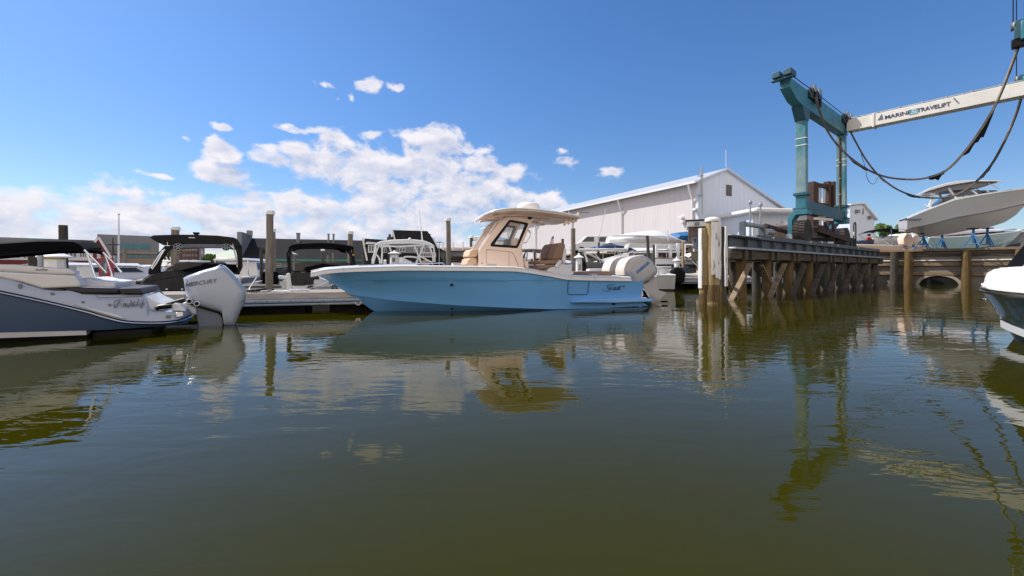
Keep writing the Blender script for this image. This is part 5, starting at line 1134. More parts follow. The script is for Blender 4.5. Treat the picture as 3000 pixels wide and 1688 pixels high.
for dx, s in ((1.7,1),(3.3,-1)): m.tube(smooth([(UN+dx,WW-.52,zN+1.2),(UN+dx+.15*s,WW-.55,zN+.95),(UN+dx+.05*s,WW-.55,zN+.75),(UN+dx+.4*s,WW-.52,zN+.7)]), .03, 6)
m.build('hydraulic_hose', BLUEC, ho)
p = UF+1.3; m = MB(); m.tube([(p,WW-.3,zN),(p,WW-.3,zN+1.5),(p+.1,WW-.3,zN+1.65),(p+.35,WW-.3,zN+1.65),(p+.45,WW-.3,zN+1.5),(p+.45,WW-.3,zN)], .035, 8); m.build('cab_rail', BLACKP, ho); MB().box(p-.2,p+.9,WW-.2,WW+.5,zN+.0,zN+.7).build('operator_box', BLACKP, ho, bevel=.05); MB().box(p-.2,p+.1,WW-.35,WW-.3,zN+.8,zN+1.05).build('cab_light', WPLA, ho, bevel=.03)
# hoist blocks hanging on the far side near the frame's edge
def world_to(fr, X, Y): d = Vector((X,Y))-fr.o; return (d.dot(fr.u), d.dot(fr.w))
for (px, y0, y1, Y_, lab) in ((2985,62,140,17.2,'upper'),(2992,222,285,20.6,'lower')):
    X_, Y2 = at(px, Y_); zt = Zy(y0, Y_); zb = Zy(y1, Y_)
    e = onthing('hook_block', 'teal and black hook block at the right edge ' + ('high above the white crossbeam' if lab=='upper' else 'in front of the white crossbeam'), 'pulley block', (X_, Y2, zb), R(th_-90))
    h_ = zt-zb; MB().box(-.12,.12,-.18,.18,h_*.3,h_).build('cheek_plate', TEALD, e, bevel=.03); MB().box(-.2,.2,-.13,.13,0,h_*.34).build('hook_frame', BLACKP, e, bevel=.03)
    MB().lathe([(.2,-.05),(.16,0),(.2,.05)], (-.16,0,h_*.85), 18, 'x').build('sheave', GALV, e); m = MB()
    for dx in (-.15,.15): m.tube([(dx,0,h_*.85),(dx,0,h_+6.5 if lab=='upper' else h_+4.2)], .018, 6)
    m.build('wire_rope', RUB, e)
    MB().box(.05,.45,-.3,.3,h_*.2,h_*.9).build('weight', TEAL, e, bevel=.04)

# slings hanging across the slip
def sling(name, label, pts, r0, pads=()):
    P3 = []
    n = len(pts)
    for px, py, Y in pts: x, y = at(px, Y); P3.append(Vector((x, y, Zy(py, Y))))
    o = P3[0].copy(); e = onthing(name, label, 'sling', o); e['group'] = 'lifting slings under the hoist'
    sm = smooth([p-o for p in P3], 6); MB().tube(sm, r0, 8, True, .45).build('webbing', M('worn_sling_webbing', (.03,.027,.026), .9, c2=(.16,.13,.105), sc=1.6, bump=.5), e)
    if 'nearer' in label: MB().tube(sm[66:], r0*1.12, 8, True, .5).build('pale_webbing', M('bleached_webbing', (.36,.29,.22), .9, c2=(.6,.53,.45), sc=3), e)
    else: MB().tube(sm[68:], r0*1.12, 8, True, .5).build('pale_webbing', M('bleached_webbing', (0,0,0)), e)
    for i0, i1, rr, seed in pads:
        random.seed(seed); m = MB(); seg_ = sm[i0:i1]; top = []; bot = []
        for k, p in enumerate(seg_): 
            s = sin(pi*(k+.5)/len(seg_)); top.append(p+Vector((0,0,.05))); bot.append(p+Vector((.02,0,-rr*s*random.uniform(.4,1.25)-.05)))
        m.add(top+bot, [(k,k+1,k+1+len(seg_),k+len(seg_)) for k in range(len(seg_)-1)]); m.build('chafe_sleeve', BLACKC, e, smooth=0, solid=.05)
    return e
sling('lifting_sling', 'nearer worn sling looping from the first teal leg to the upper hook block', [(2390,285,21.6),(2400,320,21.5),(2425,385,21.3),(2470,443,21),(2530,490,20.6),(2590,517,20.2),(2660,526,19.8),(2720,520,19.4),(2775,497,19),(2830,440,18.6),(2880,370,18.2),(2920,300,17.9),(2955,215,17.6),(2982,142,17.3)], .058,
      [(19,26,.16,4),(42,48,.2,9),(53,66,.4,12),(72,76,.08,2)])
sling('lifting_sling', 'farther sling sagging from the second teal leg down in front of the lifted white boat', [(2489,380,25.6),(2505,412,25.4),(2535,465,25.1),(2572,512,24.8),(2620,550,24.4),(2670,572,24),(2720,580,23.6),(2775,578,23.2),(2812,566,22.9),(2855,537,22.6),(2905,482,22.2),(2945,410,21.8),(2975,340,21.3),(2992,287,20.8)], .06,
      [(16,24,.08,3),(28,34,.08,6),(56,62,.1,8)])
e = onthing('rope_loop', 'thin blue-grey rope loop dangling below the crossing of the two slings', 'rope', (*at(2560,22), Zy(520,22))); 
MB().tube(smooth([((a-2560)/F*22, 0, -(b-520)/F*22) for a, b in ((2522,450),(2535,490),(2540,520),(2550,536),(2562,538),(2572,520))]), .015, 6).build('cord', SLATE, e)

# ================================================================ RUSTY FORKLIFT MAST behind the hoist
ff = frame(2425, 33, 24, YARD); e = ff.root('marina_forklift', 'tall rusty brown forklift mast standing behind the teal hoist legs', 'forklift')
c = ff.L(B6([(610,130),(960,70),(960,990),(620,990)]))
x0 = c[0][0]; x1 = c[1][0]; zt = c[1][1]
for x in (x0, x0+.45, x1-.85, x1-.4): MB().box(x, x+.3, -.15 if x in (x0, x1-.4) else -.05, .35, -.0, zt-(.2 if x < x0+.5 else 0)).build('mast_rail', RUSTB, e, bevel=.02)
for z in (zt-.55, zt*.62, zt*.3): MB().box(x0+.32, x1-.42, .0, .2, z, z+.32).build('mast_crossbar', RUSTB, e, bevel=.02)
m = MB()
for x in (x0+1.0, x0+1.25, x1-1.1): m.tube([(x,.1,.4),(x,.1,zt-.6)], .06, 8)
m.build('lift_chain', GALV, e); MB().tube([((x0+x1)/2,.15,.3),((x0+x1)/2,.15,zt-1.3)], .12, 12).build('lift_ram', CHROME, e)
MB().box(x0-.1, x1+.1, .5, 4.0, .5, 2.0).build('body', RUSTB, e, bevel=.08)
for x in (x0+.1, x1-.3):
    for y in (1.0, 3.4): MB().lathe([(.25,-.2),(.55,-.2),(.6,-.1),(.6,.1),(.55,.2),(.25,.2)], (x,y,.6), 24, 'x').build('wheel', TYRE, e)

# ================================================================ BULKHEAD + CULVERT at the head of the slip
fb = Fr(29.3, 33.6, -51.3+0); bk_ = fb.root('timber_bulkhead', 'dark timber sheet-pile bulkhead closing the slip on the right', 'seawall')
# local x runs towards the eye/right, local -y faces the slip?
BL = 13.0
MB().box(-3, BL, .25, .45, -2.5, YARD-.12).build('sheet_planks', PLANKV, bk_, smooth=0)
MB().box(-3, BL, -.28, .65, YARD-.115, YARD+.06).build('cap_beam', TIMBL, bk_, bevel=.02)
for z0, z1, mat in ((1.72,1.80,OFFW),(1.36,1.66,TIMBL),(.66,.92,TIMBL),(2.08,2.28,TIMB)): MB().box(-3, BL, -.14 if mat is not OFFW else -.2, .248, z0, z1).build('waler', mat, bk_, bevel=.015)
def ub(px): d = Vector(((px-1500)/F, 1)); tt = (fb.o.dot(fb.w)+0)/d.dot(fb.w); return (d*tt-fb.o).dot(fb.u)
random.seed(5)
for px in (2622, 2664, 2833, 2990):
    u = ub(px); MB().tube([(u+random.uniform(-.02,.02), -.36, z) for z in (-1.5,0,1,2,YARD-.12)], [.27,.26,.25,.24,.23], 14).build('pile', WETW if px > 2650 else WOODD, bk_)
ua, ub_ = ub(2682), ub(2822); uc = (ua+ub_)/2; rx = (ub_-ua)/2; zc_ = Zy(832, 31); zt = Zy(802,31)-zc_
cu = fb.root('culvert', 'old concrete arch culvert half under water in the timber bulkhead', 'culvert'); n = 28; se = []
for y in (-.12, 1.2):
    se.append([(uc+rx*cos(pi*k/n), y, zc_-.15+(zt+.15)*sin(pi*k/n)) for k in range(n+1)])
inn = [[(uc+rx*.84*cos(pi*k/n), y, zc_-.15+(zt+.15)*.82*sin(pi*k/n)) for k in range(n+1)] for y in (-.12,1.2)]
m = MB(); N1 = n+1
m.loft([se[0], inn[0]]); m.loft([se[0], se[1]]); m.loft([inn[0], inn[1]]); m.build('arch_ring', CONC, cu, smooth=40)
MB().add([(uc+rx*.83*cos(pi*k/n), -.06, zc_-.15+(zt+.15)*.81*sin(pi*k/n)) for k in range(n+1)], [tuple(range(n+1))]).build('dark_mouth', RUB, cu, smooth=0)
# plain seawall left of the pier, under the yard
def seawall(p, q, name, label, z1, mat=PLANKV):
    v = Vector(q)-Vector(p); f = Fr(p[0], p[1], math.degrees(atan2(v.y, v.x))); r = f.root(name, label, 'seawall'); L0 = v.length
    MB().box(0, L0, -.2, -.01, -2, z1-.1).build('sheet_planks', mat, r, smooth=0); MB().box(0, L0, -.35, .2, z1-.095, z1+.05).build('cap_beam', TIMBL, r, bevel=.02)
    for k in range(int(L0/3)): MB().tube([(1+k*3,-.42,-1.5),(1+k*3,-.42,z1-.12)], .16, 10).build('pile', WOODD, r)
seawall((12,33.6),(28.6,34.6), 'timber_seawall', 'shaded timber seawall behind the hoist pier piles', YARD)
seawall((3,60),(6,42), 'timber_seawall', 'far timber seawall along the side of the warehouse yard', YARD)
seawall((6,42),(12,33.6), 'timber_seawall', 'timber seawall behind the shrink-wrapped boat', YARD)
seawall((-120,50),(-8,50), 'timber_seawall', 'low seawall along the far shore below the roofed buildings', 1.05)

# ================================================================ BOATS ON THE YARD
fy = frame(2830, 30.4, -30, YARD)
yb = fy.root('lifted_boat', 'large pale grey cabin boat with black windows raised on blue jack stands', 'boat')
stern_u = fy.uz(2659,640,-1.2)[0]; LY = 7.6
def trY(pts, wf, w0=-1.4):
    res = []
    for px, py in pts:
        w = w0
        for _ in range(12): u, z = fy.uz(px, py, w); t = max(0, min(1, (u-stern_u)/LY)); w = lerp(w, -wf(t)*1.25, .6)
        res.append((t, z))
    return sorted(res)
shy = trY([(2659,637),(2716,613),(2795,583),(2850,572),(2913,562),(3000,550)], hb_default); shy.append((1.0, shy[-1][1]+.12))
chy = trY(A7([(500,730),(700,690),(950,625),(1250,575),(1575,500)]), cb_default); chy = [c for c in chy]; 
kly = [(max(0,min(1,(fy.uz(px,py,0)[0]-stern_u)/LY)), fy.uz(px,py,0)[1]) for px, py in A7([(490,750),(700,805),(1100,735),(1250,715),(1400,665),(1500,600),(1575,520)])]
kly = sorted(kly); kly = [(t, min(z, interp(chy,t)-.05)) for t, z in kly]; kly.append((1.0, shy[-1][1]-.15))
PG = M('pale_grey_gelcoat', (.50,.51,.54), .2, var=.03, coat=.5, sc=1)
hull(yb, lambda a, b, z: (stern_u+a, b, z), LY, 2.5, 0, 0, PG, rail=GEL, sheer=lambda t: interp(shy,t), keel=lambda t: interp(kly,t), chine=lambda t: interp(chy,t), floor=shy[0][1]-.5, railh=.12, strake=True, cock=(-2,-1))
m = MB()
for sg in (-1,1): m.tube([(stern_u+t*LY, sg*(cb_default(t)*1.25+.03), interp(chy,t)+.03) for t in [k/20*.9 for k in range(21)]], .03, 6)
m.build('chine_stripe', TRIMG, yb)
pr0 = fy.L(A7([(735,525),(900,405),(985,385),(1130,370),(1330,370),(1330,380),(1200,388),(950,435)]), -1.0)
MB().prism(pr0, -1.0, 1.0).build('wrap_windshield', SMOKE, yb, bevel=.01)
tp = fy.L(A7([(640,388),(700,355),(850,310),(950,290),(1100,282),(1375,283),(1330,300),(1150,350),(1100,365),(880,385),(800,400)]), -1.1)
to = fy.L(A7([(640,388),(700,352),(850,308),(950,288),(1100,280),(1375,283),(1375,290),(1100,292),(860,330),(650,392)]), -1.1)
MB().prism(to, -1.2, 1.2).build('hardtop', GEL, yb, bevel=.03)
tu = fy.L(A7([(700,385),(850,335),(1100,296),(1340,292),(1150,345),(1000,365),(830,380),(780,398)]), -1.0); MB().prism(tu, -.95, .95).build('hardtop_liner', TRIMG, yb, bevel=.02)
for a, b, rr in (((875,350),(950,450),.07),((1240,305),(1350,360),.03),((1095,375),(1140,405),.05),((1225,370),(1250,385),.04)):
    p, q = [fy.uz(*c, -1.0) for c in A7([a, b])]; MB().tube([(p[0],-1.02,p[1]),(q[0],-1.02,q[1])], rr, 8).tube([(p[0],1.02,p[1]),(q[0],1.02,q[1])], rr, 8).build('hardtop_leg', GEL, yb)
for a in ([(705,405),(735,420),(730,480),(690,520)], [(745,395),(735,460),(700,540)], [(660,495),(690,520),(720,450)], [(710,430),(750,410)]):
    q = fy.L3(A7(a), -.9); MB().tube(smooth(q), .05, 6).build('tower_bracket', GEL, yb)
q = fy.L(A7([(455,690),(470,685),(490,700),(480,715),(460,705)]), 0); MB().prism(q, -.3, .3).build('trim_tab', GEL, yb)
q = fy.uz(*A7([(558,636)])[0], -1.5); MB().box(q[0]-.45,q[0]+.45,-1.27,-1.1,q[1]-.05,q[1]+.05).build('name_plate', GYTX, yb)
def stand(px, ytop, ybot, Y, label, wide=1.0):
    x, y = at(px, Y); e = onthing('jack_stand', label, 'jack stand', (x,y,YARD)); e['group'] = 'blue jack stands under the yard boats'; h_ = Zy(ytop, Y)-YARD
    MB().tube([(0,0,h_*.25),(0,0,h_-.06)], .07, 8).build('post', BSTAND, e); m = MB()
    for k in range(3):
        a = 2*pi*k/3+.4; m.tube([(0,0,h_*.75),(.55*cos(a)*wide,.55*sin(a)*wide,.02)], .04, 6)
    for k in range(3):
        a = 2*pi*k/3+.4; b2 = a+2*pi/3; m.tube([(.4*cos(a)*wide,.4*sin(a)*wide,h_*.22),(.4*cos(b2)*wide,.4*sin(b2)*wide,h_*.22)], .02, 6)
    m.build('leg', BSTAND, e); MB().box(-.28,.28,-.18,.18,h_-.06,h_+.02).build('pad', RUB, e, bevel=.02)
stand(2706, 684, 730, 31.5, 'blue jack stand under the stern of the lifted boat')
stand(2760, 684, 725, 32.3, 'blue jack stand below the middle of the lifted boat, second from left', .8)
stand(2852, 669, 722, 29.5, 'tall blue jack stand with splayed legs under the forward hull')
stand(2893, 668, 722, 30.4, 'tall blue jack stand right under the bow keel')

# generic small craft: real metres, built around (stern, centre, waterline)
def craft(px, Y, deg, L_, B_, label, kind, zs=.75, zb=1.15, hullm=GEL, z=0, topm=GEL, cover=None, name='motor_boat', ox=0, group=None, eng=True, canvas=BLACKC, ht=2.3):
    """deg: heading of the bow; the named point is amidships"""
    x, y = at(px, Y); f = Fr(x, y, deg, z); f.o = f.o-f.u*(L_/2); r = f.root(name, label, 'boat', group)
    hull(r, lambda a, b, zz: (a, b, zz), L_, B_, zs, zb, hullm, n=16, railh=.09, floor=.3, cock=(.04,.6) if kind != 'cabin' else (.04,.3))
    if eng:
        po = [(-.05,.35),(-.45,.25),(-.75,.45),(-.8,.9),(-.6,1.2),(-.2,1.25),(-.02,1.0)]
        MB().pillow(po, 0, .22).build('outboard_motor', eng if not isinstance(eng, bool) else BLACKP, r); MB().box(-.42,-.2,-.06,.06,-.5,.4).build('lower_unit', RUB, r, bevel=.03)
    if kind == 'cabin':
        MB().loft([[(L_*.3,-B_*.4,zs),(L_*.3,-B_*.34,ht*.78),(L_*.3,B_*.34,ht*.78),(L_*.3,B_*.4,zs)],[(L_*.58,-B_*.38,zs),(L_*.5,-B_*.32,ht*.78),(L_*.5,B_*.32,ht*.78),(L_*.58,B_*.38,zs)],[(L_*.88,-B_*.08,zb*.97),(L_*.8,-B_*.12,zb+.18),(L_*.8,B_*.12,zb+.18),(L_*.88,B_*.08,zb*.97)]], False, True).build('cabin', topm, r, bevel=.03)
        MB().loft([[(L_*.31,-B_*.385,zs+.35),(L_*.31,-B_*.352,ht*.74),(L_*.31,B_*.352,ht*.74),(L_*.31,B_*.385,zs+.35)],[(L_*.55,-B_*.37,zs+.35),(L_*.51,-B_*.335,ht*.74),(L_*.51,B_*.335,ht*.74),(L_*.55,B_*.37,zs+.35)]], False, True).build('windows', SMOKE, r)
        MB().loft([[(L_*.16,-B_*.38,ht*.80),(L_*.16,-B_*.3,ht*.86),(L_*.16,B_*.3,ht*.86),(L_*.16,B_*.38,ht*.80)],[(L_*.55,-B_*.36,ht*.78),(L_*.53,-B_*.28,ht*.86),(L_*.53,B_*.28,ht*.86),(L_*.55,B_*.36,ht*.78)]], True, True).build('hardtop', topm, r, bevel=.03)
        for s in (-1,1): MB().tube([(L_*.18,s*B_*.36,zs),(L_*.18,s*B_*.34,ht*.8)], .03, 6).build('hardtop_post', CHROME, r)
    if kind == 'ttop':
        MB().box(L_*.3, L_*.62, -B_*.36, B_*.36, ht-.05, ht+.05).build('hardtop', topm, r, bevel=.04, seg=3)
        MB().prism([(L_*.4,.3),(L_*.38,1.25),(L_*.45,1.5),(L_*.5,1.2),(L_*.56,.8),(L_*.58,.3)], -.4, .4).build('console', GEL, r, bevel=.04); MB().beam((L_*.45,0,1.45),(L_*.5,0,1.85), .8, .02, (1,0,0)).build('windshield', SMOKE, r)
        m = MB()
        for s in (-1,1):
            m.tube([(L_*.36,s*.5,.35),(L_*.34,s*.6,ht*.6),(L_*.34,s*.62,ht-.04)], .03, 6).tube([(L_*.56,s*.5,.35),(L_*.55,s*.6,ht*.6),(L_*.58,s*.62,ht-.04)], .03, 6).tube([(L_*.36,s*.52,1.2),(L_*.55,s*.6,ht-.2)], .022, 6)
        m.build('top_frame', WPLA, r); m = MB()
        for k in range(4): yy = lerp(-B_*.3,B_*.3,k/3); m.tube([(L_*.3,yy,ht-.1),(L_*.3-.16,yy,ht+.32)], .035, 8)
        m.build('rod_holder', WPLA, r); MB().box(L_*.24,L_*.32,-.45,.45,.35,.95).build('helm_seat', cover or GEL2, r, bevel=.06, seg=3); (MB().tube([(L_*.5,B_*.3,ht),(L_*.44,B_*.34,ht+2.2)], .018, 5).build('whip_antenna', WPLA, r) if 'rod holders' in label else None)
    if kind == 'bimini':
        se = []
        for k in range(9): a = pi*k/8; se.append([(lerp(L_*.2,L_*.6,k/8), s*B_*.4, ht-.25+.3*sin(a)**.6+(.08 if abs(s) < .6 else 0)) for s in (-1,-.5,0,.5,1)])
        MB().loft(se).build('canopy', canvas, r, solid=.04); m = MB()
        for s in (-1,1): m.tube([(L_*.4,s*B_*.42,zs),(L_*.2,s*B_*.4,ht-.25)], .018, 6).tube([(L_*.4,s*B_*.42,zs),(L_*.6,s*B_*.4,ht-.25)], .018, 6).tube([(L_*.4,s*B_*.42,zs),(L_*.4,s*B_*.4,ht+.02)], .018, 6)
        m.build('canopy_frame', CHROME, r)
    if kind in ('bimini','bow','cover'):
        MB().loft([[(L_*.6,-B_*.42,zs+.06),(L_*.58,-B_*.36,zs+.55),(L_*.6,B_*.36*0,zs+.62),(L_*.58,B_*.36,zs+.55),(L_*.6,B_*.42,zs+.06)],[(L_*.78,-B_*.22,zb*.95),(L_*.70,-B_*.2,zs+.5),(L_*.72,0,zs+.55),(L_*.70,B_*.2,zs+.5),(L_*.78,B_*.22,zb*.95)]], False, True).build('windshield', SMOKE, r)
        for yy in (-.45,.45): MB().box(L_*.4,L_*.48,yy-.25,yy+.25,.4,zs+.45).build('seat', cover or CREAMV, r, bevel=.08, seg=3)
    if kind == 'cover':
        se = []
        for k in range(7): t = k/6; b = B_*.47*hb_default(lerp(.0,.8,t)); zz = zs+.03+lerp(0,zb-zs,t)*.8; se.append([(lerp(.02,.82,t)*L_, s*b, zz+(.75*sin(pi*min(.98,t+.12))**.7)*(1-abs(s)**2.2)) for s in (-1,-.7,-.35,0,.35,.7,1)])
        MB().loft(se).build('mooring_cover', cover or GREYC, r, solid=.03)
    return r, f
craft(2835, 37, 8, 11.5, 2.9, 'long pale teal-hulled boat on the yard behind the lifted white boat', 'cover', 1.0, 1.9, M('pale_teal_gelcoat', (.27,.42,.45), .25, coat=.5), YARD+.2, cover=SHRK, eng=False)
craft(2915, 41, 6, 10, 2.8, 'dark wedge-shaped boat bow beyond the lifted white boat', 'bow', 1.2, 1.9, NAVY, YARD+.6, eng=False)
craft(2640, 36.5, -160, 7.5, 2.5, 'white runabout with dark windows on the yard left of the lifted boat', 'cabin', .9, 1.3, GEL, YARD-.15, eng=False, ht=2.0)
r_, f_ = craft(2562, 36, 170, 6.5, 2.4, 'cream runabout with black canopy carrying a person in red on the yard edge', 'bimini', .7, 1.0, CREAM, YARD-.25, eng=False, ht=2.05)
def cowl_thing(px, Y, ytop, ybase, wpx, label, mat):
    x, y = at(px, Y); z0 = Zy(ybase, Y); h_ = Zy(ytop, Y)-z0; w = wpx/F*Y; e = onthing('outboard_motor', label, 'outboard motor', (x, y, z0))
    MB().pillow([(-w*.4,h_*.15),(w*.1,0),(w*.45,h_*.3),(w*.5,h_*.6),(w*.25,h_*.95),(-w*.2,h_),(-w*.5,h_*.6)], 0, w*.35).build('cowl', mat, e, smooth=50); MB().box(-w*.12,w*.12,-.08,.08,-.3,h_*.12).build('midsection', TRIMG, e, bevel=.03); MB().box(-w*.3,w*.1,-.2,.2,-.32,-.24).build('skid', TRIMG, e)
cowl_thing(2652, 33.5, 684, 722, 32, 'cream outboard cowl standing on the yard near the lifted stern', CREAM)
cowl_thing(2676, 34.2, 688, 720, 26, 'second cream outboard cowl, nearest the lifted stern', CREAM)
# person in the cream boat
px_, Y_ = 2543, 36.0; x, y = at(px_, Y_); zs_ = YARD+.35
def person(x, y, z, label, rot=0):
    e = onthing('person', label, 'person', (x,y,z), rot)
    J = {'pel':(0,0,.0,.15),'sp':(0,-.03,.22,.14),'ch':(0,-.05,.42,.165),'nk':(0,-.06,.56,.06),'hd0':(0,-.08,.62,.06),'hd':(0,-.09,.72,.095),'hd1':(0,-.09,.82,.07),
         'sl':(-.18,-.05,.48,.07),'el':(-.26,-.1,.24,.05),'hl':(-.2,-.34,.2,.04),'hl2':(-.19,-.42,.2,.03),'sr':(.18,-.05,.48,.07),'er':(.26,-.1,.24,.05),'hr':(.2,-.34,.2,.04),'hr2':(.19,-.42,.2,.03),
         'kl':(-.13,-.45,.02,.08),'fl':(-.13,-.48,-.42,.05),'tl':(-.13,-.62,-.46,.04),'kr':(.13,-.45,.02,.08),'fr':(.13,-.48,-.42,.05),'tr':(.13,-.62,-.46,.04)}
    ks = list(J); E = [('pel','sp'),('sp','ch'),('ch','nk'),('nk','hd0'),('hd0','hd'),('hd','hd1'),('ch','sl'),('sl','el'),('el','hl'),('hl','hl2'),('ch','sr'),('sr','er'),('er','hr'),('hr','hr2'),('pel','kl'),('kl','fl'),('fl','tl'),('pel','kr'),('kr','fr'),('fr','tr')]
    me = bpy.data.meshes.new('body'); me.from_pydata([J[k][:3] for k in ks], [(ks.index(a), ks.index(b)) for a, b in E], []); o = bpy.data.objects.new('body', me); col.objects.link(o); o.parent = e
    md = o.modifiers.new('skin','SKIN'); md.use_smooth_shade = True
    for v, k in zip(me.skin_vertices[0].data if me.skin_vertices else [], ks): v.radius = (J[k][3], J[k][3])
    if me.skin_vertices: me.skin_vertices[0].data[0].use_root = True
    o.modifiers.new('sub','SUBSURF').levels = 1; me.materials.append(SKIN)
    MB().loft([[(cos(t)*a, -.045+sin(t)*b, z_) for t in [2*pi*k/12 for k in range(12)]] for a, b, z_ in ((.17,.14,-.02),(.165,.14,.2),(.2,.16,.42),(.19,.13,.52),(.08,.08,.57))], True, True).tube([(-.16,-.05,.5),(-.25,-.09,.3)], [.09,.075], 10).tube([(.16,-.05,.5),(.25,-.09,.3)], [.09,.075], 10).build('shirt', REDS, e)
    MB().ball((0,-.07,.75), .115, 12, (1,1.05,1)).build('hair', HAIR, e)
    return e
person(x, y, zs_+.35, 'seated person in a red shirt under the black canopy on the yard edge', R(20))

# shrink-wrapped cruiser, tarp, van, platform rail
fw2 = frame(1900, 36.5, 6, YARD-.4); e = fw2.root('shrink_wrapped_boat', 'big boat sealed in white shrink-wrap on the yard in front of the warehouse', 'boat')
po = fw2.L(A5([(310,800),(325,725),(430,712),(560,685),(700,668),(800,658),(870,668),(930,700),(990,735),(1085,770),(1085,800)]), -1.2)
po2 = fw2.L(A5([(310,800),(345,795),(700,785),(1085,795)]), -1.2); zlow = po2[1][1]
tz = sorted(po[1:]); us = [lerp(tz[0][0], tz[-1][0], k/22) for k in range(23)]; se = []
for i, u in enumerate(us):
    zt = interp(tz, u); k = min(1, .35+1.3*(u-us[0])/(us[-1]-us[0])*2) if i < 9 else 1; b = 1.55*min(1,k); dz = zt-zlow
    se.append([(u,-b*.86,zlow),(u,-b,zlow+dz*.25+.08*(i%2)),(u,-b*.97,zlow+dz*.5),(u,-b*.55,zlow+dz*.86),(u,0,zlow+dz),(u,b*.55,zlow+dz*.86),(u,b*.97,zlow+dz*.5),(u,b,zlow+dz*.25),(u,b*.86,zlow)])
MB().loft(se, False, True).build('wrap', SHRK, e, smooth=45)
pp = fw2.L(A5([(315,728),(330,722),(600,718),(740,728),(805,752),(745,745),(600,735),(330,735)]), -1.6); MB().prism(pp, -1.6, -1.45).build('wrap_fold', SHRK, e, bevel=.03)
hl = fw2.L(A5([(310,802),(700,790),(1085,800),(1085,830),(950,890),(700,905),(470,865)]), -1.2); m = MB()
MB().loft([[(p[0], w, p[1]) for p in hl] for w in (-1.3,-.6,0,.6,1.3)], True, True).build('hull', GEL2, e, smooth=30)
ms = MB()
for u in (-1.5, 1.2, 3): ms.box(u-.15,u+.15,-.9,.9,.0,hl[4][1]+.35)
ms.build('keel_block', TIMB, e)
wf = fw2.L3(A5([(880,675),(890,740),(885,790)]), -1.62); MB().tube(wf, .04, 6).build('wrap_seam', SHRK, e)
fT = frame(1995, 39, 4, YARD); e = fT.root('blue_tarp_boat', 'boat under a bright blue tarpaulin behind the shrink-wrapped boat', 'boat'); c = fT.L(A5([(880,760),(945,700),(1085,688),(1150,700),(1150,770)])); MB().loft([[(p[0], w, p[1]*(1 if abs(w) < 1 else .8)) for p in c] for w in (-1.3,-.6,.6,1.3)], True, True).build('tarpaulin', TARP, e, smooth=30)
zlo = c[0][1]; MB().box(c[0][0]+.4, c[3][0]-.2, -1.0, 1.0, .3, zlo-.003).build('hull', GEL2, e, bevel=.1); MB().box(c[0][0]+1, c[3][0]-1, -.5,.5,0,.298).build('keel_block', TIMB, e)
# white van
fv = frame(1745, 41.5, 4, YARD-1.0+.0); fv.z = YARD; e = fv.root('parked_van', 'white van parked at the foot of the warehouse, half hidden by the white hardtop boat', 'van')
MB().prism([(-2.4,.35),(-2.5,.9),(-1.7,1.15),(-1.1,1.75),(2.4,1.8),(2.5,.35)], -.9, .9).build('body', GEL, e, bevel=.08, seg=3)
MB().prism([(-1.55,1.18),(-1.08,1.62),(-.4,1.64),(-.4,1.18)], -.915, .915).build('window', SMOKE, e); MB().prism([(.0,1.18),(.0,1.62),(1.2,1.64),(1.2,1.18)], -.915, .915).build('window', SMOKE, e)
for x in (-1.6,1.7):
    for y in (-.82,.82): MB().lathe([(.2,-.1),(.34,-.1),(.36,0),(.34,.1),(.2,.1)], (x,y,.36), 20, 'y').build('wheel', TYRE, e)
# white platform with railing and ramp
fr_ = frame(1958, 29.5, 2, 0); e = fr_.root('railed_landing', 'white-railed wooden landing with white fascia above the far dock', 'landing')
c = fr_.L(A5([(755,955),(1240,990)])); zf = c[0][1]; xa, xb = c[0][0], fr_.uz(2075,760)[0]
MB().box(xa, xb, 0, 4.5, zf-.42, zf-.02).build('fascia', WTRIM, e, bevel=.02); MB().box(xa-.05, xb+.05, -.06, 4.5, zf-.018, zf+.04).build('deck_boards', DECKW, e)
for px in (1925, 1965, 1988): u = fr_.uz(px,720)[0]; MB().box(u-.09,u+.09,.02,.2,zf+.042,fr_.uz(px,716 if px != 1988 else 712)[1]).build('rail_post', WTRIM, e, bevel=.01)
for py in (718.5, 728, 738): a = fr_.uz(1925,py)[1]; MB().box(fr_.uz(1928,py)[0], fr_.uz(1995,py)[0], .06,.12, a-.05, a+.05).build('rail', WTRIM, e)
for k in range(4): u = lerp(xa+.3, xb-.3, k/3); MB().tube([(u,.5,-1.5),(u,.5,zf-.422)], .15, 10).tube([(u,4,-1.5),(u,4,zf-.422)], .15, 10).build('pile', WOODD, e)
e = fr_.root('ramp', 'white railed ramp slanting down to the far dock beside the pile cluster', 'ramp'); m = MB()
for w in (-.2,-1.2):
    a = fr_.L3(A5([(1060,815),(1240,830),(1240,900),(1180,990)]), w); m.tube(smooth(a), .05, 6)
    b = fr_.L3(A5([(1060,960),(1230,985)]), w); m.tube(b, .06, 6)
    for t in (0,.5,1): p = Vector(a[0]).lerp(Vector(a[1]), t); q = Vector(b[0]).lerp(Vector(b[1]), t); m.tube([p,q], .04, 6)
m.build('handrail', WTRIM, e); a = fr_.P(*A5([(1040,965)])[0], -.7); q = fr_.P(*A5([(1230,1010)])[0], -.7); MB().beam(a, q, 1.0, .08).build('tread', GALV, e)
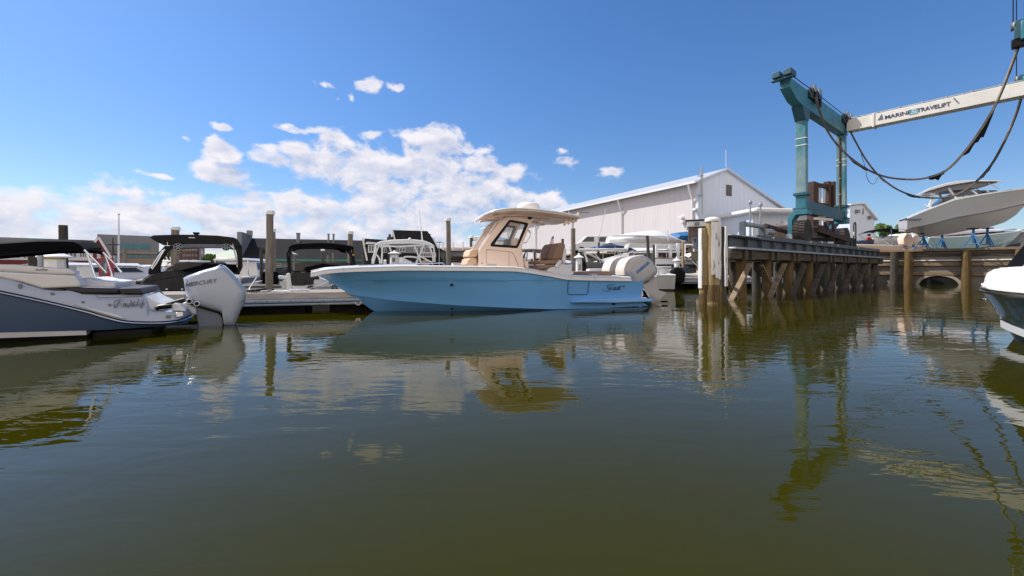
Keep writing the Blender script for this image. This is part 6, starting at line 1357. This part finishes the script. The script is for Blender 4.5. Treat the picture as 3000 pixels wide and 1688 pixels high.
# white gangway frames seen through the pier
for px, lb_, dy in ((2240,'white ladder frame seen through the second bay of the hoist pier',0),(2172,'white gangway rails seen through the first bay of the hoist pier',6)):
    f = frame(px, 27, -14, 0); e = f.root('gangway', lb_, 'gangway'); m = MB()
    for w in (0,.9): m.beam(f.P(px-28,770+dy,w), f.P(px+18,800+dy,w), .06, .07).beam(f.P(px-28,752+dy,w), f.P(px+18,782+dy,w), .05, .06); [m.beam(f.P(px-24+k*13,755+dy+k*9,w), f.P(px-28+k*13,772+dy+k*9,w), .04, .04) for k in range(4)]
    m.build('truss', WTRIM, e); 
# dock box, tan chair, canopy frame on the far dock
e = fd2.root('dock_box', 'white dock box with grey lid left of the far white pedestal', 'box'); c = fd2.L(A5([(755,1035),(910,1160)]), .5); MB().box(c[0][0],c[1][0],.5,1.3,.622,c[0][1]-.12).build('box_body', WPLA, e, bevel=.04); MB().box(c[0][0]-.05,c[1][0]+.06,.45,1.35,c[0][1]-.118,c[0][1]).build('lid', GEL2, e, bevel=.03); MB().box(c[1][0]-.9,c[1][0]-.82,.44,.5,c[0][1]-.4,c[0][1]-.2).build('latch', TRIMG, e)
craft(1965, 27.8, 10, 6.5, 2.4, 'white boat with tan seats tied up beyond the dock box', 'bow', .7, 1.0, GEL, cover=TANV)
craft(2030, 27.4, 176, 6.0, 2.3, 'white boat with tan interior beside the pile cluster', 'bimini', .7, 1.0, GEL, cover=TANV, canvas=CREAMV, ht=2.1)

e = onthing('mooring_line', 'thin dark mooring line running from the red cabinet towards the large black tower', 'rope', (*at(345,10.6), Zy(832,10.6)))
MB().tube(smooth([(0,0,0),(.35,.25,.03),(.7,.5,.1),(1.0,.8,.2)]), .012, 6).build('rope', RUB, e)
e = onthing('mooring_line', 'white mooring line from the dock up to the smaller tower boat', 'rope', (*at(868,12.6), .53))
MB().tube(smooth([(0,0,0),(.1,.3,.0),(.3,.7,.06),(.5,1.3,.25)]), .014, 6).build('rope', WTRIM, e)
e = onthing('mooring_line', 'white mooring line from the dock to the large tower boat beside the outboard cowl', 'rope', (*at(742,12.0), .53))
MB().tube(smooth([(0,0,0),(-.3,.3,.02),(-.6,.9,.12),(-.8,1.5,.35)]), .014, 6).build('rope', WTRIM, e)

# ================================================================ STERN-TO TOWER BOATS
def pr(fr, r, pts, w0, w1, name, mat, bev=.02, par=None, sm=30):
    return MB().prism(fr.L(pts, w0), w0, w1).build(name, mat, par or r, bevel=bev, seg=3, smooth=sm)
def dome(fr, r, pts, w0, w1, name, mat, bulge=.1, par=None):
    po = fr.L(pts, w0); cz = min(p[1] for p in po); se = []; c = sum(p[0] for p in po)/len(po)
    for k in range(7):
        t = k/6; s = 1-.12*(2*t-1)**4; zz = 1+bulge*sin(pi*t); se.append([(c+(p[0]-c)*s, lerp(w0,w1,t), cz+(p[1]-cz)*zz) for p in po])
    return MB().loft(se, True, True).build(name, mat, par or r, smooth=45)
f = Fr(*at(560, 13.4), 33)
tb = f.root('tower_boat', 'large black-towered wake boat with charcoal covers, speakers under its black roof', 'boat')
hull(tb, lambda a, b, z: (b-.1, a+.1, z), 6.8, 2.75, .78, 1.0, M('sandy_gelcoat', (.45,.37,.31), .3, coat=.3), n=16, rail=GEL)
roofp = B2([(255,150),(300,130),(600,122),(830,124),(1100,134),(1300,158),(1345,180),(1405,268),(1345,255),(1270,243),(1000,240),(700,240),(440,256),(380,228),(310,192)])
rp = f.L(roofp, .2); c0 = sum(p[0] for p in rp)/len(rp); se = []
for w, s, dz in ((0,.97,-.0),(.05,1,0),(.8,1,.05),(1.8,.97,.04),(2.3,.88,-.02),(2.36,.8,-.04)): se.append([(c0+(p[0]-c0)*s, w, p[1]+dz) for p in rp])
MB().loft(se, True, True).build('tower_roof', BLACKP, tb, smooth=35)
MB().lathe([(.05,0),(.05,.08),(.09,.09),(.09,.15)], (f.uz(575,690,.5)[0],.5,f.uz(575,690,.5)[1]-.05), 12).build('roof_light', BLACKP, tb)
q = f.uz(562,696.5,-.01); MB().box(q[0]-.08,q[0]+.08,-.01,.02,q[1]-.012,q[1]+.012).build('courtesy_light', WPLA, tb)
pr(f, tb, B2([(440,256),(370,330),(290,470),(232,560),(228,612),(280,612),(370,598),(378,500),(395,440),(480,330),(570,262)]), .1, .42, 'tower_leg', BLACKP)
pr(f, tb, B2([(1270,243),(1325,310),(1345,400),(1350,480),(1335,600),(1362,622),(1395,560),(1412,520),(1410,430),(1402,265),(1345,255)]), .1, .42, 'tower_leg', BLACKP)
for a in ([(415,310),(360,390),(300,480),(272,540)], [(440,300),(390,380),(340,470),(285,550)], [(470,210),(475,250)], [(1285,230),(1310,330),(1335,430),(1340,525)], [(1255,255),(1300,290)]):
    MB().tube(f.L3(B2(a), .02), .022, 8).build('grab_tube', CHROME, tb)
MB().beam(f.P(*B2([(235,600)])[0], .1), f.P(*B2([(1380,600)])[0], .1), .05, .05).build('tower_base', BLACKP, tb)
for x, y, rr in ((606,272,.108),(1203,275,.108)):
    p = f.P(*B2([(x,y)])[0], 0); so_ = MB().lathe([(rr,-.05),(rr,.12),(rr*.6,.18)], (p[0],0,p[2]), 22, 'y').build('speaker', RUB, tb)
    m = MB(); m.tube([(p[0]+rr*cos(k*pi/12), -.055, p[2]+rr*sin(k*pi/12)) for k in range(25)], .008, 6, False)
    for k in range(6): a = k*pi/3; m.beam((p[0]+.02*cos(a),-.055,p[2]+.02*sin(a)), (p[0]+rr*.9*cos(a),-.055,p[2]+rr*.9*sin(a)), .022, .01, (0,1,0))
    m.build('speaker_grille', GALV, so_)
dome(f, tb, B2([(375,590),(430,530),(560,482),(780,478),(1190,480),(1330,600),(1000,650),(600,650)]), .9, 3.2, 'bow_cover', TAUPEC)
pr(f, tb, B2([(378,598),(620,565),(880,502),(940,468),(1000,486),(1190,484),(1340,490),(1362,618),(1200,604),(900,640),(650,640),(575,622),(600,580)]), .45, .85, 'windshield_cover', BLACKC, .04)
dome(f, tb, B2([(90,775),(150,680),(250,622),(420,600),(560,580),(650,600),(760,640),(900,800),(650,812),(280,812)]), -.05, .8, 'stern_cover', GREYC, .12)
pr(f, tb, B2([(80,778),(280,815),(800,812),(800,835),(280,838),(90,800)]), -.08, .1, 'cover_hem', BLACKC)
for x in (462, 655, 745): p = f.P(*B2([(x,800)])[0], -.12); MB().ball(p, .03, 8).build('cover_snap', WPLA, tb)
p = f.P(*B2([(365,856)])[0], .06); so_ = MB().lathe([(.10,-.03),(.10,.1)], (p[0],p[1],p[2]), 20, 'y').build('transom_speaker', RUB, tb); m = MB()
for k in range(6): a = k*pi/3; m.beam((p[0],p[1]-.035,p[2]), (p[0]+.085*cos(a),p[1]-.035,p[2]+.085*sin(a)), .02, .01, (0,1,0))
m.build('speaker_grille', GALV, so_)
pr(f, tb, B2([(230,812),(290,830),(900,832),(900,885),(260,882)]), .08, .2, 'transom', M('sandy_gelcoat',(0,0,0)), .02)
MB().box(-1.2, 1.2, -.5, .08, .32, .42).build('swim_platform', GEL, tb, bevel=.04)

f = Fr(*at(940, 14.3), 24)
tb = f.root('tower_boat', 'smaller black-towered white boat with folded black canopy and pleated grey stern cover', 'boat')
hull(tb, lambda a, b, z: (b, a+.15, z), 6.5, 2.4, .72, .95, GEL, n=16, rail=GEL)
bp = f.L(A2([(525,542),(528,515),(560,495),(620,484),(850,474),(1000,480),(1120,495),(1205,512),(1220,530),(1218,542),(1150,538),(1000,518),(850,512),(640,514),(570,522)]), .1); c0 = 0; se = []
for w, s, dz in ((.05,.99,-.02),(.1,1,0),(.7,1,.05),(1.4,1,.03),(1.7,.97,-.03)): se.append([(lerp(bp[6][0],p[0],s), w, p[1]+dz) for p in bp])
MB().loft(se, True, True).build('canopy', BLACKC, tb, smooth=35)
for w in (.2, 1.3):
    for a in ([(535,540),(512,600),(515,640),(525,700),(532,800)], [(548,545),(540,640),(540,800)], [(1135,540),(1170,590),(1215,640),(1235,700),(1245,740)], [(1205,540),(1215,600),(1222,650)], [(1150,545),(1200,600),(1215,640)], [(560,520),(550,580),(530,640)]):
        MB().tube(f.L3(A2(a), w), .032, 8).build('tower_tube', BLACKP, tb)
pr(f, tb, A2([(1180,620),(1225,620),(1245,700),(1250,735),(1190,735)]), .2, .5, 'tower_leg', BLACKP)
pr(f, tb, A2([(515,640),(550,620),(552,760),(540,800),(520,790)]), .2, .5, 'tower_leg', BLACKP)
MB().ball(f.P(*A2([(1214,606)])[0], .15), .045, 10).build('orange_knob', M('orange_plastic',(.6,.25,.03),.5), tb)
pr(f, tb, A2([(1025,535),(1060,530),(1130,560),(1140,585),(1090,580)]), .6, .62, 'rolled_flap', BLACKC, .0)
dome(f, tb, A2([(550,770),(552,690),(700,684),(1180,690),(1230,740),(900,800)]), .9, 3.0, 'bow_cover', TAUPEC, .05)
pr(f, tb, A2([(690,765),(700,735),(860,705),(890,692),(930,703),(1010,710),(1180,710),(1240,740),(1240,800),(760,800)]), .4, .8, 'windshield_cover', BLACKC, .04)
dome(f, tb, A2([(548,793),(640,792),(760,798),(850,845),(855,860),(800,912),(680,930),(570,930),(550,900)]), -.05, .7, 'stern_cover', GREYC, .05)
pr(f, tb, A2([(410,832),(430,822),(500,830),(505,800),(545,797),(565,940),(565,985),(500,990),(490,870),(420,860)]), .0, .5, 'quarter', GEL, .03)
pr(f, tb, A2([(565,930),(680,925),(790,915),(1060,935),(1060,1000),(565,1000)]), -.02, .35, 'transom', GEL, .03)
for x, y in ((760,960),(1015,953)):
    p = f.P(*A2([(x,y)])[0], -.04); so_ = MB().lathe([(.1,-.03),(.1,.08)], p, 20, 'y').build('transom_speaker', RUB, tb); m = MB()
    for k in range(6): a = k*pi/3; m.beam((p[0],p[1]-.035,p[2]), (p[0]+.085*cos(a),p[1]-.035,p[2]+.085*sin(a)), .02, .01, (0,1,0))
    m.build('speaker_grille', GALV, so_)
dome(f, tb, A2([(790,900),(800,875),(870,870),(960,900),(985,938),(850,945),(800,935)]), -.45, -.1, 'folded_dinghy', GEL2, .1)
MB().box(-1.1, 1.1, -.5, -.03, .28, .36).build('swim_platform', GEL, tb, bevel=.04)
f_ = Fr(*at(836, 13.9), 14); m = MB()
# moored white skiff whose counter shows under the dock
craft(838, 16.5, 104, 5.5, 1.9, 'low dark-seated boat moored left of the small black tower', 'bow', .6, .85, GEL2, cover=BLACKC, eng=False)

# ---------------------------------------------------------------- arched white hardtop boat
f = Fr(*at(1182, 20), 10); e = f.root('hardtop_boat', 'white sportfishing boat with arched pipe-framed hardtop above the blue bow', 'boat')
hull(e, lambda a, b, z: (b, a-1, z), 8.5, 3.1, .85, 1.2, GEL, n=16)
rp = A3([(708,572),(740,545),(780,530),(900,516),(1090,510),(1230,522),(1300,545),(1345,575),(1300,572),(1200,556),(1090,552),(900,556),(800,562)]); r0 = f.L(rp, 0)
MB().loft([[(x*(1 if 0 < w < 2.2 else .98), w, z+dz) for x, z in r0] for w, dz in ((-.05,-.03),(0,0),(1.1,.06),(2.2,0),(2.25,-.03))], True, True).build('hardtop', GEL, e, smooth=35)
u_ = f.L(A3([(800,566),(900,560),(1090,556),(1200,560),(1290,576),(1090,572),(900,574)]), .1); MB().prism(u_, .1, 2.1).build('hardtop_liner', TRIMG, e)
m = MB()
for w in (0, 2.0):
    for a in ([(770,560),(735,640),(700,770)], [(790,562),(795,660),(790,770)], [(730,570),(720,640),(690,740)], [(860,562),(900,660)], [(1130,570),(1180,690),(1150,770)], [(1240,565),(1190,690),(1160,770)], [(1290,570),(1325,660),(1340,750)], [(1340,578),(1350,660),(1355,750)], [(800,575),(950,590),(1100,580),(1240,572)],
              [(690,770),(715,690),(740,680),(765,720),(775,770)], [(1210,770),(1190,700),(1215,700),(1270,730),(1330,760)], [(1010,760),(1030,700),(1130,700),(1200,715)]):
        m.tube(smooth(f.L3(A3(a), w), 3), .038, 6)
    m.build('top_frame', WPLA, e); m = MB()
MB().tube([f.P(*A3([(1222,520)])[0], .5), f.P(*A3([(1190,190)])[0], .5)], [.03,.012], 6).build('whip_antenna', WPLA, e)
m = MB(); c = f.L(A3([(1200,780),(1210,740),(1250,730),(1290,750),(1300,790)]), .5); m.prism(c, .5, 1.1).build('helm_seat', TANV, e, bevel=.06, seg=3)
pr(f, e, A3([(880,770),(890,720),(1000,700),(1130,760),(1140,790),(880,790)]), .3, 1.6, 'console', GEL, .05)
m = MB()
for k in range(4): a = A3([(1085,515)])[0]; p = f.P(a[0]-12+k*8, a[1], 0)
MB().ball(f.P(*A3([(1090,512)])[0], 0), .08, 8).build('anchor_light', WPLA, e)

# ---------------------------------------------------------------- other moored boats
craft(368, 19.5, 60, 7.0, 2.5, 'white cabin boat with dark open cabin door right of the red cabinet', 'cabin', .65, .95, GEL, ht=1.62)
craft(742, 25, 95, 7.0, 2.4, 'white hardtop cruiser with grey hull left of the tallest pile', 'cabin', .75, 1.1, M('mid_grey_gelcoat', (.28,.29,.32), .25, coat=.5), ht=2.0, eng=False)
craft(250, 20, 12, 7, 2.4, 'boat under a taupe cover with blue canvas edge behind the cream seat back', 'cover', .65, .85, GEL2, cover=TAUPEC, eng=False)
craft(640, 27, 30, 7.0, 2.4, 'white runabout far behind the large black tower', 'cabin', .7, 1.0, GEL, ht=1.7)
craft(560, 31, 15, 7.5, 2.6, 'white open boat far behind the black tower, left of the mast', 'ttop', .7, 1.0, GEL, ht=1.7)
craft(455, 30, 160, 7.5, 2.6, 'white cabin boat in front of the grey office block', 'cabin', .7, 1.0, GEL, ht=1.65)
craft(845, 28, 20, 7, 2.5, 'low white boat behind the gull pile', 'bow', .7, 1.0, GEL)
craft(1000, 30, 170, 7, 2.5, 'white boat beyond the smaller black tower on its right', 'bow', .8, 1.1, GEL)
craft(1060, 27, 15, 6.5, 2.4, 'small white boat left of the arched hardtop boat', 'bow', .8, 1.05, GEL)
craft(1345, 24, 95, 7.5, 2.6, 'cream-topped open boat just left of the main cabin', 'ttop', .8, 1.15, CREAM, topm=CREAM, ht=2.25)
craft(1345, 33, 20, 7.5, 2.6, 'white boat with round white cowl beyond the tall bare pile', 'bow', .9, 1.2, GEL, eng=GEL)
craft(1462, 34, 70, 9.5, 3.0, 'tall white boat whose upper deck peeks out behind the main windshield', 'cabin', 1.3, 1.8, GEL, ht=4.1)
craft(1590, 23, 10, 7.5, 2.6, 'white bowrider with grey canopy behind the helm seats', 'bimini', .8, 1.1, GEL, canvas=TAUPEC, ht=2.05)
craft(1745, 24, 172, 8.0, 2.7, 'white boat with flared hardtop and rod holders behind the brown bench', 'ttop', .85, 1.2, GEL, ht=2.2)
craft(1815, 26.5, 8, 7.0, 2.5, 'white boat with navy blue canopy behind the outboards', 'bimini', .8, 1.1, GEL, canvas=BLUEC, ht=2.45)
craft(1845, 31, 170, 8.5, 2.8, 'white cruiser with long dark windows under the shrink-wrapped boat', 'cabin', 1.0, 1.5, GEL, ht=3.05)
craft(1660, 30, 20, 8, 2.7, 'pale grey boat behind the plain brown pile', 'cover', .9, 1.3, GEL, cover=SHRK)
craft(1780, 19.3, 15, 5.2, 2.0, 'pale inflatable-sided boat with grey cover just behind the brown bench', 'cover', .62, .8, CREAMV, cover=GREYC, eng=False)
craft(120, 32, 5, 8, 2.6, 'white boat low behind the left seat back', 'bow', .8, 1.1, GEL)
# bicycle-handle tiller flag and gull
e = onthing('ensign', 'small striped red and white flag on a short staff behind the helm seats', 'flag', (*at(1622,25), Zy(722,25))); h_ = Zy(690,25)-Zy(722,25)
MB().tube([(0,0,-.3),(0,0,h_)], .012, 6).build('staff', WTRIM, e)
for k in range(7): MB().add([(0,0,h_*(.98-.1*k)),(-.14-.02*k,.04,h_*(.80-.1*k)),(-.14-.02*k,.04,h_*(.72-.1*k)),(0,0,h_*(.90-.1*k))], [(0,1,2,3)]).build('stripe', REDP if k%2==0 else WTRIM, e, smooth=0, solid=.01)
MB().add([(0,-.012,h_*.98),(-.07,-.012,h_*.9),(-.07,-.012,h_*.62),(0,-.012,h_*.7)], [(0,1,2,3)]).build('canton', BLUEC, e, smooth=0, solid=.01)
xg, yg = at(863, 35); e = onthing('gull', 'grey and white gull perched on the slim pile in front of the dark roof', 'bird', (xg, yg, Zy(752,35)))
g = MB(); g.loft([[(x+cos(t)*0, sin(t)*r_*.8, z+cos(t)*r_) for t in [2*pi*k/10 for k in range(10)]] for x, z, r_ in ((.3,.14,.01),(.22,.16,.04),(.08,.19,.085),(-.06,.22,.085),(-.14,.29,.05),(-.17,.35,.045),(-.22,.36,.03),(-.26,.355,.01))], True, True).build('body', WTRIM, e, smooth=60)
g = MB(); [g.loft([[(.34,s*.02,.16),(.34,s*.03,.15)],[(.1,s*.085,.26),(.12,s*.09,.15)],[(-.06,s*.07,.27),(-.04,s*.085,.2)]]) for s in (-1,1)]; g.build('wing', GALV, e, solid=.01); MB().tube([(-.24,0,.355),(-.31,0,.345)], [.012,.004], 6).build('beak', M('orange_plastic',(0,0,0)), e); MB().tube([(0,.03,.12),(0,.03,0)], .006, 5).tube([(0,-.03,.12),(0,-.03,0)], .006, 5).build('leg', M('orange_plastic',(0,0,0)), e)

# ================================================================ navy boat cut by the right edge
fr2 = Fr(8.38, 7.62, -100); rb = fr2.root('bow_of_navy_boat', 'cream-decked navy boat bow with black canvas cut off by the right edge', 'boat'); rb.name = 'navy_boat'
LN = 7.5
def hbn(t): return 1-max(0,(t-.35)/.65)**3.0
hull(rb, lambda a, b, z: (LN-a, b, z), LN, 2.7, .8, .84, NAVY, rail=CHROME, deckm=CREAM, draft=.4, keel=lambda t: -.4 if t < .89 else lerp(-.4,.74,((t-.89)/.11)**.8), chine=lambda t: lerp(.12,.3,max(0,(t-.5)/.5)), hb=hbn, cb=lambda t: .86*max(0,1-max(0,(t-.4)/.56)**2.2), n=34, railh=.09, floor=.3, cock=(.03,.45))
se = []
for a, z in ((.04,.84),(.12,.97),(.3,1.08),(.7,1.15),(1.2,1.18),(2.2,1.21),(3.4,1.23)):
    b = max(.02, hbn(1-a/LN)*1.35-.05); se.append([(a,-b,.80),(a,-b*.99,lerp(.8,z,.6)),(a,-b*.8,z-.015),(a,0,z+.03),(a,b*.8,z-.015),(a,b*.99,lerp(.8,z,.6)),(a,b,.80)])
MB().loft(se, False, True).build('foredeck', CREAMV, rb, smooth=50)
m = MB()
for s in (-1,1):
    se = []
    for k in range(16): t = 1-(.075+k*.045); a = (1-t)*LN; c = .86*max(0,1-max(0,(t-.4)/.56)**2.2)*1.35; z = lerp(.12,.3,max(0,(t-.5)/.5)); se.append([(a,s*(c*.97+.012),z-.10),(a,s*(c+.016),z+.012),(a,s*(c*.96+.0),z+.012),(a,s*(c*.93),z-.10)])
    m.loft(se, True, True)
m.build('boot_stripe', GEL, rb)
p = fr2.o
MB().loft([[(.72,-.28,1.08),(.82,-.26,1.14),(.82,.26,1.14),(.72,.28,1.08)],[(1.15,-.46,1.12),(1.25,-.42,1.5),(1.25,.42,1.5),(1.15,.46,1.12)],[(1.9,-.72,1.14),(1.95,-.66,1.62),(1.95,.66,1.62),(1.9,.72,1.14)],[(3.2,-.95,1.15),(3.0,-.9,1.6),(3.0,.9,1.6),(3.2,.95,1.15)]], False, True).build('cockpit_cover', BLACKC, rb, smooth=50)
for s in (-1,1): MB().tube([(1.35,s*.52,1.12),(1.8,s*.56,1.55),(2.2,s*.6,1.95)], .03, 8).build('windshield_frame', M('pale_blue_anodised', (.35,.45,.7), .3, .6), rb)
MB().tube([(.05,-.03,.6),(-.03,0,.6),(.05,.03,.6)], .015, 6).build('bow_eye', CHROME, rb); MB().tube([(.42,-.07,1.15),(.42,.07,1.15)], .02, 6).tube([(.42,0,1.1),(.42,0,1.15)], .015, 6).build('cleat', CHROME, rb)
